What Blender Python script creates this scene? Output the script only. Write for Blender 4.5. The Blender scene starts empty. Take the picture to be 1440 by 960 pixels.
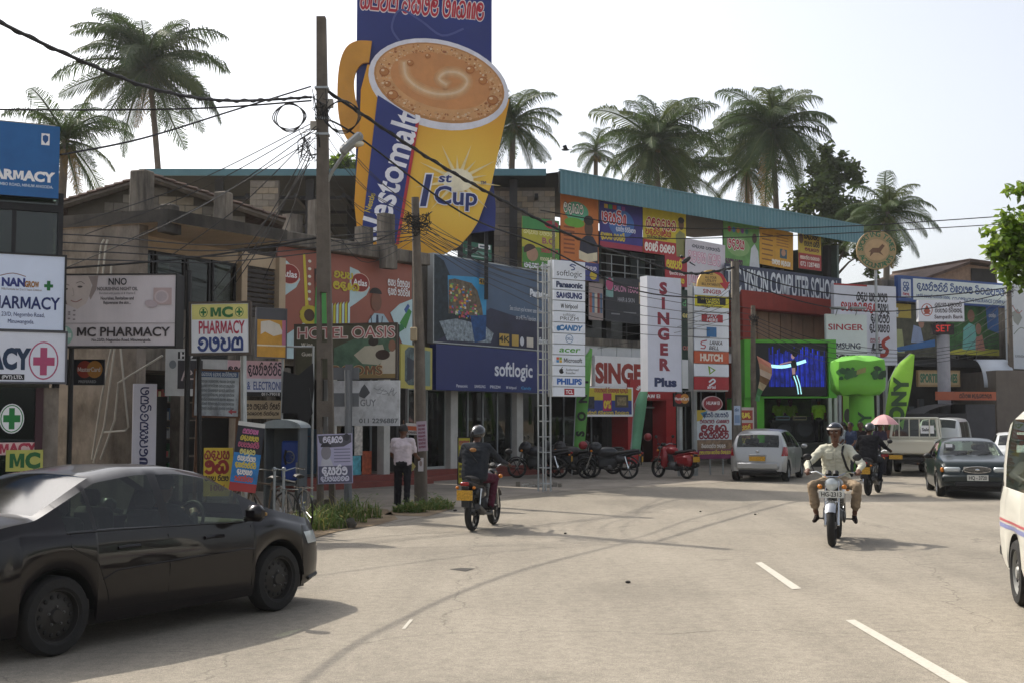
import bpy, bmesh, math, random
import numpy as np
from mathutils import Vector, Matrix
random.seed(7)
SC = bpy.context.scene
COL = SC.collection
PI = math.pi
R = math.radians

# ------------------------------------------------------------------ camera, sky, sun
FPX, CAMH = 1700.0, 1.83
PITCH = math.atan(107.0 / FPX)
cam_d = bpy.data.cameras.new('camera'); cam = bpy.data.objects.new('camera', cam_d); COL.objects.link(cam)
cam_d.sensor_width = 36.0; cam_d.lens = 36.0 * FPX / 1440.0; cam_d.clip_start = 0.1; cam_d.clip_end = 3000
cam.location = (0, 0, CAMH); cam.rotation_euler = (PI / 2 + PITCH, 0, 0)
SC.camera = cam
SUN_EL, SUN_AZ = R(47.0), math.atan2(-0.75, 0.66)      # azimuth from +Y towards +X
w = bpy.data.worlds.new('World'); SC.world = w; w.use_nodes = True
nt = w.node_tree; bgn = nt.nodes['Background']
sky = nt.nodes.new('ShaderNodeTexSky'); sky.sky_type = 'NISHITA'; sky.sun_disc = False
sky.sun_elevation = SUN_EL; sky.sun_rotation = SUN_AZ
sky.air_density = 0.9; sky.dust_density = 4.0; sky.ozone_density = 0.8; sky.altitude = 0
hs = nt.nodes.new('ShaderNodeHueSaturation'); hs.inputs['Saturation'].default_value = 0.38; nt.links.new(sky.outputs[0], hs.inputs['Color']); nt.links.new(hs.outputs[0], bgn.inputs['Color']); bgn.inputs['Strength'].default_value = 0.15
sun_d = bpy.data.lights.new('sun', 'SUN'); sun = bpy.data.objects.new('sun', sun_d); COL.objects.link(sun)
sun_d.energy = 3.1; sun_d.angle = R(0.6); sun_d.color = (1.0, 0.92, 0.80)
sd = Vector((math.sin(SUN_AZ) * math.cos(SUN_EL), math.cos(SUN_AZ) * math.cos(SUN_EL), math.sin(SUN_EL)))
sun.rotation_euler = sd.to_track_quat('Z', 'Y').to_euler(); sun.location = (-30, 30, 40)
vs = SC.view_settings; vs.view_transform = 'Standard'; vs.look = 'None'; vs.gamma = 1.0; vs.exposure = 0.68
SC.cycles.max_bounces = 6; SC.cycles.transparent_max_bounces = 10
SC.cycles.use_denoising = True

# ------------------------------------------------------------------ pixels to places
def ray(u, v):
    a = (u - 720) / FPX; b = (480 - v) / FPX
    return Vector((a, math.cos(PITCH) - math.sin(PITCH) * b, math.sin(PITCH) + math.cos(PITCH) * b))
def G(u, v, z=0.0):
    d = ray(u, v); t = (z - CAMH) / d.z
    return Vector((d.x * t, d.y * t, z))
def D(u, v, Y):
    d = ray(u, v); t = Y / d.y
    return Vector((d.x * t, Y, CAMH + d.z * t))
class Plane:
    """vertical plane through ground point a along direction d (left to right as seen)"""
    def __init__(s, a, b):
        s.a = Vector((a[0], a[1])); d = Vector((b[0], b[1])) - s.a; s.len = d.length; s.d = d.normalized()
        s.n = Vector((s.d.y, -s.d.x)); s.rot = math.atan2(s.d.y, s.d.x)
    def hit(s, u, v):
        r = ray(u, v); den = r.x * s.n.x + r.y * s.n.y
        t = (s.a.x * s.n.x + s.a.y * s.n.y) / den
        p = Vector((r.x * t, r.y * t)); return ((p - s.a).dot(s.d), CAMH + r.z * t)
    def pt(s, q, h, o=0.0):
        p = s.a + s.d * q + s.n * o; return Vector((p.x, p.y, h))
    def q(s, u): return s.hit(u, 500)[0]
    def h(s, u, v): return s.hit(u, v)[1]
    def off(s, o):
        p = s.a + s.n * o; return Plane(p, p + s.d * s.len)
def UP(u0, Y0, u1, Y1):
    return Plane(((u0 - 720) / FPX * Y0, Y0), ((u1 - 720) / FPX * Y1, Y1))
def FP(u, Y, ang=0.0):
    x = (u - 720) / FPX * Y; return Plane((x, Y), (x + math.cos(R(ang)), Y + math.sin(R(ang))))

# ------------------------------------------------------------------ materials
def lin(c):
    if isinstance(c, str): c = tuple(int(c[i:i + 2], 16) for i in (0, 2, 4))
    return tuple(((x / 255) / 12.92 if x / 255 <= 0.04045 else ((x / 255 + 0.055) / 1.055) ** 2.4) for x in c) + (1.0,)
MATS = {}
def mat(name, rgb, rough=0.6, metal=0.0, var=0.14, scale=2.5, bump=0.0, bscale=None, stain=0.0, stainc='2a2622', spec=0.4, emit=0.0, coat=0.0, stretch=0.18, sscale=1.3, slo=0.48):
    if name in MATS: return MATS[name]
    m = bpy.data.materials.new(name); m.use_nodes = True; t = m.node_tree; N = t.nodes; L = t.links
    b = N['Principled BSDF']; c = lin(rgb)
    b.inputs['Roughness'].default_value = rough; b.inputs['Metallic'].default_value = metal
    b.inputs['Specular IOR Level'].default_value = spec
    if coat: b.inputs['Coat Weight'].default_value = coat; b.inputs['Coat Roughness'].default_value = 0.04
    tc = N.new('ShaderNodeTexCoord')
    no = N.new('ShaderNodeTexNoise'); no.inputs['Scale'].default_value = scale; no.inputs['Detail'].default_value = 5; no.inputs['Roughness'].default_value = 0.65
    L.new(tc.outputs['Object'], no.inputs['Vector'])
    mr = N.new('ShaderNodeMapRange'); mr.inputs[1].default_value = 0.3; mr.inputs[2].default_value = 0.7; mr.inputs[3].default_value = 1 - var; mr.inputs[4].default_value = 1 + var * 0.7
    L.new(no.outputs['Fac'], mr.inputs[0])
    mx = N.new('ShaderNodeMix'); mx.data_type = 'RGBA'; mx.blend_type = 'MULTIPLY'; mx.inputs[0].default_value = 1.0
    mx.inputs[6].default_value = c; L.new(mr.outputs[0], mx.inputs[7]); out = mx.outputs[2]
    if stain:
        mp = N.new('ShaderNodeMapping'); mp.inputs['Scale'].default_value = (1, 1, stretch); L.new(tc.outputs['Object'], mp.inputs[0])
        n2 = N.new('ShaderNodeTexNoise'); n2.inputs['Scale'].default_value = sscale; n2.inputs['Detail'].default_value = 7; n2.inputs['Roughness'].default_value = 0.7
        L.new(mp.outputs[0], n2.inputs['Vector'])
        m2 = N.new('ShaderNodeMapRange'); m2.inputs[1].default_value = slo; m2.inputs[2].default_value = slo + 0.24; m2.inputs[3].default_value = 0; m2.inputs[4].default_value = stain
        L.new(n2.outputs['Fac'], m2.inputs[0])
        x2 = N.new('ShaderNodeMix'); x2.data_type = 'RGBA'; L.new(m2.outputs[0], x2.inputs[0]); L.new(out, x2.inputs[6]); x2.inputs[7].default_value = lin(stainc); out = x2.outputs[2]
    L.new(out, b.inputs['Base Color'])
    if emit: L.new(out, b.inputs['Emission Color']); b.inputs['Emission Strength'].default_value = emit
    if bump:
        n3 = N.new('ShaderNodeTexNoise'); n3.inputs['Scale'].default_value = bscale or scale * 6; n3.inputs['Detail'].default_value = 6
        L.new(tc.outputs['Object'], n3.inputs['Vector'])
        bp = N.new('ShaderNodeBump'); bp.inputs['Strength'].default_value = bump; bp.inputs['Distance'].default_value = 0.02
        L.new(n3.outputs['Fac'], bp.inputs['Height']); L.new(bp.outputs[0], b.inputs['Normal'])
    MATS[name] = m; return m
def glass(name, tint='8fa5a0', dark=0.5, rough=0.02):
    if name in MATS: return MATS[name]
    m = bpy.data.materials.new(name); m.use_nodes = True; t = m.node_tree; N = t.nodes; L = t.links
    for n in list(N): N.remove(n)
    o = N.new('ShaderNodeOutputMaterial'); tr = N.new('ShaderNodeBsdfTransparent'); gl = N.new('ShaderNodeBsdfGlossy'); mi = N.new('ShaderNodeMixShader')
    c = lin(tint); tr.inputs[0].default_value = (c[0] * dark * 2, c[1] * dark * 2, c[2] * dark * 2, 1); gl.inputs['Roughness'].default_value = rough
    fr = N.new('ShaderNodeFresnel'); ge = N.new('ShaderNodeNewGeometry'); io = N.new('ShaderNodeMapRange'); io.inputs[3].default_value = 1.42; io.inputs[4].default_value = 1 / 1.42; L.new(ge.outputs['Backfacing'], io.inputs[0]); L.new(io.outputs[0], fr.inputs[0])
    ad = N.new('ShaderNodeMath'); ad.operation = 'ADD'; ad.inputs[1].default_value = 0.02; L.new(fr.outputs[0], ad.inputs[0])
    L.new(ad.outputs[0], mi.inputs[0]); L.new(tr.outputs[0], mi.inputs[1]); L.new(gl.outputs[0], mi.inputs[2]); L.new(mi.outputs[0], o.inputs[0])
    MATS[name] = m; return m
def C(hexs, rough=0.55, **k):
    """plain printed / painted colour"""
    return mat('paint_' + hexs + ('' if rough == 0.55 else '_%d' % int(rough * 100)), hexs, rough=rough, var=k.pop('var', 0.12), stain=k.pop('stain', .16), stainc='6a6258', sscale=2.2, stretch=.3, bump=.1, bscale=2.2, **k)

# ------------------------------------------------------------------ mesh builder
class MB:
    def __init__(s): s.v = []; s.f = []; s.m = []; s.mats = []
    def mi(s, m):
        if m not in s.mats: s.mats.append(m)
        return s.mats.index(m)
    def add(s, vs, fs, m):
        o = len(s.v); k = s.mi(m); s.v.extend([tuple(p) for p in vs])
        for f in fs: s.f.append(tuple(i + o for i in f)); s.m.append(k)
    def box(s, x0, x1, y0, y1, z0, z1, m, M=None, bev=0.0):
        if x0 > x1: x0, x1 = x1, x0
        if y0 > y1: y0, y1 = y1, y0
        if z0 > z1: z0, z1 = z1, z0
        if bev > 0:
            b = min(bev, (x1 - x0) / 2.01, (y1 - y0) / 2.01, (z1 - z0) / 2.01); vs = []; fs = []
            X = (x0, x1); Y = (y0, y1); Z = (z0, z1); idx = {}
            for i in (0, 1):
                for j in (0, 1):
                    for k in (0, 1):
                        sx, sy, sz = (1 - 2 * i) * b, (1 - 2 * j) * b, (1 - 2 * k) * b
                        for ax, p in (('x', (X[i], Y[j] + sy, Z[k] + sz)), ('y', (X[i] + sx, Y[j], Z[k] + sz)), ('z', (X[i] + sx, Y[j] + sy, Z[k]))):
                            idx[(i, j, k, ax)] = len(vs); vs.append(p)
            A = lambda i, j, k, ax: idx[(i, j, k, ax)]
            for i in (0, 1):
                f = [A(i, 0, 0, 'x'), A(i, 1, 0, 'x'), A(i, 1, 1, 'x'), A(i, 0, 1, 'x')]; fs.append(f if i else f[::-1])
                f = [A(0, i, 0, 'y'), A(1, i, 0, 'y'), A(1, i, 1, 'y'), A(0, i, 1, 'y')]; fs.append(f[::-1] if i else f)
                f = [A(0, 0, i, 'z'), A(1, 0, i, 'z'), A(1, 1, i, 'z'), A(0, 1, i, 'z')]; fs.append(f if i else f[::-1])
            for i in (0, 1):
                for j in (0, 1):
                    fs.append([A(i, j, 0, 'x'), A(i, j, 1, 'x'), A(i, j, 1, 'y'), A(i, j, 0, 'y')])
                    fs.append([A(i, 0, j, 'x'), A(i, 1, j, 'x'), A(i, 1, j, 'z'), A(i, 0, j, 'z')])
                    fs.append([A(0, i, j, 'y'), A(1, i, j, 'y'), A(1, i, j, 'z'), A(0, i, j, 'z')])
                    for k in (0, 1): fs.append([A(i, j, k, 'x'), A(i, j, k, 'y'), A(i, j, k, 'z')])
        else:
            vs = [(x, y, z) for x in (x0, x1) for y in (y0, y1) for z in (z0, z1)]
            fs = [(0, 1, 3, 2), (4, 6, 7, 5), (0, 4, 5, 1), (2, 3, 7, 6), (0, 2, 6, 4), (1, 5, 7, 3)]
        if M is not None: vs = [M @ Vector(p) for p in vs]
        s.add(vs, fs, m)
    def quad(s, a, b, c, d, m): s.add([a, b, c, d], [(0, 1, 2, 3)], m)
    def tube(s, pts, rad, m, n=8, cap=True, flat=None):
        pts = [Vector(p) for p in pts]
        if not hasattr(rad, '__len__'): rad = [rad] * len(pts)
        vs = []; fs = []; up = None
        for i, p in enumerate(pts):
            t = (pts[min(i + 1, len(pts) - 1)] - pts[max(i - 1, 0)])
            t = t.normalized() if t.length > 1e-9 else Vector((0, 0, 1))
            if up is None:
                up = Vector((0, 0, 1)) if abs(t.z) < 0.9 else Vector((1, 0, 0))
            a = t.cross(up)
            a = a.normalized() if a.length > 1e-6 else t.orthogonal().normalized()
            b = a.cross(t).normalized(); up = b
            for k in range(n):
                q = 2 * PI * k / n; vs.append(p + a * (math.cos(q) * rad[i]) + b * (math.sin(q) * rad[i] * (flat or 1)))
        for i in range(len(pts) - 1):
            for k in range(n):
                k2 = (k + 1) % n; fs.append((i * n + k, i * n + k2, (i + 1) * n + k2, (i + 1) * n + k))
        if cap: fs.append(tuple(range(n))[::-1]); fs.append(tuple((len(pts) - 1) * n + k for k in range(n)))
        s.add(vs, fs, m)
    def lathe(s, prof, m, n=20, M=None, axis='z'):
        """prof: list of (radius, height)"""
        vs = []; fs = []
        for r, h in prof:
            for k in range(n):
                q = 2 * PI * k / n; c, d = r * math.cos(q), r * math.sin(q)
                p = Vector((c, d, h)) if axis == 'z' else (Vector((c, h, d)) if axis == 'y' else Vector((h, c, d)))
                vs.append(M @ p if M is not None else p)
        for i in range(len(prof) - 1):
            for k in range(n):
                k2 = (k + 1) % n; fs.append((i * n + k, i * n + k2, (i + 1) * n + k2, (i + 1) * n + k))
        s.add(vs, fs, m)
    def ell(s, c, r, m, n=12, k=8, M=None):
        vs = []; fs = []; c = Vector(c)
        for i in range(k + 1):
            a = PI * i / k
            for j in range(n):
                b = 2 * PI * j / n; p = Vector((math.sin(a) * math.cos(b) * r[0], math.sin(a) * math.sin(b) * r[1], math.cos(a) * r[2]))
                vs.append(c + (M @ p if M is not None else p))
        for i in range(k):
            for j in range(n):
                j2 = (j + 1) % n; fs.append((i * n + j, (i + 1) * n + j, (i + 1) * n + j2, i * n + j2))
        s.add(vs, fs, m)
    def prism(s, poly, y0, y1, m, M=None):
        """outline in x,z extruded along y"""
        n = len(poly); vs = [(p[0], y0, p[1]) for p in poly] + [(p[0], y1, p[1]) for p in poly]
        if M is not None: vs = [M @ Vector(p) for p in vs]
        fs = [tuple(range(n)), tuple(range(2 * n - 1, n - 1, -1))] + [(i, (i + 1) % n + 0, (i + 1) % n + n, i + n) for i in range(n)]
        s.add(vs, fs, m)
    def build(s, name, parent=None, loc=(0, 0, 0), rz=0.0, smooth=None):
        me = bpy.data.meshes.new(name); me.from_pydata(s.v, [], s.f)
        for m in s.mats: me.materials.append(m)
        me.polygons.foreach_set('material_index', s.m)
        bm = bmesh.new(); bm.from_mesh(me); bmesh.ops.recalc_face_normals(bm, faces=bm.faces); bm.to_mesh(me); bm.free()
        if smooth is not None:
            me.polygons.foreach_set('use_smooth', [True] * len(me.polygons)); me.set_sharp_from_angle(angle=R(smooth))
        me.update()
        o = bpy.data.objects.new(name, me); COL.objects.link(o)
        o.location = loc; o.rotation_euler = (0, 0, rz)
        if parent is not None: o.parent = parent
        return o
LABELS = {}
def tag(o, label, cat, group=None):
    o['label'] = label; o['category'] = cat
    if group: o['group'] = group
    return o
def empty(name, loc, rz=0.0):
    o = bpy.data.objects.new(name, None); COL.objects.link(o); o.location = loc; o.rotation_euler = (0, 0, rz); o.empty_display_size = 0.2
    return o
def thing(name, label, cat, loc, rz=0.0, group=None): return tag(empty(name, loc, rz), label, cat, group)
def structure(o): o['kind'] = 'structure'; return o
def copy_tree(o, parent=None):
    c = o.copy(); COL.objects.link(c); c.parent = parent
    for ch in list(o.children): copy_tree(ch, c)
    return c

# ------------------------------------------------------------------ lettering
GLY = {}
def load_glyphs():
    chars = "ABCDEFGHIJKLMNOPQRSTUVWXYZabcdefghijklmnopqrstuvwxyz0123456789/.,:-&+%()'!"
    tmp = []
    def mk(txt, off):
        cu = bpy.data.curves.new('t', 'FONT'); cu.body = txt; cu.offset = off; cu.resolution_u = 3; cu.fill_mode = 'FRONT'
        ob = bpy.data.objects.new('t', cu); COL.objects.link(ob); tmp.append(ob); return ob
    js = {}
    for f, off in (('r', 0.0), ('b', 0.022), ('o', 0.055)):
        for c in chars: js[(f, c)] = (mk(c, off), mk('H' + c + 'H', 0.0) if f == 'r' else None)
    hh = mk('HH', 0.0)
    dg = bpy.context.evaluated_depsgraph_get(); dg.update()
    def ext(ob):
        me = ob.evaluated_get(dg).to_mesh(); V = [(v.co.x, v.co.y) for v in me.vertices]; Fs = [tuple(p.vertices) for p in me.polygons]
        ob.evaluated_get(dg).to_mesh_clear(); return V, Fs
    wd = lambda V: max(p[0] for p in V)
    hw = wd(ext(hh)[0]); adv = {}; cap = max(p[1] for p in ext(js[('r', 'H')][0])[0])
    for c in chars: adv[c] = (wd(ext(js[('r', c)][1])[0]) - hw) / cap
    adv[' '] = 0.36
    for (f, c), (o1, o2) in js.items():
        V, Fs = ext(o1); GLY[(f, c)] = ([(x / cap, y / cap) for x, y in V], Fs)
    for f, t in (('b', .2), ('o', .27)):       # clean outlines for the two letters whose notches close up
        w = 1.02; M = [(0, 0), (0, 1), (t * 1.25, 1), (w / 2, .42), (w - t * 1.25, 1), (w, 1), (w, 0), (w - t, 0), (w - t, .62), (w / 2 + t * .3, .1), (w / 2 - t * .3, .1), (t, .62), (t, 0)]
        GLY[(f, 'M')] = ([(x + .06, y) for x, y in M], [tuple(range(13))]); w2 = 1.2; GLY[(f, 'W')] = ([(x * w2, y) for x, y in [(0, 1), (t * .9, 1), (.27, .38), (.42, 1), (.58, 1), (.73, .38), (1 - t * .9, 1), (1, 1), (.83, 0), (.64, 0), (.5, .52), (.36, 0), (.17, 0)]], [tuple(range(13))])
    for o in tmp:
        d = o.data; bpy.data.objects.remove(o); bpy.data.curves.remove(d)
    GLY['adv'] = adv
load_glyphs()
# Rounded letters of the local script, drawn as pen strokes in a unit box (x, y up)
S1 = {
 'a': (0.95, [[(.42, .62), (.3, .5), (.16, .62), (.22, .86), (.5, .98), (.8, .8), (.84, .4), (.6, .04), (.25, .06), (.08, .3)]]),
 'b': (0.9, [[(.06, .95), (.28, .84), (.2, .64), (.08, .4), (.14, .1), (.44, .0), (.74, .14), (.8, .5), (.74, .96)], [(.2, .64), (.4, .6)]]),
 'c': (1.05, [[(.3, .55), (.18, .66), (.08, .5), (.1, .16), (.36, .0), (.56, .2), (.56, .5)], [(.56, .3), (.7, .02), (.96, .2), (.98, .6), (.8, .95), (.5, .98), (.34, .84)]]),
 'd': (0.85, [[(.4, .7), (.26, .78), (.2, .62), (.4, .54), (.62, .62), (.7, .84), (.5, .98), (.18, .9), (.06, .5), (.2, .08), (.56, .0), (.78, .2), (.78, .42)]]),
 'e': (1.1, [[(.08, .9), (.3, .96), (.34, .74), (.14, .6), (.08, .3), (.3, .02), (.54, .2), (.54, .55)], [(.54, .3), (.74, .0), (1.0, .2), (1.0, .66), (.84, .96), (.7, .8), (.86, .66)]]),
 'f': (0.8, [[(.1, .14), (.3, .0), (.62, .08), (.74, .4), (.64, .8), (.36, .98), (.12, .82), (.2, .6), (.44, .62), (.48, .82)]]),
 'g': (1.0, [[(.08, .02), (.08, .55), (.3, .96), (.54, .8), (.54, .4), (.54, .7), (.74, .98), (.94, .7), (.94, .04)], [(.08, .04), (.94, .04)]]),
 'h': (0.95, [[(.1, .98), (.1, .3), (.34, .0), (.66, .06), (.84, .36), (.8, .8), (.56, .98), (.4, .8), (.54, .6), (.72, .66)]]),
 'i': (0.45, [[(.12, .02), (.12, .7), (.26, .96), (.38, .8), (.34, .02)]]),
 'j': (0.9, [[(.7, .9), (.42, .98), (.14, .8), (.1, .4), (.36, .2), (.6, .36), (.54, .6), (.34, .56)], [(.36, .2), (.5, -.12), (.8, -.1), (.84, .2)]]),
 'k': (0.95, [[(.5, .5), (.3, .62), (.12, .45), (.16, .1), (.5, .0), (.8, .2), (.84, .6), (.6, .94), (.3, .96), (.1, 1.12), (.3, 1.3), (.66, 1.26)]]),
 'l': (0.9, [[(.1, .8), (.26, .98), (.42, .8), (.3, .56), (.1, .36), (.2, .06), (.52, .0), (.78, .2), (.8, .62), (.62, .9)], [(.4, 1.12), (.62, 1.3), (.82, 1.16)]]),
}
SKEYS = 'abcdefghijkl'
def smooth_line(P, k=4):
    P = [Vector((p[0], p[1], 0)) for p in P]; out = []
    for i in range(len(P) - 1):
        p0, p1, p2, p3 = P[max(i - 1, 0)], P[i], P[i + 1], P[min(i + 2, len(P) - 1)]
        for j in range(k):
            t = j / k; out.append(0.5 * ((2 * p1) + (p2 - p0) * t + (2 * p0 - 5 * p1 + 4 * p2 - p3) * t * t + (3 * p1 - p0 - 3 * p2 + p3) * t ** 3))
    out.append(P[-1]); return out
def ribbon(P, t):
    vs = []; n = len(P)
    for i, p in enumerate(P):
        d = P[min(i + 1, n - 1)] - P[max(i - 1, 0)]
        if d.length < 1e-9: d = Vector((1, 0, 0))
        d.normalize(); q = Vector((-d.y, d.x, 0)) * (t / 2)
        e = d * (t * .3) * (-1 if i == 0 else (1 if i == n - 1 else 0)); vs += [p + q + e, p - q + e]
    return vs, [(2 * i, 2 * i + 1, 2 * i + 3, 2 * i + 2) for i in range(n - 1)]

class Sign:
    """a board with printing, laid out in the photograph's pixels of its left edge"""
    def __init__(s, name, label, cat, pl, u0, u1, vt, vb, face, o=0.0, th=0.05, side=None, frame=None, fw=0.04, tilt=0.0, group=None, parent=None, back=None, bev=0.0, shape=None):
        q0, h1 = pl.hit(u0, vt); _, h0 = pl.hit(u0, vb); q1, _ = pl.hit(u1, vt)
        s.W, s.H = q1 - q0, h1 - h0; s.u0, s.u1, s.vt, s.vb, s.th = u0, u1, vt, vb, th
        s.pl, s.q0, s.h0 = pl, q0, h0
        b = MB(); sd = side or face
        if shape: b.prism([(s.X(x), s.Z(y)) for x, y in shape], -th, 0, face)
        else:
            b.box(0, s.W, -th, 0, 0, s.H, sd)
            b.quad((0.001, -th - .001, 0.001), (s.W - .001, -th - .001, 0.001), (s.W - .001, -th - .001, s.H - .001), (0.001, -th - .001, s.H - .001), face)
        p = pl.pt(q0, h0, o)
        s.o = b.build(name, parent, p, pl.rot)
        if tilt: s.o.rotation_euler[1] = R(tilt)
        if label: tag(s.o, label, cat, group)
        if frame:
            f = MB(); e = 0.012
            for a in ((-e, fw, 0, s.H), (s.W - fw, s.W + e, 0, s.H)): f.box(a[0], a[1], -th - .014, .01, a[2] - e, a[3] + e, frame)
            for a in ((fw, s.W - fw, -e, fw), (fw, s.W - fw, s.H - fw, s.H + e)): f.box(a[0], a[1], -th - .014, .01, a[2], a[3], frame)
            f.build('frame', s.o)
        s.g = MB(); s.k = 1
    def X(s, u): return (u - s.u0) / (s.u1 - s.u0) * s.W
    def Z(s, v): return (s.vb - v) / (s.vb - s.vt) * s.H
    def y(s): s.k += 1; return -s.th - 0.002 - 0.0005 * s.k
    def poly(s, P, m):
        y = s.y(); vs = [(s.X(a), y, s.Z(b)) for a, b in P]; s.g.add(vs, [tuple(range(len(vs)))], m); return s
    def rect(s, a, b, c, d, m): return s.poly([(a, d), (b, d), (b, c), (a, c)], m)   # u0,u1,vtop,vbottom
    def oval(s, u, v, ru, rv, m, n=22, rot=0, a0=0, a1=360):
        P = []
        for i in range(n + (1 if a1 - a0 < 360 else 0)):
            q = R(a0 + (a1 - a0) * i / n); x, z = ru * math.cos(q), rv * math.sin(q); c, d = math.cos(R(rot)), math.sin(R(rot))
            P.append((u + x * c - z * d, v + x * d + z * c))
        return s.poly(P, m)
    def line(s, P, t, m, sm=True):
        y = s.y(); L = smooth_line(P) if sm else [Vector((p[0], p[1], 0)) for p in P]
        vs, fs = ribbon(L, t); s.g.add([(s.X(p.x), y, s.Z(p.y)) for p in vs], fs, m); return s
    def _lay(s, items, u, v, h, m, wd, align, rot, shear, vert):
        sx = wd / (s.tw * h) if (wd and s.tw) else 1.0
        x0 = u - {'c': 0.5, 'l': 0, 'r': 1}[align] * s.tw * h * sx; y = s.y(); c, d = math.cos(R(rot)), math.sin(R(rot))
        for V, Fs in items:
            vs = []
            for a, b in V:
                px = x0 + (a + shear * b) * h * sx - u; py = -(b - 0.5) * h
                vs.append((s.X(u + px * c - py * d), y, s.Z(v + px * d + py * c)))
            s.g.add(vs, Fs, m)
        return s
    def text(s, t, u, v, h, m, f='b', wd=None, align='c', rot=0, shear=0, sp=0):
        x = 0; it = []
        for ch in t:
            if ch != ' ' and (f, ch) in GLY:
                V, Fs = GLY[(f, ch)]; it.append(([(a + x, b) for a, b in V], Fs))
            x += GLY['adv'].get(ch, 0.5) + sp
        s.tw = x; return s._lay(it, u, v, h, m, wd, align, rot, shear, False)
    def sin(s, n, u, v, h, m, t=0.15, wd=None, align='c', seed=None, rot=0, grow=0):
        """n letters of the local script, or a list of word lengths"""
        rnd = random.Random(seed if seed is not None else int(u * 7 + v * 13)); x = 0; it = []
        for wi, k in enumerate(n if hasattr(n, '__len__') else [n]):
            for _ in range(k):
                wdt, st = S1[rnd.choice(SKEYS)]
                for P in st:
                    V, Fs = ribbon(smooth_line(P, 3), t + grow); it.append(([(p.x + x, p.y) for p in V], Fs))
                x += wdt + 0.1
            x += 0.4
        s.tw = x - 0.4; return s._lay(it, u, v, h, m, wd, align, rot, 0, False)
    def post(s, u, r, m, vtop=None, yo=0.03, h0=0.0, n=8):
        b = MB(); b.tube([(s.X(u), yo + r, h0 - s.h0), (s.X(u), yo + r, s.Z(vtop) if vtop is not None else s.H)], r, m, n); b.build('post', s.o, smooth=40); return s
    def done(s, name='print'):
        if s.g.v: s.g.build(name, s.o)
        return s.o
def posts(pl, us, vt, vb_ground, o, r, m, name, label, cat, group=None, h0=0.0):
    """upright posts behind a sign"""
    out = []
    for u in us:
        q, h = pl.hit(u, vt); b = MB(); b.tube([(0, 0, h0), (0, 0, h)], r, m, 8); x = pl.pt(q, 0, o)
        out.append(tag(b.build(name, None, x, 0, smooth=40), label, cat, group))
    return out
# ------------------------------------------------------------------ shared materials
def asphalt():
    m = mat('asphalt', '8a8377', rough=0.85, var=0.10, scale=0.35, bump=0.35, bscale=90, spec=0.25)
    t = m.node_tree; N = t.nodes; L = t.links; b = N['Principled BSDF']; src = b.inputs['Base Color'].links[0].from_socket
    tc = [n for n in N if n.type == 'TEX_COORD'][0]
    def noise(sc, det, lo, hi, a, c, stretch=None):
        n = N.new('ShaderNodeTexNoise'); n.inputs['Scale'].default_value = sc; n.inputs['Detail'].default_value = det
        if stretch:
            mp = N.new('ShaderNodeMapping'); mp.inputs['Scale'].default_value = stretch; mp.inputs['Rotation'].default_value = (0, 0, R(-28)); L.new(tc.outputs['Object'], mp.inputs[0]); L.new(mp.outputs[0], n.inputs['Vector'])
        else: L.new(tc.outputs['Object'], n.inputs['Vector'])
        r = N.new('ShaderNodeMapRange'); r.inputs[1].default_value = lo; r.inputs[2].default_value = hi; r.inputs[3].default_value = a; r.inputs[4].default_value = c; L.new(n.outputs['Fac'], r.inputs[0]); return r.outputs[0]
    for f in (noise(110, 2, .35, .65, .7, 1.25), noise(1.0, 6, .3, .7, .86, 1.1, (1.4, .12, 1)), noise(9, 8, .3, .62, .84, 1.05), noise(32, 4, .4, .7, 1.08, .82), noise(.22, 3, .52, .6, 1.0, .87), noise(.9, 5, .66, .74, 1.0, .72)):
        x = N.new('ShaderNodeMix'); x.data_type = 'RGBA'; x.blend_type = 'MULTIPLY'; x.inputs[0].default_value = 1; L.new(src, x.inputs[6]); L.new(f, x.inputs[7]); src = x.outputs[2]
    v = N.new('ShaderNodeTexVoronoi'); v.feature = 'DISTANCE_TO_EDGE'; v.inputs['Scale'].default_value = 0.16
    nz = N.new('ShaderNodeTexNoise'); nz.inputs['Scale'].default_value = 1.2; nz.inputs['Detail'].default_value = 6; L.new(tc.outputs['Object'], nz.inputs['Vector'])
    va = N.new('ShaderNodeMix'); va.data_type = 'RGBA'; va.blend_type = 'ADD'; va.inputs[0].default_value = 0.9; L.new(tc.outputs['Object'], va.inputs[6]); L.new(nz.outputs['Color'], va.inputs[7]); L.new(va.outputs[2], v.inputs['Vector'])
    r = N.new('ShaderNodeMapRange'); r.inputs[1].default_value = 0.0; r.inputs[2].default_value = 0.0022; r.inputs[3].default_value = 0.62; r.inputs[4].default_value = 1; L.new(v.outputs['Distance'], r.inputs[0])
    x = N.new('ShaderNodeMix'); x.data_type = 'RGBA'; x.blend_type = 'MULTIPLY'; x.inputs[0].default_value = 1; L.new(src, x.inputs[6]); L.new(r.outputs[0], x.inputs[7])
    L.new(x.outputs[2], b.inputs['Base Color']); return m
ASPH = asphalt()
DIRT = mat('dirt', '84725a', rough=0.95, var=0.3, scale=1.2, bump=0.6, bscale=25, stain=0.5, stainc='4a3f32', stretch=1)
PAVE = mat('worn_concrete_paving', '8c8479', rough=0.9, var=0.2, scale=0.8, bump=0.3, bscale=40, stain=0.5, stainc='5a5248', stretch=1)
CONC = mat('weathered_concrete', '857d72', rough=0.9, var=0.3, scale=1.5, bump=0.35, stain=0.85, stainc='2c2926', slo=.38, sscale=1.8)
CONCD = mat('black_mould_concrete', '4c4843', rough=0.95, var=0.4, scale=2, bump=0.4, stain=0.8, stainc='1b1a19')
PLAST = mat('stained_plaster', '8f857a', rough=0.9, var=0.3, scale=0.9, bump=0.25, stain=0.88, stainc='453d34', sscale=1.3, stretch=.5, slo=.43)
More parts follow.
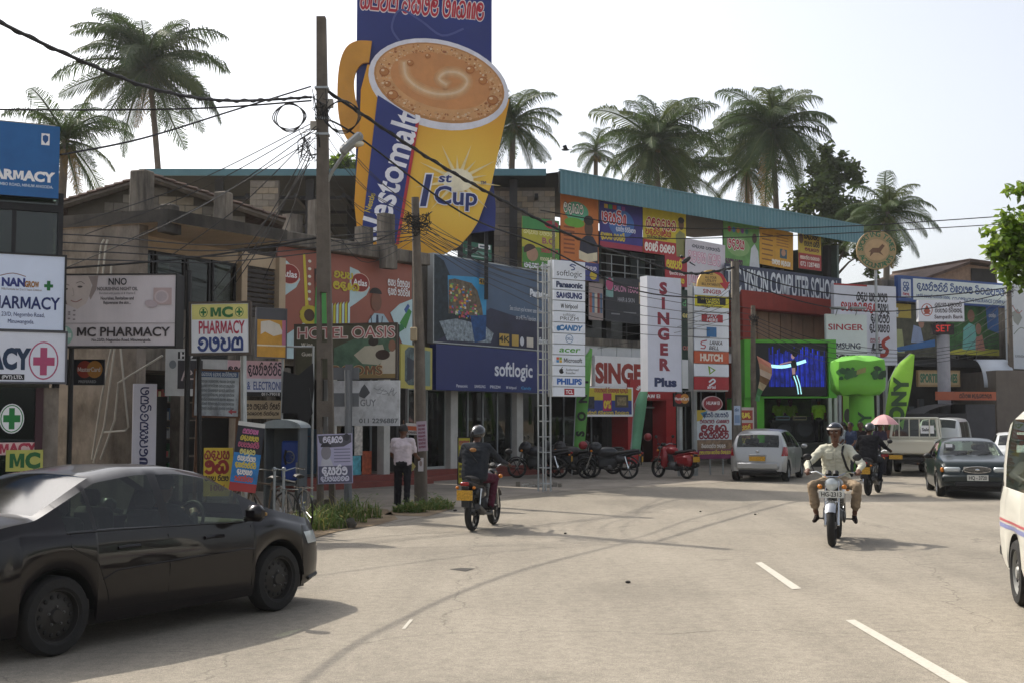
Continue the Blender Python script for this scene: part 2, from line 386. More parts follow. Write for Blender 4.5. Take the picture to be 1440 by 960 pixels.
SOFFIT = mat('beige_soffit', 'b8a48a', rough=0.9, var=0.12, scale=1, stain=0.3, stainc='5a4c3c', stretch=1)
BLOCKM = [mat('cement_block_%s' % k, c, rough=0.95, var=0.2, scale=6, bump=0.3, bscale=40) for k, c in (('grey', '8d867a'), ('tan', '978b78'), ('dark', '7c756b'))]
MORT = mat('mortar', '5f594f', rough=0.95, var=0.2)
TILE = mat('clay_roof_tile', '5c4a42', rough=0.9, var=0.4, scale=3, stain=0.6, stainc='2e2622', stretch=1)
TEAL = mat('teal_roof_sheet', '5b858f', rough=0.45, var=0.08, scale=0.8, stain=0.25, stainc='3a5a60')
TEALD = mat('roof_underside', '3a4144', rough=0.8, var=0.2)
DARKST = mat('dark_steel', '2a2a2c', rough=0.5, metal=0.4, var=0.2)
GALV = mat('galvanised_steel', 'a9adae', rough=0.45, metal=0.6, var=0.15, scale=4)
ALU = mat('aluminium_frame', '8b9092', rough=0.4, metal=0.5, var=0.1)
WHITE = mat('white_sheet', 'ecebec', rough=0.5, var=0.06, scale=1.5, stain=0.12, stainc='8f8a80')
GREYW = mat('grey_white_sheet', 'd6d8de', rough=0.5, var=0.06, scale=1.5, stain=0.15, stainc='8f8a80')
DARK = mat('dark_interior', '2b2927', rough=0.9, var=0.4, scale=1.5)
BLACKP = mat('black_paint', '18181a', rough=0.5, var=0.2)
SHOPGL = glass('shop_glass', '9fb4b0', 0.42)
REDP = mat('red_painted_plaster', '8e3226', rough=0.7, var=0.15, stain=0.3, stainc='4a1c16')
WOODP = mat('weathered_wood', '6b6156', rough=0.95, var=0.3, scale=5, bump=0.4, bscale=30, stain=0.6, stainc='2f2a26', stretch=0.05)
POLEC = mat('weathered_pole', '696158', rough=0.95, var=0.25, scale=4, bump=0.35, bscale=30, stain=0.7, stainc='3a342e', stretch=0.06)
RUST = mat('rusty_steel', '5a4030', rough=0.85, var=0.4, scale=8)

# ------------------------------------------------------------------ ground, road, markings
b = MB(); b.box(-700, 700, -60, 1500, -0.6, -0.03, DIRT); structure(b.build('ground'))
b = MB()
b.add([(-60, -25, 0), (80, -25, 0), (130, 200, 0), (60, 200, 0), (20, 60, 0), (-3, 36, 0), (-12, 20, 0), (-60, 8, 0)], [(0, 1, 2, 3, 4, 5, 6, 7)], ASPH)
ROAD = structure(b.build('road'))
def flat(name, P, z, m):
    b = MB(); P = [G(*p) if len(p) == 2 else Vector(p) for p in P]; b.add([(p.x, p.y, z) for p in P], [tuple(range(len(P)))], m); return structure(b.build(name))
flat('forecourt', [(150, 800), (300, 775), (440, 757), (470, 748), (530, 737), (600, 726), (640, 714), (700, 700), (765, 692), (860, 686), (1000, 679), (19, 58, 0), (2.5, 45.5, 0), (-3, 36, 0), (-7, 32, 0), (-10, 26, 0), (-9, 16, 0)], 0.006, PAVE)
flat('verge', [(320, 775), (440, 757), (475, 747), (530, 738), (560, 730), (545, 716), (500, 712), (400, 720), (330, 740)], 0.012, DIRT)
flat('verge', [(540, 724), (600, 726), (640, 714), (600, 706), (560, 712)], 0.012, DIRT)
ROADP = mat('worn_road_paint', 'b9b5aa', rough=0.85, var=0.25, scale=14, stain=0.95, stainc='8a8377', stretch=1, sscale=14)
flat('lane_marking', [(1062, 791), (1071, 790), (1127, 827), (1114, 828.5)], 0.005, ROADP)
flat('lane_marking', [(1189, 872), (1202, 871), (1394, 978), (1366, 978)], 0.005, ROADP)
flat('lane_marking', [(565, 884), (570, 884), (581, 871), (576, 871)], 0.005, ROADP)
flat('tar_patch', [(632, 800), (648, 798), (668, 799), (655, 803)], 0.005, mat('tar', '3a3733', rough=0.9))
rnd = random.Random(3)
for u, v, r in ((883, 819, .035), (795, 750, .03), (640, 718, .05), (985, 719, .03), (1062, 723, .03)):
    b = MB(); b.ell((0, 0, r * .35), (r, r * .8, r * .45), mat('pebble', '2f2c29', rough=0.9), 8, 5)
    tag(b.build('stone', None, G(u, v), rnd.random() * 3, smooth=60), {883: 'small dark stone lying mid road', 795: 'tiny stone on road near left rider shadow', 640: 'stone at verge edge by second pole', 985: 'tiny stone on far road beyond centre line', 1062: 'pebble on road left of white shirted rider'}[u], 'stone')

# ------------------------------------------------------------------ planes of the street front
PL_L = Plane((-9.07, 15.7), (-6.37, 17.0))
PL_O1 = UP(86, 24.85, 232, 24.0)
PL_O2 = UP(232, 24.0, 402, 26.8)
PL_OB = UP(168, 25.3, 392, 29.6)
PL_T = UP(387, 30.0, 590, 34.2)
PL_S = UP(593, 35.5, 762, 40.5)
PL_F = Plane((1.06, 42.8), (14.8, 54.8))

def blocks(parent, q0, q1, h0, h1, y, clip=None, bw=0.40, bh=0.2, name='concrete_block', seed=1):
    """cement blocks in running bond, each its own object, standing proud of the mortar"""
    rn = random.Random(seed); me = []
    for m in BLOCKM:
        t = MB(); t.box(.006, bw - .006, -.02, .05, .006, bh - .006, m, bev=.006); o = t.build(name); me.append(o.data); bpy.data.objects.remove(o)
    r = 0; z = h0
    while z + bh <= h1 + .01:
        x = q0 - (bw / 2 if r % 2 else 0)
        while x < q1 - .05:
            a = max(x, q0); e = min(x + bw, q1)
            if e - a > .08 and (clip is None or clip((a + e) / 2, z + bh)):
                o = bpy.data.objects.new(name, rn.choice(me)); COL.objects.link(o); o.parent = parent
                o.location = (a, y + rn.uniform(-.006, .006), z); o.scale = ((e - a) / bw, 1, 1)
            x += bw
        z += bh; r += 1
def bld(name, label, pl, cat='building'): return thing(name, label, cat, pl.pt(0, 0, 0), pl.rot)
def shopfront(par, q0, q1, h0, h1, n, y=0.0, fm=ALU, gm=SHOPGL, door_opening=None, dep=4.0, bot=0.35, tran=None):
    """glazed front: frame, panes, and a dim room behind"""
    f = MB(); w = (q1 - q0) / n; t = 0.05
    for i in range(n + 1): f.box(q0 + w * i - t / 2, q0 + w * i + t / 2, y - .04, y + .04, h0, h1, fm)
    f.box(q0, q1, y - .038, y + .038, h1 - .06, h1, fm); f.box(q0, q1, y - .038, y + .038, h0, h0 + .08, fm)
    if tran: f.box(q0, q1, y - .036, y + .036, tran - .03, tran + .03, fm)
    f.build('window_frame', par)
    for i in range(n):
        g = MB(); g.box(q0 + w * i + t / 2, q0 + w * (i + 1) - t / 2, y - .006, y + .006, h0 + .08, h1 - .06, gm); g.build('pane', par)
def room(par, q0, q1, h0, h1, y0, y1, wall='6e7471', seed=1, goods=14):
    b = MB(); wm = mat('room_wall_' + wall, wall, rough=0.9, var=0.2)
    b.box(q0, q1, y1, y1 + .1, h0, h1, wm); b.box(q0 - .1, q0, y0, y1, h0, h1, wm); b.box(q1, q1 + .1, y0, y1, h0, h1, wm)
    b.box(q0, q1, y0, y1, h1, h1 + .08, wm); b.box(q0, q1, y0, y1, h0 - .05, h0, mat('floor_tile', '8a8378', rough=0.4)); b.build('shop_room', par)
    rn = random.Random(seed); s = MB(); cs = ['5a5e64', 'b8bcc0', '2c3238', '7d2f2a', '3b5f7a', 'c9c2a8', '40463c', '5f7f3f']
    for i in range(goods):
        q = rn.uniform(q0 + .2, q1 - .6); w = rn.uniform(.3, .7); hh = rn.uniform(.4, 1.7); yy = rn.uniform(y0 + 1, y1 - .7)
        s.box(q, q + w, yy, yy + .5, h0, h0 + hh, C(rn.choice(cs)))
        if rn.random() < .5: s.box(q + .05, q + w - .05, yy + .1, yy + .3, h0 + hh + .02, h0 + hh + rn.uniform(.2, .5), C(rn.choice(cs)))
    s.build('shelf_goods', par)

# ------------------------------------------------------------------ pharmacy at the far left
P = PL_L; ph = bld('pharmacy_building', 'glass fronted pharmacy building with black steel frame at far left', P)
q1 = P.q(84); qa = -4.0
b = MB(); b.box(qa, q1 - .1, .35, 7, 0, P.h(40, 165), mat('pharmacy_wall', 'a9a69c', rough=.8, stain=.3)); b.build('wall', ph)
hs = [P.h(83, v) for v in (178, 275, 290, 300, 372, 545)]
b = MB(); b.box(q1 - .07, q1, -.05, .3, hs[5], hs[1] + .02, DARKST); b.box(qa, q1 - .07, -.045, .02, hs[3], hs[2], DARKST); b.box(qa, q1 - .07, -.045, .02, hs[4] - .06, hs[4], DARKST)
b.box(P.q(12), P.q(18), -.03, .05, hs[4], hs[3], DARKST); b.build('window_frame', ph)
for a, c in ((qa, P.q(12)), (P.q(18), q1 - .07)):
    g = MB(); g.box(a, c, 0, .012, hs[4], hs[3], glass('upper_glass', 'a9b8b0', .4)); g.build('pane', ph)
g = MB(); g.box(qa, q1 - .07, 0, .012, hs[2], hs[1], glass('upper_glass', 'a9b8b0', .4)); g.build('pane', ph)
b = MB(); b.box(qa, q1 - .2, .1, .3, hs[4], hs[3], mat('curtain', '8d9890', rough=.9, var=.35, scale=1.2)); b.build('curtain', ph)
b = MB(); q2 = P.q(58); b.box(q2 - .06, q2 + .04, -.05, .3, 0, hs[5], mat('maroon_frame', '3d2026')); b.box(qa, q2 - .06, -.04, .04, 0, .5, mat('maroon_frame', '3d2026')); b.box(q2 + .04, q1, -.02, .3, 0, hs[5], PLAST); b.build('shop_frame', ph)
g = MB(); g.box(qa, q2 - .06, 0, .012, .5, hs[5], SHOPGL); g.build('pane', ph)
b = MB(); M = Matrix.Rotation(R(18), 4, 'X')
for i in range(24):
    x = qa + i * .17
    if x > P.q(36): break
    b.tube([M @ Vector((x, -.7, 0)) + Vector((0, 0, P.h(20, 164))), M @ Vector((x, 3.5, 0)) + Vector((0, 0, P.h(20, 164)))], .09, TILE, 6)
o = b.build('roof', ph)
s = Sign('pharmacy_sign', 'large blue pharmacy sign on top of glass front, far left', 'sign', P, -160, 83, 160, 266, mat('blue_sheet', '1d5f9c', rough=.45, var=.12, stain=.25, stainc='2f74ad', stretch=.05, sscale=3), th=.12, o=.1, side=BLACKP)
s.text('MC PHARMACY', 75, 236, 13, WHITE, 'o', align='r', wd=150).text('NO: 23/D, NEGOMBO ROAD, MINUWANGODA.', 75, 250, 4, C('c9d6e4'), 'b', align='r', wd=118)
s.rect(56, 68, 172, 189, WHITE).poly([(58, 176), (62, 174), (66, 176), (66, 182), (62, 187), (58, 182)], C('1d4f8c')).done()
s = Sign('pharmacy_sign', 'pale blue pharmacy sign with small green cross, middle of left stack', 'sign', P, -150, 91, 350, 461, mat('pale_blue_sheet', 'd3def2', rough=.5, var=.05), th=.1, o=.12, frame=BLACKP, fw=.015)
s.text('NAN', 16, 392, 11, C('1c2f7c'), 'o', wd=34).line([(-3, 383), (15, 379), (33, 383)], 1, C('7a3a20')).text('GROW', 43, 394, 8, C('9a6a2a'), 'o', wd=22).text('Milk Formula for 2 to 5 Years Children', 28, 402, 3, C('7a5a30'), 'r', wd=58)
s.rect(64, 69, 388, 402, C('1d6a35')).rect(60, 73, 393, 397.5, C('1d6a35')).text('MC PHARMACY', 83, 421, 17, C('1b2d66'), 'b', align='r', wd=145).text('No : 23/D, Negombo Road,', 62, 438, 6, C('1b2d66'), 'r', align='r', wd=76).text('Minuwangoda.', 47, 448, 6, C('1b2d66'), 'r', align='r', wd=38).done()
s = Sign('pharmacy_sign', 'white pharmacy sign with pink cross in ring, lowest of left stack', 'sign', P, -140, 92, 462, 536, mat('white_lav_sheet', 'd9dce6', rough=.5, var=.05), th=.1, o=.12, frame=mat('grey_frame', '55555a'), fw=.015)
s.oval(59, 504, 21.5, 27.5, C('b04a70'), 28).oval(59, 504, 19.5, 25.5, mat('white_lav_sheet', 'd9dce6'), 28).rect(54, 64, 485, 525, C('b04a70')).rect(44, 75, 499, 511, C('b04a70'))
s.text('PHARMACY', 38, 502, 27, C('12304f'), 'o', align='r', wd=150).rect(-30, 32, 524, 532, BLACKP).text('(PVT) LTD.', 30, 528, 4.5, WHITE, 'b', align='r', wd=30).done()
s = Sign('window_sticker', 'round green cross sticker on pharmacy window glass', 'sticker', P, -1, 35, 566, 610, WHITE, o=.004, th=.004, shape=[(17 + 17.5 * math.cos(R(a)), 588 + 21 * math.sin(R(a))) for a in range(0, 360, 15)])
s.oval(17, 588, 16, 19.5, C('1f7a3a'), 24).oval(17, 588, 14.5, 18, WHITE, 24).rect(13, 21, 573, 603, C('1f7a3a')).rect(5, 29, 583, 593, C('1f7a3a')).done()
s = Sign('name_board', 'yellow board with green M C letters in pharmacy window', 'sign', P, 8, 60, 632, 662, C('b5b25a'), o=.06, th=.03)
s.text('MC', 34, 647, 20, C('1f5f2f'), 'o', wd=44).done()
s = Sign('window_lettering', 'red pharmacy lettering along bottom of left window', 'sign', P, -60, 52, 622, 640, C('d9b8b4'), o=.012, th=.004)
s.text('PHARMACY', 50, 631, 14, C('a83248'), 'o', align='r', wd=100).done()

# ------------------------------------------------------------------ old concrete building
P = PL_O1; ob = bld('old_building', 'old stained concrete building with tiled roof and mouldy canopy slab', P)
Mi = Matrix.Translation(P.pt(0, 0, 0)) @ Matrix.Rotation(P.rot, 4, 'Z'); Mi = Mi.inverted()
def loc(w): return Mi @ Vector(w)
hT = P.h(232, 294); hB = P.h(232, 312)
b = MB(); b.box(-4, P.q(190), .05, .35, 0, hB, PLAST); b.build('wall', ob)
c0 = P.pt(-4, 0); cc = P.pt(P.q(232), 0); cr = PL_O2.pt(PL_O2.q(402), 0); n2 = Vector((-PL_O2.n.x, -PL_O2.n.y, 0))
top = [loc(c0), loc(cc), loc(cr), loc(cr + n2 * 4 + Vector((-2, 2, 0))), loc(c0 + Vector((0, 8, 0)))]
n = len(top)
b = MB(); b.add([(p.x, p.y, hB) for p in top] + [(p.x, p.y, hT) for p in top], [tuple(range(n - 1, -1, -1))], SOFFIT)
b.add([(p.x, p.y, hB) for p in top] + [(p.x, p.y, hT) for p in top], [tuple(range(n, 2 * n))] + [(i, (i + 1) % n, (i + 1) % n + n, i + n) for i in range(n)], CONCD); b.build('canopy_slab', ob)
b = MB(); b.box(P.q(219), P.q(232) - .02, -.02, .5, P.h(232, 326), hB + .02, CONCD); b.build('corner_beam', ob)
for u0, u1, vt, yo in ((150, 173, 232, .6), (181, 198, 277, .9)):
    b = MB(); b.box(P.q(u0), P.q(u1), yo, yo + .34, hT, P.h(u0, vt), CONC, bev=.03); b.build('roof_column', ob)
pr = PL_O2.pt(PL_O2.q(320), 0, -.5); l = loc(pr); b = MB(); b.box(l.x, l.x + .3, l.y, l.y + .3, hT, D(330, 270, pr.y).z, CONC, bev=.02); b.build('roof_column', ob)
# gable of cement blocks and tiled roof
PG = UP(90, 27.5, 345, 28.5); gl = empty('gable', loc(PG.pt(0, 0)), PG.rot - P.rot); bpy.data.objects.remove(gl)
gm = MB(); qp, hp = PG.hit(212, 256); qe, he = PG.hit(345, 300); qs, hs_ = PG.hit(95, 292)
gm.prism([(qs, hT - .2), (qe, hT - .2), (qe, he), (qp, hp), (qs, hs_)], .05, .25, MORT)
gw = gm.build('gable_wall', ob, loc(PG.pt(0, 0)), PG.rot - P.rot)
def roofline(x): return hp + (x - qp) * ((he - hp) / (qe - qp) if x > qp else (hp - hs_) / (qp - qs))
blocks(gw, qs + .8, qe, hT, hp, .03, clip=lambda x, z: z < roofline(x) - .02)
rm = MB()
for i in range(16):
    for sd_ in (0, 1):
        y = -.25 + i * .2
        a = (qp, y, hp + .1); e = (qe + .9, y, roofline(qe + .9) + .1) if sd_ else (qs - .5, y, roofline(qs - .5) + .1)
        for k in range(12):
            f0, f1 = k / 12, (k + 1.15) / 12; p0 = Vector(a).lerp(Vector(e), f0); p1 = Vector(a).lerp(Vector(e), f1)
            rm.tube([p0 + Vector((0, 0, .01)), p1 + Vector((0, 0, .045))], .1, TILE, 6, flat=.5)
ro = rm.build('roof_tiles', ob, loc(PG.pt(0, 0)), PG.rot - P.rot); ro['kind'] = 'stuff'
b = MB(); b.tube([(qp, -.3, hp + .02), (qe + .9, -.3, roofline(qe + .9) + .02)], .07, WOODP, 4); b.tube([(qp, -.3, hp + .02), (qs - .5, -.3, roofline(qs - .5) + .02)], .07, WOODP, 4); b.build('barge_board', ob, loc(PG.pt(0, 0)), PG.rot - P.rot)
# upper rooms behind the canopy
Q = PL_OB; rr = Q.rot - P.rot; l0 = loc(Q.pt(0, 0))
hf = 3.35
b = MB(); b.box(Q.q(168), Q.q(177), -.1, .3, 0, hB, SOFFIT); b.box(Q.q(177), Q.q(392), 0, .25, hf - .3, Q.h(300, 440) , CONC); b.box(Q.q(177), Q.q(392), 0.02, .22, Q.h(177, 346), hB, SOFFIT)
b.box(Q.q(334), Q.q(342), -.1, .25, hf, hB, SOFFIT); b.box(Q.q(387), Q.q(396), -.1, .25, hf - .4, hB, SOFFIT); b.build('upper_wall', ob, l0, rr)
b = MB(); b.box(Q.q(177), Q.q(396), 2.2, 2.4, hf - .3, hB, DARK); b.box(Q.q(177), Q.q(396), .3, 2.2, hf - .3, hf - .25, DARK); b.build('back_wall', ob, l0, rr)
for ua, ub in ((177, 218), (218, 262), (262, 298), (298, 334)):
    f = MB(); qa_, qb_ = Q.q(ua) + .03, Q.q(ub) - .03; z0, z1 = Q.h(300, 440), Q.h(177, 346)
    f.box(qa_, qa_ + .05, .05, .12, z0, z1, DARKST); f.box(qb_ - .05, qb_, .05, .12, z0, z1, DARKST); f.box(qa_ + .05, qb_ - .05, .05, .12, z1 - .06, z1, DARKST); f.box(qa_ + .05, qb_ - .05, .05, .12, z0, z0 + .06, DARKST)
    fo = f.build('window', ob, l0, rr); g = MB(); g.box(qa_ + .05, qb_ - .05, .08, .09, z0 + .06, z1 - .06, glass('old_glass', 'a3b2a8', .5)); g.build('pane', fo)
for i in range(22):
    z = hf + i * .115; s_ = MB(); s_.box(Q.q(342), Q.q(387), .05, .09, z, z + .075, mat('brown_slat', '3f3a38', rough=.7)); s_.build('slat', ob, l0, rr)
b = MB(); q_, h_ = Q.hit(232, 365); b.box(Q.q(186), Q.q(214), .5, .55, Q.h(200, 382), Q.h(200, 350), C('2a4a35')); b.box(Q.q(219), Q.q(258), .5, .55, Q.h(220, 385), Q.h(220, 352), C('b9b5ac')); b.build('room_panel', ob, l0, rr)
# ground floor
b = MB(); b.box(Q.q(168), Q.q(400), 1.8, 2, 0, hf - .3, DARK); b.box(Q.q(160), Q.q(400), -.2, 2, hf - .5, hf - .3, CONC); b.box(Q.q(250), Q.q(262), -.1, .2, 0, hf - .5, PLAST); b.box(Q.q(178), Q.q(200), -.1, .1, 0, hf - .5, PLAST); b.build('ground_floor_wall', ob, l0, rr)
b = MB(); b.box(Q.q(215), Q.q(250), .3, .38, 0, 2.3, mat('opening_shade', '1d1c1c')); b.build('door_opening', ob, l0, rr)  # near-black panel paints the shade inside the door opening
rn = random.Random(5); b = MB()
for i in range(5):
    z = .5 + i * .42; b.box(Q.q(265), Q.q(330), 1.0, 1.4, z, z + .03, WOODP)
    for k in range(12): x = Q.q(266) + k * .085; b.box(x, x + .07, 1.02, 1.3, z + .03, z + rn.uniform(.15, .33), C(rn.choice(['8a2f2a', '3f6a4a', 'c4b98a', '35506e', '7a7a7a', '9a6a2f'])))
b.build('stocked_shelf', ob, l0, rr)
PIPE = mat('white_pvc_pipe', 'b9b4a8', rough=.5, var=.15, stain=.3)
for pts in ([(150, 338), (146, 345), (140, 395)], [(155, 338), (152, 350), (145, 420)], [(160, 375), (158, 420), (172, 480), (184, 600), (180, 605), (150, 607)], [(166, 480), (150, 600), (135, 650)], [(162, 480), (146, 560), (133, 645)], [(232, 500), (170, 538), (165, 590), (145, 645)]):
    b = MB(); b.tube([P.pt(*P.hit(*p), .08) for p in pts], .022, PIPE, 6); tag(b.build('conduit_pipe', smooth=50), 'white plastic conduit pipe running down the stained plaster wall', 'pipe', 'conduit pipes on old wall')
# ------------------------------------------------------------------ brick-red hoarding building (middle left)
P = PL_T; at = bld('corner_shop_building', 'low shop building under red school-supplies hoarding with concrete ledge roof', P)
qL, qR = P.q(387), P.q(592); hA = P.h(387, 345); hb = P.h(387, 478)
b = MB(); b.box(qL, qR, .3, 7, hb - .6, hA, CONC); b.box(qL, qL + .3, .3, 7, 0, hb - .6, CONC); b.build('wall', at)
b = MB(); b.box(qL - .2, qR, -.35, 7.2, hA, hA + .34, CONC, bev=.02); b.box(qL + 3.3, qL + 3.75, -.6, -.36, hA - .28, hA + .36, CONC); b.build('ledge_slab', at)
for x in (P.q(468), P.q(543)):
    b = MB(); b.box(x - .12, x + .12, -.05, .2, 0, hb - .6, mat('white_column', 'b9b8b2', stain=.3)); b.build('column', at)
b = MB(); b.box(qL + .3, qR, -.5, .6, 0, .16, mat('red_step', '7a4038', rough=.8, var=.2)); b.box(qL + .3, qR, -.2, .6, .161, .3, mat('red_step', '7a4038')); b.build('step', at)
room(at, qL + .35, qR - .1, .3, hb - .6, .5, 4.5, '5a5754', 4, 16)
shopfront(at, P.q(476), P.q(538), .3, hb - .65, 2, .45, tran=2.3)
for i, (u0, u1, v0, v1, c) in enumerate(((513, 524, 598, 640, 'c9c4bc'), (500, 522, 641, 673, '57a8b8'), (524, 537, 634, 672, 'b05a3c'), (500, 511, 600, 632, '6a6f78'))):
    p_ = MB(); p_.box(P.q(u0), P.q(u1), .36, .37, P.h(u0, v1), P.h(u0, v0), mat('shop_poster_' + c, c, var=.5, scale=9)); p_.build('poster', at)
b = MB()
for i in range(7): q_ = qL + .6 + i * .9; b.box(q_, q_ + .45, 1.2, 1.5, hA + .34, hA + .34 + (.3 + .5 * (i % 3)), CONC)
b.build('parapet_stub', at)
# printed hoarding
s = Sign('hoarding', 'brick red school-supplies hoarding with white leaf shapes above the hotel sign', 'billboard', P, 387, 576, 346, 503, mat('hoarding_red', '985a4a', rough=.5, var=.12, scale=1), o=.03, th=.06)
wh = C('bcd4d8'); ye = C('c9b83a'); dr = C('8e2f28')
for x0 in (387, 483):
    s.poly([(x0, 362), (x0 + 12, 366), (x0 + 24, 378), (x0 + 29, 390), (x0 + 24, 402), (x0 + 10, 415), (x0, 423)], wh)
    s.oval(x0 + 15, 384, 13.5, 14.5, C('d9b8a8'), 24).oval(x0 + 15, 384, 12.5, 13.5, dr, 24).text('Atlas', x0 + 15, 384, 9, WHITE, 'b', wd=20)
s.poly([(387, 503), (387, 480), (420, 452), (445, 445), (445, 503)], wh).poly([(419, 352), (422, 352), (427, 425), (423, 430)], ye)
for k in range(6): s.oval(428, 362 + k * 11, 2.2, 2.2, C('d6d2c4'), 10)
for k in range(11):
    q_ = 2 * PI * k / 11; s.oval(428 + 8 * math.cos(q_), 440 + 10 * math.sin(q_), 5, 5, C('b9a82f'), 8)
s.oval(428, 440, 7, 9, C('4a3320'), 16)
s.poly([(436, 400), (440, 385), (450, 400), (452, 470), (434, 470)], C('4a9a4a')).oval(439, 385, 4, 9, C('7a5544')).poly([(434, 372), (444, 370), (446, 400), (442, 392), (440, 378), (436, 380), (435, 405)], C('2a201c'))
for k in range(8): s.poly([(452 + k * 4, 425 - k), (455 + k * 4, 420 - k), (455 + k * 4, 470), (452 + k * 4, 470)], wh if k % 2 else C('c9c23a'))
s.sin([3], 474, 376, 9, ye, .24, seed=2).sin([4], 478, 392, 10, ye, .24, seed=3)
s.poly([(508, 462), (510, 440), (518, 428), (532, 428), (540, 440), (542, 475), (506, 478)], C('a9c0cc')).poly([(521, 430), (524, 430), (526, 470), (519, 470)], C('28304a')).oval(521, 410, 8, 15, C('7a5240'), 18).oval(520, 398, 9, 9, C('221b19'), 14, a0=180, a1=360).line([(513, 432), (515, 446), (520, 452), (528, 446), (530, 432)], 1.4, C('3a4048'))
s.poly([(542, 425), (556, 410), (576, 400), (576, 490), (560, 470), (552, 450)], wh).poly([(556, 440), (570, 415), (575, 420), (566, 448)], C('3f8a3f')).poly([(563, 418), (569, 408), (572, 412), (566, 424)], C('3a5a9a')).poly([(552, 445), (560, 440), (564, 448), (556, 454)], C('2a7a4a'))
s.sin([3, 5], 555, 378, 9, WHITE, .2, wd=34, seed=4).sin([3, 5], 555, 392, 9, WHITE, .2, wd=34, seed=5).done()

# ------------------------------------------------------------------ electronics shop block
P = PL_S; el = bld('electronics_shop_building', 'electronics shop block with dark glass storefront under blue fascia sign', P)
qL, qR = P.q(590), P.q(775); hS = P.h(593, 545)
b = MB(); b.box(qL - .3, qR, .6, 8, hS, P.h(593, 350), CONC); b.build('wall', el)
for u in (641, 733): b = MB(); b.box(P.q(u) - .17, P.q(u) + .17, .05, .4, .3, hS, mat('white_column', 'b9b8b2')); b.build('column', el)
b = MB(); b.box(qL - .4, qR, -.5, .5, 0, .15, mat('red_step', '7a4038')); b.box(qL - .4, qR, -.1, .5, .151, .3, mat('red_step', '7a4038')); b.build('step', el)
room(el, qL - .2, qR, .3, hS, .4, 5, '55706c', 8, 18)
shopfront(el, qL - .2, P.q(641) - .17, .3, hS, 2, .3, tran=2.7, fm=mat('pale_frame', '9aa09c')); shopfront(el, P.q(641) + .17, P.q(733) - .17, .3, hS, 4, .3, tran=None); shopfront(el, P.q(733) + .17, qR, .3, hS, 1, .3)
s = Sign('shop_fascia', 'navy blue fascia sign with raised white lettering over storefront', 'sign', P, 595, 762, 484, 548, mat('navy_fascia', '1d2a66', rough=.4, var=.06), o=.25, th=.25)
s.text('softlogic', 700, 514, 20, C('d9dde6'), 'b', wd=56)
for t, u in (('Panasonic', 628), ('SAMSUNG', 652), ('PRIZM', 673), ('Whirlpool', 696), ('Candy', 718)): s.text(t, u, 541, 4, C('c9cdd9') if u != 718 else C('4a9ad0'), 'b', wd=15)
s.done()
s = Sign('television_billboard', 'dark blue television advertisement billboard with colourful cliff picture', 'billboard', P, 593, 762, 358, 482, mat('bill_slate', '3f5672', rough=.35, var=.2, scale=.5), o=.25, th=.2, side=GALV, frame=GALV, fw=.02)
s.poly([(593, 482), (593, 358), (606, 366), (620, 400), (640, 440), (668, 470), (672, 482)], mat('dark_foliage_print', '26323a', var=.6, scale=6)).poly([(594, 482), (668, 425), (700, 432), (762, 440), (762, 482)], mat('print_sea', '31344a', var=.3, scale=1.5))
s.poly([(611, 386), (663, 381), (662, 438), (612, 438)], C('3a94c4')).poly([(612, 392), (620, 389), (642, 392), (650, 402), (656, 424), (658, 438), (612, 440)], mat('print_rock', '6a5f50', var=.6, scale=8))
rn = random.Random(11); hc = ['c94a3a', 'd9a03a', 'c9c04a', 'b84a7a', '4a7ac0', 'd9d2c0', '5a9a5a', 'c0603a']
for i in range(120):
    a = rn.random(); t_ = rn.random(); uu = 612 + a * (28 + t_ * 14); vv = 394 + t_ * 46 + a * 6; s.rect(uu, uu + rn.uniform(1.5, 3.4), vv, vv + rn.uniform(1.5, 4), C(rn.choice(hc))); s.k -= .8
s.k += 2
s.poly([(600, 452), (622, 446), (660, 452), (672, 462), (668, 476), (610, 478)], mat('print_surf', '8a97a0', var=.7, scale=10)).poly([(640, 440), (662, 436), (661, 472), (646, 478)], mat('print_deepsea', '1f4a80', var=.4, scale=6))
s.rect(652, 662, 383, 392, C('c9a84a')).text('4K', 657, 387.5, 6, C('2a2418'), 'b')
s.text('Panasonic', 760, 394, 11, C('dfe3e8'), 'o', align='r', wd=35).text("See colours you've never seen before", 745, 421, 7, C('c9ced6'), 'r', align='r', wd=50).text('on a 4K Pro Television.', 735, 434, 7, C('c9ced6'), 'r', align='r', wd=31)
s.rect(680, 694, 461, 478, C('b89a4a')).text('4K', 687, 469, 9, C('2a2418')).rect(698, 708, 461, 478, C('b89a4a')).oval(713, 470, 3, 7, C('c9ced6')).rect(720, 730, 463, 478, C('c9c4b8')).text('Life screen', 761, 466, 9, C('dfe3e8'), 'b', align='r', wd=25).done()
# sign tower with its truss
PT = UP(764, 30.2, 824, 30.9); qs0, qs1 = PT.q(778), PT.q(823)
tw = bld('sign_tower', 'tall lattice tower carrying stacked white electronics brand panels', PT, 'sign')
qa_ = [PT.q(u) for u in (763.5, 774)]; h1 = PT.h(764, 369); b = MB()
for q_ in qa_:
    for y in (0, .22): b.tube([(q_, y, 0), (q_, y, h1)], .022, GALV, 6)
for i in range(15):
    z = .2 + i * (h1 - .3) / 14
    b.tube([(qa_[0], 0, z), (qa_[1], 0, z)], .014, GALV, 5); b.tube([(qa_[0], .22, z), (qa_[1], .22, z)], .014, GALV, 5); b.tube([(qa_[0], 0, z), (qa_[0], .22, z)], .014, GALV, 5)
    b.tube([(qa_[1], .1, z), (qs0 + .02, .1, z)], .012, GALV, 5) if z > PT.h(764, 560) else None
b.build('lattice_mast', tw)
b = MB(); b.box(qs0, qs1, .05, .25, PT.h(778, 557), PT.h(778, 365), GALV); b.build('sign_box', tw)
pv = [365, 392, 407, 422, 437, 452.5, 468, 483, 498, 513, 528, 543, 557]
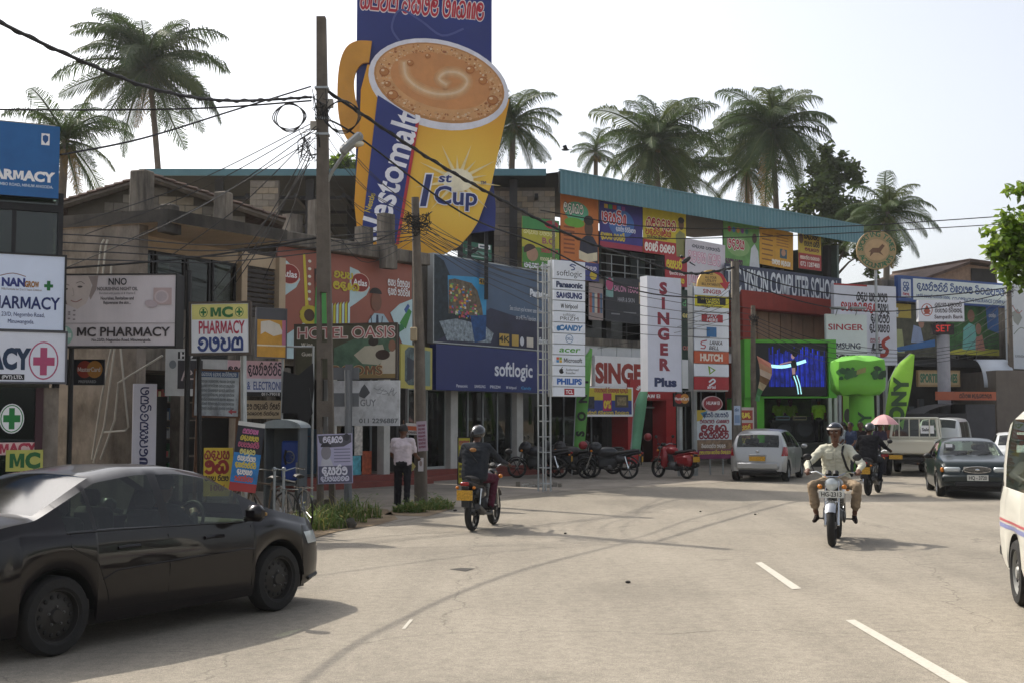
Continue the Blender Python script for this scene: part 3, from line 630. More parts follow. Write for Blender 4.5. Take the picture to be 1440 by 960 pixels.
nm = ['softlogic', 'Panasonic', 'SAMSUNG', 'Whirlpool', 'PRIZM', 'CANDY', 'DELL', 'acer', 'Microsoft', 'Authorised', 'PHILIPS', 'TCL']
cl = ['3a4048', '26365a', '1f2f6a', '33363a', '55585c', '1d6ea8', '2f6a9a', '4f9a3a', '55585c', '33363a', '1f5fae', 'e4e4e6']
for i in range(12):
    s = Sign('brand_panel', None, None, PT, 778, 822.5, pv[i] + .6, pv[i + 1] - .6, mat('panel_white', 'dde3ec', rough=.45, var=.05), o=0, th=.05)
    s.o.location = (s.q0, .04, s.h0); s.o.rotation_euler = (0, 0, 0); s.o.parent = tw
    vc = (pv[i] + pv[i + 1]) / 2; c = C(cl[i])
    if i == 0: s.text('softlogic', 800, 383, 8, c, 'r', wd=36).line([(801, 372), (804, 370), (809, 371.5)], 1.6, C('2f4a86')).line([(801, 372), (806, 374), (807, 377), (803, 378)], 1.6, C('2f4a86'))
    elif i == 6: s.oval(800, vc, 5.4, 6.2, c, 20).oval(800, vc, 4.6, 5.4, mat('panel_white', 'dde3ec'), 20).text('DELL', 800, vc, 3.6, c, 'b', wd=8)
    elif i == 8:
        for k, cc_ in enumerate(('c9502f', '7fa83a', '3a86c0', 'd0a52f')): x0 = 782 + (k % 2) * 4; y0 = vc - 4 + (k // 2) * 4; s.rect(x0, x0 + 3.6, y0, y0 + 3.6, C(cc_))
        s.text('Microsoft', 805, vc, 6, c, 'b', wd=26)
    elif i == 9: s.oval(789, vc + .6, 3.3, 3.6, BLACKP, 16).oval(792, vc - .4, 1.2, 1.5, mat('panel_white', 'dde3ec'), 8).line([(789, vc - 3.5), (790.5, vc - 5.4)], 1, BLACKP, False).text('Authorised', 804, vc - 2, 3.4, c, 'r', wd=18).text('Reseller', 802, vc + 2.6, 3.4, c, 'r', wd=14)
    elif i == 11: s.rect(793, 807, vc - 4.5, vc + 4.5, C('a02030')).text('TCL', 800, vc, 5, WHITE, 'b', wd=10)
    elif i == 4: s.text('softlogic', 800, vc - 3, 4, c, 'r', wd=18).text('PRIZM', 800, vc + 2.5, 5, c, 'r', wd=27)
    elif i == 5: s.text('CANDY', 801, vc, 7, c, 'o', wd=32, shear=.2).oval(785, vc + 1, 3, 4, c, 12)
    else: s.text(nm[i], 800, vc, 7.5 if i != 3 else 6, c, 'o' if i in (1, 2, 10) else 'b', wd={1: 37, 2: 36, 3: 24, 7: 29, 10: 35}.get(i), shear=.15 if i == 7 else 0)
    s.done()

# ------------------------------------------------------------------ mug billboard on the roof
PN = FP(472, 36.5, 4); bp = bld('mug_billboard', 'giant coffee mug cut-out on tall navy billboard above the roofs', PN, 'billboard')
class Cut(Sign):
    """printing on a cut-out, coordinates straight in photo pixels"""
    def __init__(s, pl, par, th): s.pl, s.th, s.k, s.g, s.o = pl, th, 1, MB(), par
    def X(s, u): return s.pl.q(u)
    def Z(s, v): return s.pl.h(600, v)
def cutout(name, poly, y0, y1, m):
    b = MB(); b.prism([(PN.q(u), PN.h(600, v)) for u, v in poly], y0, y1, m); return b.build(name, bp)
NAVY = mat('billboard_navy', '1f2f78', rough=.4, var=.18, scale=.35)
ORNG = mat('mug_orange', 'd99a1e', rough=.4, var=.08, scale=.3)
pan = cutout('back_panel', [(498, -70), (691, -70), (691, 232), (697, 290), (696, 323), (640, 330), (498, 300)], 0, .12, NAVY)
cy_, rx_, ry_, rot_ = 121, 95, 60, 12
body = [(514, 95), (505, 130), (503, 200), (499, 250), (497, 290), (501, 325), (507, 340), (520, 345), (600, 359), (625, 358), (645, 347), (662, 328), (672, 312), (690, 262), (700, 215), (712, 160), (716, 140)]
def el_pts(u, v, a, b_, rot, n=40):
    o = []
    for i in range(n):
        q = 2 * PI * i / n; x, z = a * math.cos(q), b_ * math.sin(q); o.append((u + x * math.cos(R(rot)) - z * math.sin(R(rot)), v + x * math.sin(R(rot)) + z * math.cos(R(rot))))
    return o
t_ = ORNG.node_tree; N_ = t_.nodes; pb_ = N_['Principled BSDF']; old_ = pb_.inputs['Base Color'].links[0].from_socket
tcn = [n for n in N_ if n.type == 'TEX_COORD'][0]; mpn = N_.new('ShaderNodeMapping'); mpn.inputs['Location'].default_value = (-PN.q(648), 0, -PN.h(600, 262)); t_.links.new(tcn.outputs['Object'], mpn.inputs[0])
ln = N_.new('ShaderNodeVectorMath'); ln.operation = 'LENGTH'; t_.links.new(mpn.outputs[0], ln.inputs[0]); rg = N_.new('ShaderNodeMapRange'); rg.inputs[1].default_value = .3; rg.inputs[2].default_value = 2.9; rg.inputs[3].default_value = 1; rg.inputs[4].default_value = 0; rg.interpolation_type = 'SMOOTHSTEP'; t_.links.new(ln.outputs['Value'], rg.inputs[0])
mxn = N_.new('ShaderNodeMix'); mxn.data_type = 'RGBA'; t_.links.new(rg.outputs[0], mxn.inputs[0]); t_.links.new(old_, mxn.inputs[6]); mxn.inputs[7].default_value = lin('efc64a'); t_.links.new(mxn.outputs[2], pb_.inputs['Base Color'])
mug = cutout('mug_cutout', body, -.18, -.06, ORNG)
# handle: ring with a real hole
hn = MB(); outer = [(520, 62), (500, 62), (485, 70), (476, 88), (472, 115), (472, 150), (476, 178), (485, 198), (500, 212)]; inner = [(516, 92), (508, 93), (502, 98), (497, 108), (495, 122), (497, 140), (501, 155), (504, 168), (506, 176)]
outer = [(p.x, p.y) for p in smooth_line(outer)]; inner = [(p.x, p.y) for p in smooth_line(inner)]
vs_ = []
for (a, c) in zip(outer, inner):
    for y in (-.17, -.05): vs_ += [(PN.q(a[0]), y, PN.h(600, a[1])), (PN.q(c[0]), y, PN.h(600, c[1]))]
fs_ = []
for i in range(len(outer) - 1):
    k = 4 * i; fs_ += [(k, k + 1, k + 5, k + 4), (k + 2, k + 6, k + 7, k + 3), (k, k + 4, k + 6, k + 2), (k + 1, k + 3, k + 7, k + 5)]
hn.add(vs_, fs_, mat('handle_orange', 'cf9230', rough=.4, var=.2, scale=.6)); hn.build('mug_handle', bp)
g = Cut(PN, bp, .0)
g.sin([4, 4, 6], 592, 9, 22, C('e6dcdc'), .34, wd=178, seed=21, rot=4); g.k += 2; g.sin([4, 4, 6], 592, 9, 22, C('b8283a'), .2, wd=178, seed=21, rot=4)
g.line([(560, 60), (548, 40), (560, 15), (590, 30), (620, 50), (650, 40)], 3, C('4a5590')).rect(498, 691, -70, -22, C('b8502a'))
g.done('headline_print')
g = Cut(PN, bp, .18); ww = C('dfe0ea')
def rim(u, v, a, b_, m): g.poly(el_pts(u, v, a, b_, rot_), m)
rim(615, 121, 101, 62, ww); rim(616, 119, 94, 54, C('b9854f')); CF = mat('coffee_top', 'd09c66', rough=.4, var=.16, scale=2.2); rim(616, 118, 91, 51, CF); CF2 = mat('coffee_mid', 'c88a52', rough=.4, var=.14, scale=1.6); rim(618, 116, 72, 38, CF2)
for w_, c_ in ((17, 'cc9460'), (12, 'd0a070'), (7, 'd8b084'), (3, 'e2c4a0')): g.line([(566, 92), (570, 112), (590, 128), (618, 135), (645, 130), (656, 116), (645, 105), (626, 104), (616, 113), (626, 121)], w_, C(c_))
rn = random.Random(9)
for i in range(420):
    a = rn.uniform(0, 2 * PI); rr_ = rn.uniform(.78, .985); x, z = 92 * rr_ * math.cos(a), 52 * rr_ * math.sin(a)
    u = 616 + x * math.cos(R(rot_)) - z * math.sin(R(rot_)); v = 119 + x * math.sin(R(rot_)) + z * math.cos(R(rot_)); r_ = rn.choice((.6, .7, .9, 1.2, 1.7)); g.oval(u, v, r_ * 1.2, r_, C(rn.choice(('9a5a2c', 'dcb48a', 'b0703c', 'd0a070', 'e3c8a4'))), 7); g.k -= .93
g.k += 3
for u, v, r_ in ((538, 105, 9), (543, 122, 6), (550, 137, 10), (660, 100, 8), (678, 115, 8), (692, 142, 10), (600, 82, 5), (575, 92, 6)): r_ *= .8; g.oval(u, v, r_, r_ * .85, C('a8642f'), 16).oval(u, v, r_ * .8, r_ * .66, C('b87a42'), 16).oval(u - r_ * .3, v - r_ * .3, r_ * .35, r_ * .25, C('e6c8a4'), 10)
# blue band with the slanted name
g.poly([(529, 138), (586, 172), (557, 345), (507, 337)], NAVY).poly([(584, 172), (588, 174), (560, 346), (556, 345)], C('b8303a'))
g.text('Nestomalt', 546, 252, 36, C('ececf2'), 'b', wd=188, rot=-74); g.text('Nestle', 519, 288, 8, C('c9b23a'), 'b', wd=28, rot=-74)
for a in range(0, 360, 20):
    L_ = 62 if a % 40 == 0 else 42; c_, s_ = math.cos(R(a + 8)), math.sin(R(a + 8)); px, pz = -s_ * 3.5, c_ * 3.5
    g.poly([(643 + px, 255 + pz), (643 + c_ * L_, 255 + s_ * L_ * .85), (643 - px, 255 - pz)], C('ecd9a0'))
g.oval(643, 255, 22, 16, C('efe6c8'), 20); g.k += 1
for f_, c_, in (('o', 'e8e8f0'), ('b', '24326f')):
    g.text('1', 594, 270, 42, C(c_), f_, wd=30, shear=.2).text('st', 624, 252, 12, C(c_), f_, wd=18, shear=.1).text('Cup', 640, 277, 24, C(c_), f_, wd=62, rot=2); g.k += 2
g.text('TM', 679, 258, 4, C('24326f')).done('mug_print')
b = MB()
for u in (520, 560, 610, 660, 684): b.box(PN.q(u) - .06, PN.q(u) + .06, .13, .25, PN.h(600, 420), PN.h(600, -40), DARKST)
for v in (0, 80, 160, 240, 310): b.box(PN.q(505), PN.q(688), .25, .3, PN.h(600, v) - .04, PN.h(600, v) + .04, DARKST)
b.build('support_frame', bp)
# ------------------------------------------------------------------ long three storey building with teal roof
P = PL_F; lb = bld('long_building', 'long three storey commercial building with teal corrugated roof and open upper floor', P)
qE = P.q(1182); H1, H2, HR = 4.75, 6.95, 10.5; hF = HR - .82
b = MB()
for h in (H1, H2): b.box(-.3, qE, -.1, 9, h - .28, h, CONC)
b.build('floor_slab', lb)
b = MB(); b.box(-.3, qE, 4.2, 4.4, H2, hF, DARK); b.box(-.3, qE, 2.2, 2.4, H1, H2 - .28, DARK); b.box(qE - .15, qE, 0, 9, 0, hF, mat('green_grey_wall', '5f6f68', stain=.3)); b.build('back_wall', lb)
for i in range(6):
    q = .1 + i * (qE - .4) / 5; c = MB(); c.box(q - .13, q + .13, .3, .56, 0, hF, mat('dark_column', '3a3a3a', rough=.8, stain=.4)); c.build('column', lb)
# railing on the open floor
b = MB()
for z in (.35, .65, 1.0): b.tube([(1.5, .1, H2 + z), (qE * .62, .1, H2 + z)], .02, GALV, 5)
for i in range(12): q = 1.5 + i * .72; b.tube([(q, .1, H2), (q, .1, H2 + 1.0)], .02, GALV, 5)
b.build('railing', lb)
for i, q in enumerate((3.4, 5.0, 6.4, 9.0, 10.6)):
    w_ = MB(); w_.box(q, q + .9, 4.12, 4.19, H2 + .6, H2 + 2.0, mat('painted_lit_window', '7d8a8c')); w_.build('window', lb)  # opaque pale panels, the brightness of the windows is only painted
# corrugated fascia, ribs modelled
f = MB(); n = int((qE + .5) / .11); zt, zb = HR, hF; pts = []
for i in range(n * 2 + 2):
    x = -.02 + i * .055; y = -.95 + (0 if (i // 2) % 2 else -.035) ; pts.append((x, y))
vs_ = [(x, y, zb) for x, y in pts] + [(x, y, zt) for x, y in pts]; m_ = len(pts)
f.add(vs_, [(i, i + 1, i + 1 + m_, i + m_) for i in range(m_ - 1)], TEAL); qX = pts[-1][0]; f.build('fascia', lb)
f = MB(); f.box(-.02, qX, -.94, -.9, zb + .02, zt - .02, TEALD); f.box(-.02, qX, -1.0, -.9, zt, zt + .05, TEAL); f.build('fascia_backing', lb)
f = MB(); f.add([(-.02, -.92, HR - .05), (qX, -.92, HR - .05), (qX, 9, HR + .6), (-.02, 9, HR + .6)], [(0, 1, 2, 3)], TEALD); f.build('roof', lb)
# left wing of the same roof, edge square to the camera
PW = Plane((-13.1, 42.0), (1.2, 42.0)); wing = bld('terrace_roof', 'wide dark-bellied roof with thin teal edge behind the mug billboard', PW)
L_ = PW.len; f = MB(); f.box(0, L_, 0, .06, HR - .2, HR + .04, TEAL); f.build('edge_trim', wing)
f = MB(); f.add([(0, .06, HR - .12), (L_, .06, HR - .12), (L_, 12, HR - 1.2), (0, 12, HR - 1.2)], [(0, 1, 2, 3)], TEALD); f.build('roof_sheet', wing)
f = MB()
for i in range(9): f.box(.3 + i * 1.7, .42 + i * 1.7, .2, 11.5, HR - .95, HR - .8, DARKST)
for y in (1, 3, 5, 8): f.box(.1, L_ - .1, y, y + .1, HR - .78 - y * .09, HR - .66 - y * .09, DARKST)
f.build('rafters', wing)
for u in (722, 648, 430, 300):
    c = MB(); c.box(PW.q(u) - .14, PW.q(u) + .14, .4, .68, 4, HR - .25, mat('dark_column', '3a3a3a')); c.build('column', wing)
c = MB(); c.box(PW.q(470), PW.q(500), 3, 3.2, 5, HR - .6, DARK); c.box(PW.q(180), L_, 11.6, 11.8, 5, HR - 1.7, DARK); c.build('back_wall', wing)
b = MB(); b.box(PW.q(694), PW.q(782), .8, 1.0, 5.5, PW.h(700, 258), MORT); bw_ = b.build('block_wall', wing)
blocks(bw_, PW.q(694), PW.q(782), 5.9, PW.h(700, 258), .78, bw=.4, bh=.2, seed=4)
b = MB(); b.box(PW.q(384), PW.q(420), -4, -3.8, 5.5, PW.h(390, 285), MORT); bw2 = b.build('block_wall', wing); blocks(bw2, PW.q(384), PW.q(420), 6.3, PW.h(390, 285), -4.02, seed=6)
# first floor fronts
b = MB(); b.box(P.q(822), P.q(1050), -.02, .2, P.h(880, 503), H1 - .28, WHITE)
b.build('cladding', lb)
for i in range(9):
    q0 = P.q(822) + i * .82; c = MB(); c.box(q0 + .01, q0 + .8, -.05, -.02, P.h(880, 503), H1 - .02, mat('clad_panel', 'bfc1c2', rough=.5, var=.06)); c.build('cladding_panel', lb)
shopfront(lb, P.q(822), P.q(1045), H1, H2 - .3, 8, 1.2, fm=DARKST, gm=glass('dark_glass', '7f8d88', .25))
# ground floor
hG = P.h(880, 545)
room(lb, P.q(770), P.q(1045), .15, hG, .9, 6, '50605c', 12, 26)
shopfront(lb, P.q(770), P.q(868), .15, hG, 5, .7); shopfront(lb, P.q(936), P.q(1045), .15, hG, 5, .7)
b = MB(); b.box(P.q(765), P.q(1182), -.6, .9, 0, .14, PAVE); b.build('step', lb)
# red portal
pr = MB(); u0, u1 = P.q(869), P.q(936); pm = mat('red_portal', 'a82a2e', rough=.4, var=.06); hp_ = P.h(869, 533)
pr.box(u0, u0 + .55, -.5, .7, .14, hp_, pm); pr.box(u1 - .55, u1, -.5, .7, .14, hp_, pm); pr.box(u0 + .55, u1 - .55, -.5, .7, P.h(869, 562), hp_, pm); pr.build('red_portal', lb)
g_ = MB(); g_.box(u0 + .55, u1 - .55, .2, .22, .14, P.h(869, 562), SHOPGL); g_.build('pane', lb)
c = MB(); c.box(u0 + 1.25, u0 + 1.3, .1, .18, .14, P.h(869, 562), ALU); c.box(u0 + .56, u1 - .56, .1, .18, 2.2, 2.26, ALU); c.build('door_frame', lb)
s = Sign('portal_lettering', 'white phone brand lettering on red shop portal', 'sign', P, 871, 934, 534, 560, pm, o=.52, th=.02)
for k in range(7):
    a = R(-160 + k * 23); s.oval(886 + 5 * math.cos(a), 549 + 6 * math.sin(a), 2.6, 1.1, WHITE, 8, rot=math.degrees(a))
s.text('HUAWEI', 898, 556, 5, WHITE, 'b', wd=30).done()
# white fascia with red shop name
s = Sign('shop_fascia', 'long white fascia with red and blue shop lettering behind tower signs', 'sign', P, 824, 1002, 500, 543, WHITE, o=.3, th=.15)
s.text('SINGER', 862, 524, 25, C('9a3a30'), 'o', wd=74).text('PLUS', 912, 526, 20, C('26407a'), 'o', wd=44).text('SISIL', 978, 526, 20, C('4a7a94'), 'o', wd=46).done()
s = Sign('promotion_banner', 'yellow and blue zero percent promotion banner above parked motorcycles', 'banner', P, 792, 869, 543, 585, WHITE, o=.75, th=.015)
s.rect(794, 867, 545, 562, C('c9b83a')).rect(794, 867, 562, 582, C('2f3f86')).rect(826, 838, 552, 577, C('b02a5a')).text('0%', 832, 568, 10, C('e0c83a'), 'o', wd=10).rect(843, 862, 554, 572, C('4a4038')).rect(846, 859, 557, 569, mat('room_print', '8a7a5a', var=.7, scale=12)).rect(800, 814, 557, 574, mat('goods_print', '3a3a42', var=.8, scale=12)).sin([6, 5, 4], 838, 548, 5, C('a0283a'), .24, wd=48, seed=2).sin([5, 6, 5], 830, 580, 3.6, C('d9c040'), .24, wd=66, seed=5).done()
# banners on the open floor ------------------------------------------------
def ban(name, label, u0, u1, vt, vb, m, o=.25, tilt=0.0): return Sign(name, label, 'banner', P, u0, u1, vt, vb, m, o=o, th=.02, tilt=tilt)
s = ban('advert_banner', 'green and yellow tuition banner with child photo, leftmost under roof', 727, 779, 305, 377, C('b8b03a'))
s.rect(727, 779, 305, 322, C('3f8a4a')).oval(768, 312, 10, 6, C('a8283a')).text('B.C', 763, 336, 8, C('9a4a6a'), 'b').sin([4, 5], 752, 326, 5, C('e0dc9a'), .24, wd=46, seed=1).poly([(727, 377), (727, 348), (779, 345), (779, 377)], C('4f8a3a')).oval(741, 357, 8, 10, C('b08a70')).oval(738, 352, 9, 9, C('3a2a22'), a0=150, a1=330).sin([4, 3], 765, 350, 5, C('b8324a'), .26, wd=24, seed=7).sin([5, 4], 764, 362, 4, C('dcd9b0'), .26, wd=24, seed=8).sin([4, 4], 752, 373, 6, C('e6e6ee'), .28, wd=44, seed=9).done()
s = ban('advert_banner', 'orange tuition banner with seated reading man above brand tower', 781, 834, 274, 392, mat('banner_orange', 'c4743a', var=.2, scale=1))
s.oval(803, 296, 17, 14, C('5fae8a')).oval(800, 312, 14, 7, C('6aa83a')).sin([5], 799, 292, 13, C('22303a'), .3, wd=28, seed=3); s.k += 1; s.sin([5], 799, 292, 13, C('e8e6da'), .16, wd=28, seed=3)
s.oval(820, 318, 6, 12, C('5a4030')).poly([(806, 360), (808, 335), (816, 328), (826, 328), (833, 340), (833, 366)], C('26283a')).oval(820, 306, 7, 7, C('241c1a')).poly([(806, 350), (818, 354), (832, 350), (832, 362), (818, 366), (806, 362)], C('d9cdb0'))
for k in range(7): s.rect(785, 800, 318 + k * 6, 320.5 + k * 6, C('8a4a28'))
s.rect(781, 834, 366, 392, C('39407e')).sin([5, 5], 810, 374, 5, C('e0d9e6'), .24, wd=42, seed=4).oval(826, 384, 5, 6, C('c9b02f')).done()
s = ban('advert_banner', 'purple night-sky tuition banner with planet, second row under roof', 836, 896, 284, 348, mat('banner_indigo', '3a3580', var=.3, scale=1.5))
s.oval(866, 312, 18, 20, C('3f6ab0'))
for k, c_ in enumerate(('c9a03a', '3a9a5a', 'c0403a', '4a7ac9', '8a4a9a')): s.rect(842 + k * 6, 847 + k * 6, 287, 293, C(c_))
s.sin([4], 856, 306, 14, C('e6dfe6'), .36, wd=34, seed=12); s.k += 1; s.sin([4], 856, 306, 14, C('c0303f'), .2, wd=34, seed=12); s.sin([4, 6], 872, 320, 5, C('dfe3f0'), .22, wd=28, seed=5).sin([4, 4], 854, 332, 8, C('d9c23a'), .26, wd=34, seed=6).rect(836, 896, 340, 348, C('a0304a')).done()
s = ban('advert_banner', 'yellow and red tuition banner with man in olive shirt at right', 897, 957, 293, 356, C('d0bc33'))
s.sin([6], 922, 313, 13, C('e9e0c0'), .36, wd=42, seed=22); s.k += 1; s.sin([6], 922, 313, 13, C('b0282a'), .2, wd=42, seed=22); s.sin([7], 918, 326, 7, C('b0282a'), .22, wd=36, seed=14).sin([5, 4], 916, 333, 3.5, C('3a3020'), .24, wd=28, seed=2).rect(897, 945, 337, 356, C('b0282e')).sin([4, 4], 920, 347, 10, C('ece6e0'), .26, wd=42, seed=15).poly([(943, 356), (942, 325), (948, 318), (955, 322), (957, 356)], C('8a8a58')).oval(950, 309, 4, 8, C('6a4a38')).oval(950, 303, 4.5, 4.5, C('231b18')).done()
s = ban('advert_banner', 'small red tuition banner with yellow lettering behind pale tower', 925, 956, 360, 402, C('a8303a'), o=.35)
s.sin([4], 938, 372, 10, C('dcc93a'), .26, wd=22, seed=4).sin([5, 4], 942, 384, 4, C('e6dada'), .24, wd=22, seed=5).sin([4], 944, 394, 6, C('dcc93a'), .26, wd=16, seed=6).done()
s = ban('advert_banner', 'white banner with pink lettering hung from the open floor', 953, 1009, 336, 428, mat('banner_white', 'cfc9d2', var=.06), o=.32, tilt=1.5)
s.sin([4, 5], 982, 345, 4, C('4a4a5a'), .22, wd=40, seed=1).sin([4, 3], 980, 360, 13, C('d28aa8'), .34, wd=46, seed=16); s.k += 1; s.sin([4, 3], 980, 360, 13, C('e3d6de'), .16, wd=46, seed=16); s.sin([5], 975, 392, 15, C('c06a94'), .34, wd=34, seed=17); s.k += 1; s.sin([5], 975, 392, 15, C('e3d6de'), .16, wd=34, seed=17); s.done()
s = ban('advert_banner', 'green leafy tuition banner with person in white at right edge', 1010, 1060, 310, 374, mat('banner_green', '6a9a58', var=.3, scale=2))
for k in range(5): s.oval(1018 + k * 6, 322, 2.2, 4, C(('b0304a', '3a6ab0', 'c0803a', '7a3a8a', '2f7a5a')[k]))
s.oval(1030, 345, 16, 14, C('8ab070')).sin([4], 1027, 342, 12, C('e9e3e3'), .36, wd=24, seed=9); s.k += 1; s.sin([4], 1027, 342, 12, C('b8283a'), .2, wd=24, seed=9); s.poly([(1045, 374), (1048, 345), (1053, 338), (1058, 348), (1060, 374)], C('ccd0d6')).oval(1053, 330, 3.4, 7, C('4a362c')).sin([4, 4], 1024, 367, 6, C('5a2a50'), .28, wd=24, seed=10).done()
s = ban('advert_banner', 'golden orange timetable banner with small portrait', 1060, 1107, 318, 372, mat('banner_gold', 'cf9a33', var=.15), tilt=2)
for k in range(6): s.rect(1063, 1078, 328 + k * 7, 330 + k * 7, C('8a5a28'))
for k in range(5): s.rect(1083, 1100, 324 + k * 4, 325.5 + k * 4, C('a06a28'))
s.rect(1088, 1098, 345, 358, C('3a5a6a')).oval(1093, 350, 3, 5, C('b98a6a')).sin([4, 5], 1090, 365, 6, C('ece6da'), .28, wd=26, seed=11).done()
s = ban('advert_banner', 'narrow yellow and red banner with phone number, rightmost under roof', 1115, 1147, 326, 378, C('c9ae3a'))
s.oval(1119, 336, 3, 7, C('6a4a38')).sin([5], 1134, 332, 6, C('2a2418'), .28, wd=22, seed=1).sin([4, 3], 1134, 342, 6, C('2a2418'), .28, wd=22, seed=2).sin([5], 1134, 350, 4, C('7a2a28'), .28, wd=20, seed=3).rect(1115, 1147, 356, 378, C('a8332f')).sin([5, 5], 1131, 362, 4, C('ece0d0'), .26, wd=27, seed=4).text('072 1287400', 1131, 371, 6, C('ece6e0'), 'b', wd=27).done()
s = ban('school_banner', 'dark blue computer school banner with large white capitals', 1005, 1169, 372, 413, mat('banner_slate', '3c4358', var=.2, scale=1.5), o=.5)
s.text('TEC VISION COMPUTER SCHOOL', 1086, 393, 31, C('d3d8de'), 'b', wd=158).done()
# red beam and brown panels
b = MB(); hb0, hb1 = P.h(1045, 436), P.h(1045, 411); b.box(P.q(1028), P.q(1170), -.6, .4, hb0, hb1, REDP, bev=.03); b.box(P.q(1030), P.q(1046), -.55, .4, .1, hb0, REDP); b.box(P.q(1160), P.q(1170), -.5, .4, .1, hb0, REDP); b.build('red_beam', lb)
for i in range(7):
    q0 = P.q(1048) + i * (P.q(1160) - P.q(1048)) / 7; c = MB(); c.box(q0 + .04, q0 + (P.q(1160) - P.q(1048)) / 7 - .03, .0, .05, 3.5, hb0, mat('brown_panel', '9a7a62', rough=.6, var=.2, stain=.3)); c.build('wall_panel', lb)
# smaller signs on the first floor
s = ban('salon_sign', 'dark salon sign with pink lettering on first floor', 845, 900, 389, 452, mat('salon_dark', '33343a', var=.2), o=.2)
s.rect(846, 856, 391, 418, C('7aa09a')).oval(851, 400, 5, 9, C('b04a72')).text('SALON TEXAS', 874, 405, 8, C('c98aa8'), 'b', wd=34).text('HAIR & SKIN', 874, 420, 6, C('b0b0b8'), 'r', wd=24).rect(892, 899, 393, 424, mat('salon_photo', 'a08a6a', var=.6, scale=8)).rect(853, 865, 440, 442, C('7a7a80')).rect(870, 888, 437, 438.5, C('7a7a80')).done()
s = ban('shop_poster', 'faded striped poster beside salon sign on first floor', 822, 842, 398, 450, C('9a8a86'), o=.2)
for k, c_ in enumerate(('b0604a', '5a7a9a', 'c9c0b0', '8a3a3a', '4a6a8a')): s.rect(823 + k * 3.7, 826 + k * 3.7, 412, 440, C(c_))
s.done()
s = ban('printing_shop_sign', 'tall dark green printing shop sign half hidden between tower posts', 946, 1000, 408, 548, mat('sign_deepgreen', '24382f', var=.2), o=.35)
for t_, v_, c_ in (('d Plott', 427, '5fa06a'), ('er Print', 443, 'd0c070'), ('ons We', 488, 'b06a60')): s.text(t_, 964, v_, 8, C(c_), 'b', wd=30)
s.sin([5, 4], 973, 518, 7, C('c0c8c0'), .24, wd=46).done()
# singer towers
PS = UP(897, 37.2, 948, 38.0)
s = Sign('tower_sign', 'tall pale tower sign with vertical maroon letters', 'sign', PS, 897, 944, 390, 550, mat('sign_lilac_grey', 'cfd3e2', rough=.4, var=.06), o=.1, th=.35, side=GREYW)
for k, ch in enumerate('SINGER'): s.text(ch, 919, 406 + k * 21.3, 15, C('8a2a3e'), 'o', wd=None)
s.text('Plus', 921, 537, 11, C('22325e'), 'o', wd=31)
s.post(955, .09, GALV, 396).post(976, .085, GALV, 392).done()
PU = UP(975, 37.6, 1025, 38.4)
b = MB(); ut = bld('payment_tower', 'stacked payment and phone brand tower sign with yellow arch top', PU, 'sign')
b.box(PU.q(975), PU.q(1024), .02, .25, PU.h(975, 549), PU.h(975, 402), GALV); b.build('sign_box', ut)
def sub(name, pl, u0, u1, vt, vb, m, par, y=0.0, th=.04, shape=None):
    s = Sign(name, None, None, pl, u0, u1, vt, vb, m, th=th, shape=shape); s.o.location = (s.q0, y, s.h0); s.o.rotation_euler = (0, 0, 0); s.o.parent = par; return s
arc = [(979 + 21 * (1 - math.cos(R(a))), 403 - 25 * math.sin(R(a))) for a in range(0, 181, 12)]
s = sub('arch_panel', PU, 979, 1022, 378, 403, C('cfa95a'), ut, shape=arc); s.oval(1001, 403, 21, 25, C('cfa95a'), a0=180, a1=360)
for k, t_ in enumerate(('FOR', 'ALL YOUR', 'UTILITY', 'BILL PAYMENTS')): s.text(t_, 998, 384 + k * 5, 3.4, C('4a3a28'), 'b', wd=(6, 16, 15, 26)[k])
s.line([(1003, 380), (1013, 385), (1018, 396)], 4.5, C('b0303a')).poly([(1010, 396), (1025, 393), (1019, 406)], C('b0303a')).done()
pw = mat('panel_white', 'dde3ec'); rows = [(403, 414.5), (415, 437), (439, 456), (457, 474), (475, 492), (493, 510), (511, 528), (529, 547)]
for k, (a, c_) in enumerate(rows):
    m_ = {5: C('c05a38'), 7: C('a3262f')}.get(k, pw); s = sub('brand_panel', PU, 975.5, 1023.5, a, c_, m_, ut); v = (a + c_) / 2
    if k == 0: s.text('SINGER', 1000, v, 5.5, C('a02838'), 'b', wd=26)
    if k == 1: s.rect(975.5, 1023.5, 415, 431, C('d3c933')).rect(979, 1019, 416, 427, BLACKP).text('WESTERN', 997, 419, 4, C('d3c933'), 'o', wd=26).text('UNION', 1001, 424, 4, C('d3c933'), 'o', wd=19).text('MONEY TRANSFER', 999, 430, 2.6, BLACKP, 'b', wd=28)
    if k == 2: s.rect(985, 1015, 441, 452, C('a8323c')).text('PAY', 1000, 444, 4, pw, 'b', wd=14).text('HERE', 1000, 449, 4, pw, 'b', wd=16)
    if k == 3: s.rect(992, 1006, 459, 473, C('2f6fa8'))
    if k == 4: s.text('LANKA', 1005, 481, 5, BLACKP, 'b', wd=18, shear=.2).text('BELL', 1002, 488, 5, BLACKP, 'b', wd=14, shear=.2).line([(992, 478), (985, 480), (985, 484), (990, 485), (989, 489), (984, 489)], 1.5, C('a8323c'))
    if k == 5: s.text('HUTCH', 999, v, 9, C('e8dccf'), 'o', wd=32)
    if k == 6: s.poly([(994, 513), (1005, 519), (996, 526)], C('7aa82f')).poly([(997, 516), (1002, 519.5), (997.5, 523)], pw)
    if k == 7: s.line([(996, 536), (1001, 532), (1004, 535), (999, 539), (996, 541)], 2.2, pw).text('airtel', 999, 543, 4.5, pw, 'b', wd=12)
    s.done()
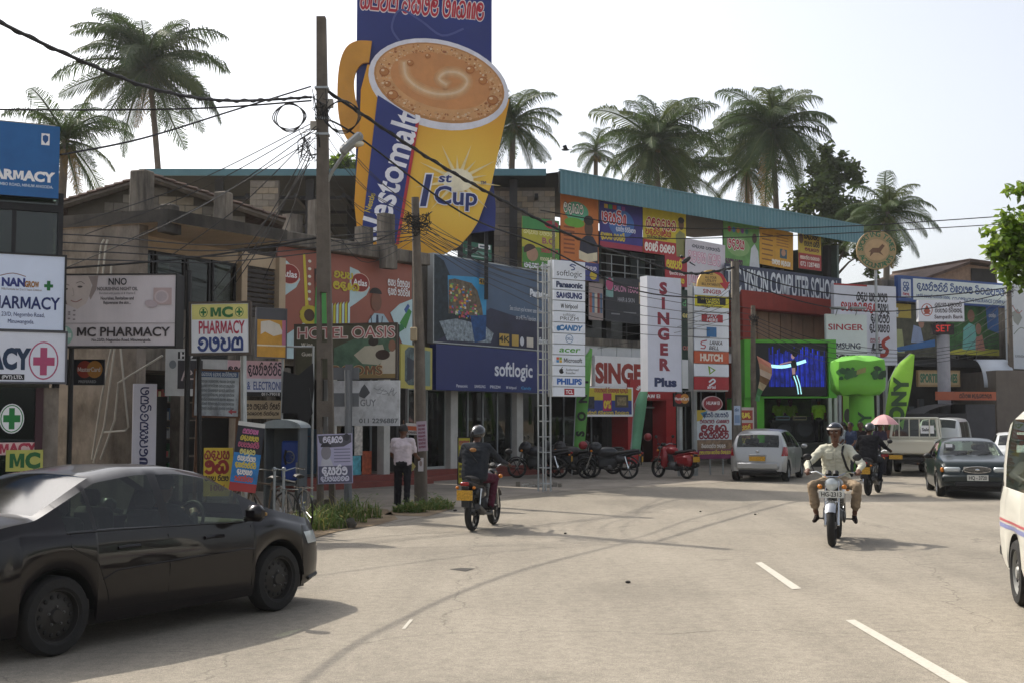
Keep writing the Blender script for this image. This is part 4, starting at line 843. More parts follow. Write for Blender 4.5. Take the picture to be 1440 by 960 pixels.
# hanging round phone sign and card sign
s = Sign('hanging_sign', 'oval dark red phone brand sign below payment tower', 'sign', PU, 982, 1013, 556, 578, C('d0b8b8'), o=.1, th=.05, shape=[(997.5 + 14 * math.cos(R(a)), 567 + 11 * math.sin(R(a))) for a in range(0, 360, 15)])
s.oval(997.5, 567, 13, 10, C('8a2430'), 24).text('HUAWEI', 998, 566, 4.6, WHITE, 'b', wd=19).done()
s = Sign('card_sign', 'black card payment sign on pale tower post', 'sign', PS, 940, 962, 552, 571, BLACKP, o=.2, th=.06)
s.oval(947, 560, 6, 7, C('a8342c')).oval(955, 560, 6, 7, C('c98a3a')).text('MasterCard', 951, 560, 4, WHITE, 'b', wd=20).done()
# sofa banner at street level
PB = UP(979, 38.6, 1058, 40.0)
s = Sign('sofa_banner', 'white and maroon sofa sale banner left of silver hatchback', 'banner', PB, 979, 1030, 576, 645, C('cdd6da'), o=.0, th=.02)
s.poly([(979, 576), (992, 576), (986, 590), (979, 592)], C('c9b03a')).poly([(984, 580), (994, 577), (990, 588)], C('3a8ab0')).sin([4, 5], 1006, 583, 5, C('33406a'), .24, wd=36).sin([4, 5], 1004, 592, 4.5, C('8a3a4a'), .24, wd=42).sin([4], 1003, 602, 9, C('8a2430'), .28, wd=36, seed=3).sin([6], 1003, 612, 8, C('8a2430'), .28, wd=42, seed=8).rect(979, 1030, 618, 632, mat('sofa_photo', '8a7058', var=.6, scale=5)).sin([6, 4], 1002, 627, 4, C('dcd2c8'), .26, wd=34).rect(979, 1030, 632, 645, C('7a2a5a')).sin([6, 5, 5], 1004, 636, 4, C('d9c84a'), .26, wd=44).done()
s = Sign('sofa_banner', 'narrow red panelled banner beside the sofa banner', 'banner', PB, 1031, 1058, 572, 630, C('b9aea8'), o=.05, th=.02)
for k in range(3): s.rect(1033, 1056, 576 + k * 18, 590 + k * 18, C(('9a3a2e', 'a83a30', '8a3028')[k])).sin([4], 1044, 583 + k * 18, 6, C('d9c84a'), .26, wd=18)
s.done()
b = MB()
for k in range(5): b.tube([PB.pt(PB.q(985 + k * 18), 0, -.2), PB.pt(PB.q(985 + k * 18), .75, -.2)], .03, GALV, 6)
b.tube([PB.pt(PB.q(985), .7, -.2), PB.pt(PB.q(1057), .7, -.2)], .025, GALV, 6); tag(b.build('barrier_rail'), 'low metal barrier rail below the sofa banner', 'rail')
# green feather flags by the shops
def feather(name, label, u, vt, vb, Y, wpx, m, txt, tm, lean=0.0, curve=1):
    base = D(u, vb, Y); s_ = Y / FPX; H_ = (vb - vt) * s_; W_ = wpx * s_; t_ = thing(name, label, 'flag', (base.x, base.y, base.z - .0))
    f = MB(); n = 12; vs = []
    for i in range(n + 1):
        k = i / n; y = .06 * math.sin(k * 7); xl = lean * H_ * k + W_ * .8 * (max(0, k - .68) / .32) ** 2.2; xr = lean * H_ * k + W_ * (1 - .12 * max(0, .2 - k))
        vs += [(xl, y, H_ * k), (xr, y + .08 * math.sin(k * 5 + 1), H_ * k - .1 * max(0, k - .9) * H_)]
    f.add(vs, [(2 * i, 2 * i + 1, 2 * i + 3, 2 * i + 2) for i in range(n)], m); o = f.build('cloth', t_, smooth=60)
    sm = o.modifiers.new('t', 'SOLIDIFY'); sm.thickness = .008
    p = MB(); p.tube([(-.02, .03, -base.z), (lean * H_ * .5 - .02, .03, H_ * .5), (lean * H_ * .7 - .02, .03, H_ * .7), (lean * H_ * .86 + W_ * .24, .03, H_ * .87), (lean * H_ + W_ * .8, .03, H_)], .018, GALV, 6); p.build('pole', t_)
    if txt:
        c = Sign.__new__(Sign); c.g = MB(); c.k = 1; c.th = .16; c.o = t_; c.X = lambda a: a; c.Z = lambda a: a; hh = W_ * .62
        for k, ch in enumerate(txt):
            V, Fs = GLY[('o', ch)]; cxm = max(a for a, _ in V); zc = H_ * (.1 + .165 * (k + .5)) ; xo = lean * zc + W_ * .5
            c.g.add([(xo - (bb - .5) * hh, -.13, zc + (a - cxm / 2) * hh) for a, bb in V], Fs, tm)
        c.g.build('lettering', t_)
    return t_
FG = mat('flag_green', '7fb24a', rough=.7, var=.1); FGD = mat('flag_green_shade', '5f9a4c', rough=.7, var=.1)
feather('feather_flag', 'narrow green feather flag with dark letters beside brand tower', 805, 489, 636, 38.5, 17, FGD, 'SONY', BLACKP, .08)
feather('feather_flag', 'folded pale green feather flag in front of red portal', 886, 540, 634, 38.5, 15, mat('flag_pale_green', '6fa886', rough=.7, var=.15), '', BLACKP, .12)
# ------------------------------------------------------------------ signs in front of the old building
PA = FP(93, 20.0, -2)
s = Sign('lightbox_sign', 'wide pale pharmacy lightbox with woman face and night oil advert', 'sign', PA, 93, 258, 390, 489, mat('sign_blush', 'ded6da', rough=.45, var=.07, scale=1.2, stain=.12), o=.0, th=.36, side=BLACKP, frame=mat('sign_edge', '2b2b2d'), fw=.012)
s.poly([(94, 392), (140, 392), (141, 412), (134, 430), (122, 438), (108, 432), (100, 415)], C('d9ccc8')).poly([(94, 392), (101, 392), (103, 412), (108, 432), (103, 428), (97, 415), (94, 410)], C('7a6a66')).poly([(136, 392), (150, 392), (148, 410), (140, 425), (138, 420), (142, 405)], C('a89a98'))
s.oval(105, 410, 3.6, 1.5, C('5a5252'), 12).oval(125, 407, 3.6, 1.5, C('5a5252'), 12).line([(100, 406), (105, 403.5), (110, 405)], 1, C('8a7d7a')).line([(120, 402), (126, 400), (131, 403)], 1, C('8a7d7a')).line([(113, 426), (120, 428), (128, 424)], 1.3, C('a87a7a')).line([(115, 409), (117, 418), (114, 420)], .8, C('b3a5a2'))
for k in range(12): s.oval(97 + (k % 4) * 7, 440 + (k // 4) * 5 + k % 3, 2, 1.2, C('9a8f94'), 8)
s.text('NNO', 177, 400, 9, C('3a3a40'), 'b', wd=26).text('NOURISHING NIGHT OIL', 177, 410, 4.5, C('5a5458'), 'b', wd=56).text('Enriched with Jojoba oil & Vitamin E', 177, 416, 3, C('6a6468'), 'r', wd=50).text('Nourishes, Revitalizes and', 177, 423, 4, C('4a464a'), 'b', wd=46).text('Rejuvenates the skin...', 177, 429, 4, C('4a464a'), 'b', wd=38)
s.rect(227, 252, 409, 432, C('bfa9a9')).oval(238, 421, 10, 9, C('cfc0c2'), 20).oval(238, 421, 7.5, 7, C('bdb0b4'), 20).oval(224, 431, 9, 5, C('c3b4ba'), 18, rot=15)
s.rect(94, 257, 457, 457.8, C('9a9296')).oval(106, 474, 11, 13, C('9ac4b8'), 22).rect(103, 109, 463, 485, C('dbe6e2')).rect(97, 115, 471, 477, C('dbe6e2')).text('MC PHARMACY', 186, 469, 12, C('3a3437'), 'b', wd=128).text('No.23/D, Negombo Road, Minuwangoda.', 184, 480, 4, C('4a4448'), 'b', wd=82)
s.post(262, .05, BLACKP, 380, yo=.1).post(98, .045, BLACKP, 395, yo=.1).done()
PM = FP(270, 19.6, 4)
s = Sign('lightbox_sign', 'small white and yellow pharmacy lightbox with green crosses on leaning post', 'sign', PM, 271, 355, 427, 499, mat('sign_offwhite', 'dcdee2', rough=.5, var=.06, stain=.15), th=.16, side=mat('sign_edge', '2b2b2d'), frame=mat('brown_frame', '4a4038'), fw=.025, tilt=-1.2)
s.rect(274, 352, 430, 451, C('cfc97a'))
for u in (290, 340): s.oval(u, 441, 6, 7, C('256a35'), 18).oval(u, 441, 5, 6, C('cfc97a'), 18).rect(u - 1.3, u + 1.3, 436, 446, C('256a35')).rect(u - 4, u + 4, 439.6, 442.6, C('256a35'))
s.text('MC', 315, 441, 13, C('2a6a38'), 'o', wd=32).text('PHARMACY', 315, 462, 17, C('a8304a'), 'b', wd=64).sin([4], 314, 485, 17, C('223a78'), .24, wd=64, seed=31)
s.post(340, .05, GALV, 500, yo=.2).post(277, .04, DARKST, 500, yo=.2).done()
s = Sign('notice_board', 'weathered white notice board with faded text on rusty posts', 'sign', FP(273, 20.4, 3), 273, 338, 519, 585, mat('faded_board', 'a9b0b6', rough=.7, var=.25, scale=5, stain=.75, stainc='3f4246', stretch=.6, sscale=4), th=.05, frame=RUST, fw=.02, tilt=1.5)
s.rect(276, 334, 521, 529, C('33507c')).sin([8, 5, 8], 305, 525, 4.5, C('c4ccd4'), .2, wd=54)
for k in range(7): s.sin([5, 6, 4, 5], 305, 535 + k * 6.3, 3.2, C('6f757a'), .24, wd=50, seed=k)
s.poly([(322, 577), (328, 573), (328, 575.5), (334, 575.5), (334, 578.5), (328, 578.5), (328, 581)], C('9a4048')).post(278, .03, RUST, 520).post(334, .03, RUST, 520).done()
s = Sign('vertical_sign', 'tall narrow white board with blue rounded lettering by old doorway', 'sign', UP(186, 23.2, 222, 23.4), 187, 220, 539, 664, mat('board_lilac', 'd0cfda', var=.06, stain=.2), th=.08)
for k in range(9): s.sin([1], 203, 550 + k * 12.3, 11, C('2a2f5e'), .17, wd=13, seed=k + 40, rot=90)
s.done()
s = Sign('card_sign', 'dark card payment sign with red and orange discs under wide lightbox', 'sign', UP(94, 20.6, 150, 20.6), 95, 148, 505, 541, mat('card_dark', '24262c'), th=.05)
s.oval(121, 519, 11, 12, C('9a3a2c'), 24).oval(135, 519, 11, 12, C('b8803a'), 24).text('MasterCard', 127, 519, 6, C('d9d2cc'), 'b', wd=32).text('PREFERRED', 125, 536, 3.6, C('9a9a9e'), 'b', wd=25).done()
# boards behind
s = Sign('shop_board', 'white and pink shop board with black heading behind notice board', 'sign', UP(232, 22.6, 330, 23), 233, 320, 490, 556, mat('board_dull', 'b3b4b4', var=.2, scale=3, stain=.3), th=.04)
s.rect(250, 320, 494, 504, BLACKP).text('HO', 262, 499, 8, C('c9c9c9'), 'o').rect(250, 285, 506, 546, C('2c2a30')).line([(256, 534), (262, 518), (270, 524), (260, 528), (272, 532), (280, 522)], 2.2, C('b8a8a8')).oval(243, 512, 5, 6, C('6a7076')).sin([4], 300, 535, 10, C('a0303a'), .24, wd=30).done()
s = Sign('shop_board', 'pink and white electronics shop board with dark rounded lettering', 'sign', UP(318, 23.6, 400, 24.2), 320, 396, 506, 556, C('c8a8b4'), th=.04)
s.rect(320, 396, 531, 550, C('c4cad6')).rect(320, 396, 550, 556, BLACKP).sin([7], 372, 519, 13, C('2f2838'), .2, wd=50, seed=5).text('S &  ELECTRONI', 368, 541, 11, C('4a5a90'), 'b', wd=54).text('011-79018', 380, 553, 4, C('c9c9c9'), 'b', wd=26).sin([3], 332, 519, 8, C('2f2838'), .2).done()
s = Sign('shop_board', 'beige board with brown rounded lettering under electronics board', 'sign', UP(330, 23.8, 400, 24.4), 332, 397, 562, 588, C('a8977a'), th=.04)
s.sin([4, 5, 4], 366, 571, 7, C('3a2c22'), .22, wd=54).sin([7, 6], 366, 581, 4, C('3a2c22'), .22, wd=50).done()
s = Sign('juice_poster', 'orange and white faded drink poster with grey top', 'poster', UP(358, 23.0, 404, 23.4), 360, 402, 433, 502, mat('poster_amber', 'c49238', var=.25, scale=3), th=.03, frame=mat('grey_frame', '55555a'), fw=.012)
s.rect(360, 402, 433, 449, C('4a4c52')).poly([(366, 452), (378, 450), (392, 455), (398, 468), (384, 472), (372, 466), (366, 470)], C('cfc8bc')).rect(360, 402, 484, 486, C('d9cdb4')).rect(396, 402, 449, 484, C('b8708a')).done()
s = Sign('food_banner', 'yellow banner with red rounded lettering and price below notice board', 'banner', FP(286, 19.4, 3), 287, 328, 629, 697, C('c6ab35'), th=.02)
s.sin([4], 306, 639, 11, C('8a2a28'), .24, wd=36, seed=1).sin([2], 306, 656, 16, C('8a2a28'), .3, wd=34, seed=7).sin([3, 3], 306, 672, 6, C('3a2a1c'), .26, wd=34, seed=4).text('100/-', 308, 685, 8, C('8a2a28'), 'b', wd=26).post(289, .02, WOODP, 629).post(326, .02, WOODP, 629).done()
s = Sign('film_poster', 'tilted blue and black film poster on leaning stand', 'poster', FP(322, 19.2, 6), 323, 361, 590, 688, C('23262f'), th=.02, tilt=7.5)
s.rect(323, 361, 590, 596, C('c9c8c4')).rect(323, 361, 634, 676, mat('poster_blue', '2f7ab8', var=.3, scale=6)).rect(323, 361, 676, 688, C('a83a3a'))
for k, c_ in enumerate(('c06a9a', 'c9b84a', 'b85a7a', 'd0c878', 'e0dcd0', 'd9c23a', 'e6e2da', 'c9553a')): s.sin([5 + k % 3], 342, 603 + k * 9.6, 6, C(c_), .28, wd=22 + (k % 3) * 4, seed=k)
s.post(326, .018, WOODP, 592).post(358, .018, WOODP, 592).done()
# ------------------------------------------------------------------ phone booth
p = G(395, 735); s_ = p.y / FPX; pb = thing('phone_booth', 'grey open phone booth with curved white hood and blue payphone', 'phone booth', (p.x, p.y, 0), R(-6))
gb = mat('booth_grey', '4d5458', rough=.6, var=.2, stain=.3); hb_ = 1.83 - (588 - 587) * s_
b = MB(); b.box(-.36, .36, .55, .6, .7, 1.75, gb); b.box(-.38, -.34, .0, .6, 0, 1.75, gb); b.box(.34, .38, .0, .6, 0, 1.75, gb); b.box(-.34, .34, .1, .55, .68, .72, gb); b.build('booth_shell', pb)
b = MB(); n = 10; vs_ = []
for i in range(n + 1):
    a = R(180 * i / n); vs_ += [(-math.cos(a) * .44, -.12, 1.74 + math.sin(a) * .16), (-math.cos(a) * .44, .66, 1.74 + math.sin(a) * .16)]
b.add(vs_, [(2 * i, 2 * i + 1, 2 * i + 3, 2 * i + 2) for i in range(n)] + [tuple(range(0, 2 * n + 2, 2)), tuple(range(1, 2 * n + 2, 2))], mat('hood_white', '7f888c', rough=.5, stain=.5)); b.build('hood', pb, smooth=40)
b = MB(); b.box(-.12, .32, .36, .545, .76, 1.5, mat('payphone_blue', '22469c', rough=.45), bev=.03); bp_ = b.build('payphone', pb); pb.scale = (.84, .84, .95)
b = MB(); b.lathe([(0, 0), (.1, 0), (.12, .02), (.1, .03)], mat('payphone_grey', '8c9299'), 18, Matrix.Translation((.06, .36, 1.2)) @ Matrix.Rotation(R(90), 4, 'X')); b.tube([(.0, .31, 1.06), (-.03, .29, 1.2), (.0, .31, 1.33)], .025, BLACKP, 8); b.box(.2, .29, .345, .36, .9, 1.1, mat('payphone_grey', '8c9299')); b.build('handset', bp_)
# ------------------------------------------------------------------ oasis sign, lower board, dark sheets, posters on posts
s = Sign('hotel_sign', 'weathered hotel sign with diners painting and red stone lettering', 'sign', UP(415, 26.2, 560, 25.7), 416, 559, 457, 533, mat('sign_olive', '4c4a38', rough=.6, var=.35, scale=2.5), th=.06, frame=mat('brown_frame', '4a4038'), fw=.02)
s.poly([(472, 533), (472, 490), (500, 478), (559, 478), (559, 533)], mat('painted_green', '4f6a55', var=.35, scale=5)).poly([(500, 500), (515, 488), (540, 486), (546, 505), (534, 514), (512, 512)], C('b0aa96')).oval(527, 482, 7, 6, C('2f2620')).poly([(536, 515), (545, 498), (559, 492), (559, 530), (540, 530)], C('bdb5a4')).oval(540, 500, 10, 7, C('3a2a22')).oval(553, 488, 5, 8, C('8a6450')).rect(470, 559, 526, 533, C('8a7448'))
for f_, c_ in (('o', 'd8ccc4'), ('r', 'a8605e')): s.text('HOTEL OASIS', 488, 469, 15, C(c_), f_, wd=138); s.k += 2
s.text('Wine', 434, 485, 5, C('cfc9ba'), 'b').text('Gues', 434, 498, 5, C('cfc9ba'), 'b'); s.text('ROOMS', 505, 521, 12, C('c9a878'), 'o', wd=70).text('ROOMS', 505, 521, 12, C('7a5238'), 'b', wd=70)
s.post(420, .05, DARKST, 458).post(557, .05, DARKST, 458).done()
s = Sign('peeling_board', 'peeling white board with grey brush lettering below hotel sign', 'sign', UP(476, 25.6, 564, 25.3), 462, 563, 535, 598, mat('peeling_white', 'c9cbcd', rough=.7, var=.2, scale=4, stain=.5, stainc='6a6a68', stretch=.7, sscale=4), th=.05)
s.poly([(505, 556), (510, 545), (514, 540), (518, 545), (522, 552), (514, 560)], C('55585c')).text('GUY', 519, 566, 9, C('8a8d90'), 'b', wd=22).text('011 2296887', 534, 591, 6, C('6a6d70'), 'b', wd=54)
for k in range(8): s.line([(527 + k * 4, 545 + (k * 7) % 12), (533 + k * 3, 548 + (k * 5) % 9), (538 + k * 3, 544 + (k * 3) % 14)], .8, C('8a8d90'))
s.done()
b = MB(); pq = FP(400, 23.4, 3); b.prism([(pq.q(397), pq.h(397, 580)), (pq.q(438), pq.h(397, 582)), (pq.q(442), pq.h(397, 545)), (pq.q(440), pq.h(397, 510)), (pq.q(420), pq.h(397, 527)), (pq.q(399), pq.h(397, 521))], 0, .04, mat('dark_sheet', '232426', rough=.6, var=.25)); o = b.build('sheet_metal_back', None, pq.pt(0, 0), pq.rot); tag(o, 'bent dark metal sign back left of tall pole', 'sign')
b = MB()
for u in (397, 440): b.tube([(pq.q(u), .06, 0), (pq.q(u), .06, pq.h(397, 486))], .025, GALV, 6)
b.tube([(pq.q(397), .06, pq.h(397, 487)), (pq.q(440), .06, pq.h(397, 487))], .02, GALV, 6); b.build('frame', o)
b = MB(); b.prism([(pq.q(420), pq.h(397, 580)), (pq.q(437), pq.h(397, 545)), (pq.q(442), pq.h(397, 580)), (pq.q(432), pq.h(397, 600))], .02, .06, mat('dark_sheet', '232426')); tag(b.build('sheet_metal_back', None, pq.pt(0, 0, .2), pq.rot), 'diamond shaped black sign back hung against tall pole', 'sign')
b = MB(); pq = FP(470, 24.8, 0); b.box(pq.q(463), pq.q(505), 0, .04, pq.h(470, 533), pq.h(470, 516), mat('grey_sheet', '66696c', rough=.7, var=.15)); b.box(pq.q(463), pq.q(505), 0, .04, pq.h(470, 571), pq.h(470, 552), mat('grey_sheet', '66696c')); b.box(pq.q(486), pq.q(496), -.05, 0, 0, pq.h(470, 512), mat('grey_sheet', '66696c')); tag(b.build('steel_sign', None, pq.pt(0, 0), pq.rot), 'grey steel sign back on flat post right of tall pole', 'sign')
s = Sign('election_poster', 'lilac poster with portrait and white rounded lettering on posts by pole', 'poster', FP(447, 22.0, 5), 448, 497, 610, 680, mat('poster_lilac', 'b8b4d0', rough=.6, var=.06), th=.012, tilt=-1.5)
s.poly([(449, 612), (496, 611), (496, 622), (485, 628), (462, 629), (451, 622)], C('55545e')).sin([5], 470, 618, 8, C('e3e0ee'), .24, wd=28, seed=3).oval(489, 615, 4.5, 5, C('3a3942')).poly([(452, 655), (454, 645), (460, 640), (466, 645), (470, 655)], C('c9c8d2')).oval(460, 636, 7, 10, C('8f8b92'), 18).oval(460, 628, 7.5, 6, C('35333a'), 16, a0=180, a1=360)
for k in range(5): s.rect(471, 494, 631 + k * 4.4, 632.3 + k * 4.4, C('7a7890'))
s.rect(449, 496, 655, 679, C('62617a')).sin([4], 472, 662, 10, C('eceaf4'), .26, wd=36, seed=5).sin([7], 472, 673, 6, C('dcdaea'), .26, wd=40, seed=6).post(452, .045, POLEC, 600, h0=0).post(491, .05, mat('grey_sheet', '66696c'), 520, h0=0).done()
# bits on and by the second pole
s = Sign('flyer', 'orange and white flyer pinned to second pole', 'poster', FP(570, 26.2, 0), 570, 591, 594, 610, C('c8c4c0'), th=.006, tilt=3)
s.rect(570, 591, 598, 604, C('b85a34')).sin([6], 580, 607, 2.5, C('5a4a48'), .26, wd=16).done()
s = Sign('flyer', 'curled pink flyer hanging on second pole', 'poster', FP(588, 26.1, -25), 588, 602, 592, 634, C('c9b8c6'), th=.006, tilt=-4)
for k in range(7): s.sin([5], 595, 598 + k * 5, 2.6, C('8a3a5a'), .26, wd=10, seed=k)
s.done()
s = Sign('flyer', 'small white notice stuck low on second pole', 'poster', FP(587, 26.18, 0), 588, 595.5, 643, 662, C('c6c2c4'), th=.006)
s.oval(591.7, 651, 2, 4, C('8a7a78')).done()
pd = FP(570, 24.9, 0); b = MB(); q_, h_ = pd.hit(571, 655); r_ = .2
b.prism([(q_ - r_, h_), (q_, h_ - r_ * 1.25), (q_ + r_, h_), (q_, h_ + r_ * 1.25)], -.02, 0, C('b9ad6a')); o = tag(b.build('diamond_sign', None, pd.pt(0, 0), pd.rot), 'small yellow diamond sign leaning by man at pole', 'sign')
b = MB(); b.prism([(q_ + .12 * math.cos(R(a)), h_ + .12 * math.sin(R(a))) for a in range(0, 360, 20)], -.025, -.021, C('4a4838')); b.prism([(q_ + .08 * math.cos(R(a)), h_ + .08 * math.sin(R(a))) for a in range(0, 360, 20)], -.029, -.0255, C('b9ad6a')); b.build('emblem', o)
b = MB(); b.tube([(q_ - .02, .03, 0), (q_ - .06, .03, pd.h(570, 590))], .018, RUST, 6); b.build('post', o)
s = Sign('window_picture', 'yellow framed painting of clothes rack beside blue fascia', 'poster', UP(560, 30.6, 606, 32.6), 562, 606, 483, 545, C('b5ac5a'), th=.04)
s.poly([(567, 492), (572, 486), (590, 486), (590, 540), (572, 540), (567, 534)], mat('rack_print', '5a6a6c', var=.7, scale=7)).rect(593, 603, 488, 540, C('6f8a86')).poly([(570, 500), (580, 505), (578, 530), (570, 535)], C('2f3440')).done()
s = Sign('small_signboard', 'green and white small signboard above television billboard', 'sign', UP(650, 37.4, 690, 38.4), 651, 690, 339, 362, C('2a6a52'), th=.04)
s.rect(671, 688, 340, 346, WHITE).rect(673, 686, 342, 344.5, C('4a5a66')).rect(653, 657, 349, 353, C('a9c6bc')).rect(659, 686, 351, 355, C('6fa090')).rect(654, 680, 358, 359.5, C('a9c6bc')).done()
s = Sign('a_board', 'yellow advertising board on pavement behind left rider', 'sign', FP(643, 31, 0), 644, 662, 614, 680, C('bdb32f'), th=.05, frame=BLACKP, fw=.02)
s.sin([5], 653, 622, 6, C('a02a4a'), .26, wd=14)
for k in range(6): s.rect(646, 650, 632 + k * 7, 636 + k * 7, C('5a5020'))
s.done()
# ------------------------------------------------------------------ video stage booth
GRN = mat('booth_green', '55a82e', rough=.5, var=.08, scale=1)
PV = FP(1047, 45.5, 3); st = bld('video_stage', 'bright green stage booth with large video screen above speakers', PV, 'stage')
q0, q1, qi = PV.q(1047), PV.q(1176), PV.q(1168); hT_ = PV.h(1047, 477); hM = PV.h(1047, 559)
b = MB(); b.box(q0, q0 + .28, 0, 1.0, hM, hT_, GRN); b.box(q1 - .3, q1, 0, 1.0, hM, hT_, GRN); b.box(q0 + .28, q1 - .3, 0, 1.0, hT_ - .12, hT_, GRN); b.box(q0 + .28, q1 - .3, 0, 1.0, hM, hM + .05, GRN); b.box(q0, q1, .9, .98, hM + .06, hT_ - .13, GRN); b.build('screen_frame', st)
b = MB(); b.box(q0, q0 + .75, .1, .3, .9, hM, GRN); b.box(q1 - .1, q1, 0, 3, .9, hM, mat('booth_white_post', 'b8c0b4')); b.box(q1 - .32, q1 - .2, 0, .15, .9, hM, mat('booth_white_post', 'b8c0b4')); b.box(q0, q1, 2.9, 3, .9, hM, mat('booth_back', '6a8f4a', var=.4, scale=1.5)); b.box(q0, q0 + .05, .3, 2.9, .9, hM, GRN); b.box(q0, q1, .98, 3, hM - .02, hM + .05, DARK); b.build('booth_wall', st)
b = MB(); b.box(q0, q1, -.1, 3, 0, .9, mat('stage_skirt', '33352f')); b.build('stage_floor', st)
def led():
    m = mat('led_blue', '0a1a5a', rough=.4, var=.6, scale=3, emit=.5); return m
SCB = mat('screen_black', '0a0a14', rough=.3, var=.3); LB = mat('screen_blue', '1226a0', rough=.4, var=.9, scale=2.2, emit=.55, stretch=.1)
s = sub('video_screen', PV, 1055, 1164, 481, 556, SCB, st, y=.2, th=.06)
for k in range(34):
    u = 1082 + k * 2.35; rn_ = random.Random(k); s.rect(u, u + 1.6, 500 - rn_.random() * 14, 543, LB if k % 3 else mat('screen_blue_dim', '0c1870', var=.6, scale=4, emit=.35)); s.k -= .7
s.k += 3; CY = mat('screen_cyan', 'a8e0e6', emit=.7, var=.1); SK = mat('screen_skin', '9a7a78', emit=.4)
s.rect(1055, 1164, 545, 556, SCB).line([(1078, 513), (1100, 515), (1120, 511), (1133, 507)], 4.5, CY).oval(1116, 500, 2.6, 4, SK).oval(1119, 495, 4.5, 6, mat('screen_hair', '05050a')).poly([(1112, 506), (1120, 505), (1122, 516), (1119, 526), (1124, 530), (1126, 553), (1122, 553), (1117, 536), (1113, 530), (1114, 518)], SCB).line([(1117, 528), (1121, 540), (1123, 553)], 1.6, CY).line([(1121, 527), (1125, 540), (1127, 553)], 1.4, CY).poly([(1114, 517), (1119, 516), (1119, 525), (1115, 526)], SK).line([(1113, 508), (1104, 510), (1098, 512)], 2, SK).done()
def cabinet(u, v, w_, h_, cones, label):
    p = D(u, v, 46.6); t_ = thing('loudspeaker', label, 'speaker', p); b = MB(); b.box(-w_ / 2, w_ / 2, 0, .5, 0, h_, BLACKP, bev=.02); b.build('cabinet', t_)
    for z, r_ in cones:
        b = MB(); b.lathe([(r_, -.01), (r_ * .92, -.03), (r_ * .5, .0), (r_ * .2, -.02), (0, -.02)], mat('speaker_cone', '3a3c40', rough=.5), 18, Matrix.Translation((0, 0, z)), axis='y'); b.build('cone', t_, smooth=50)
cabinet(1103, 620, .75, .9, [(.45, .28)], 'black bass speaker under video screen, left one'); cabinet(1132, 620, .85, .95, [(.48, .32)], 'black bass speaker with large cone under video screen, right one')
p = D(1118, 591, 46.4); dk = thing('mixing_desk', 'dj desk with lit mixers under video screen', 'desk', (p.x, p.y, .9)); b = MB(); b.box(-.9, .9, 0, .5, .75, .85, BLACKP); b.box(-.85, -.8, 0, .5, 0, .75, BLACKP); b.box(.8, .85, 0, .5, 0, .75, BLACKP); b.build('table', dk)
for x, c_ in ((-.5, '7a98a0'), (.15, 'a8a078')): b = MB(); b.box(x - .2, x + .3, .02, .4, .85, 1.0, C(c_)); b.box(x - .18, x + .28, .0, .02, .88, .97, BLACKP); b.build('mixer', dk)
# ------------------------------------------------------------------ inflatable arch and big feather flag
INF = mat('inflatable_green', '66ad38', rough=.55, var=.06, scale=1.2)
p = G(1210, 664); k_ = p.y / FPX; ar = thing('inflatable_arch', 'bright green inflatable promo gate with boxy top', 'inflatable', (p.x, p.y, 0), R(-4))
b = MB(); zt, zb = 1.83 + (587 - 505) * k_, 1.83 + (587 - 540) * k_; W_ = 34 * k_; n = 10; vs_ = []; rows_ = [(zb - .35, .8), (zb - .2, .97), (zb, 1.0), (zt - .3, 1.0), (zt - .06, .97), (zt + .08, .6), (zt + .12, .05)]
for z, f_ in rows_:
    for i in range(4 * n):
        a = 2 * PI * i / (4 * n); c_, s_ = math.cos(a + .0), math.sin(a); e = (abs(c_) ** 10 + abs(s_) ** 10) ** (-1 / 10); vs_.append((c_ * e * W_ * f_, s_ * e * .75 * f_ + .2, z + .03 * math.sin(6 * a)))
m_ = 4 * n; b.add(vs_, [(j * m_ + i, j * m_ + (i + 1) % m_, (j + 1) * m_ + (i + 1) % m_, (j + 1) * m_ + i) for j in range(len(rows_) - 1) for i in range(m_)] + [tuple(range(m_)), tuple((len(rows_) - 1) * m_ + i for i in range(m_))], INF); b.build('top_box', ar, smooth=45)
b = MB(); b.tube([(.12, .2, 0), (.12, .2, .9), (.12, .2, zb - .1)], [.44, .42, .4], INF, 18); b.build('leg', ar, smooth=50)
g_ = MB(); dk_ = mat('print_dark_green', '24502a', var=.5, scale=6)
rn = random.Random(4)
for x, w_, nn in ((-.45, .3, 16), (.5, .2, 11)):
    for k in range(nn):
        px, pz, r_ = x + rn.gauss(0, w_ * .5), zb + .36 + rn.gauss(0, w_ * .4), rn.uniform(.05, .15); P_ = [(px + r_ * rn.uniform(.6, 1.3) * math.cos(a), pz + r_ * rn.uniform(.6, 1.3) * math.sin(a)) for a in [2 * PI * i / 7 for i in range(7)]]
        g_.add([(q, -.585 - .0006 * k, z) for q, z in P_], [tuple(range(7))], C(rn.choice(('24502a', '2f5f30', '1c3a24', '4a8a3c'))))
g_.add([(-.2, -.6, zb + .3), (.1, -.6, zb + .38), (.12, -.6, zb + .56), (-.18, -.6, zb + .46)], [(0, 1, 2, 3)], C('8a8a50')); g_.build('print', ar)
c = MB(); hh = .42
for k, ch in enumerate('SONY'):
    V, Fs = GLY[('b', ch)]; cm = max(a for a, _ in V); zc = .35 + k * .5; c.add([(.12 - (bb - .5) * hh, -.26, zc + (a - cm / 2) * hh) for a, bb in V], Fs, mat('print_dark_green', '24502a'))
c.build('lettering', ar)
feather('feather_flag', 'large lime green feather flag with vertical dark letters', 1238, 497, 628, 43, 30, mat('flag_lime', '8fc43f', rough=.7, var=.08), 'SONY', mat('flag_letter', '2f4a2a'), .16)
s = Sign('speaker_poster', 'green poster with dark product photo at booth side', 'poster', FP(1184, 44.4, 0), 1185, 1198, 551, 598, C('7ab03a'), th=.03)
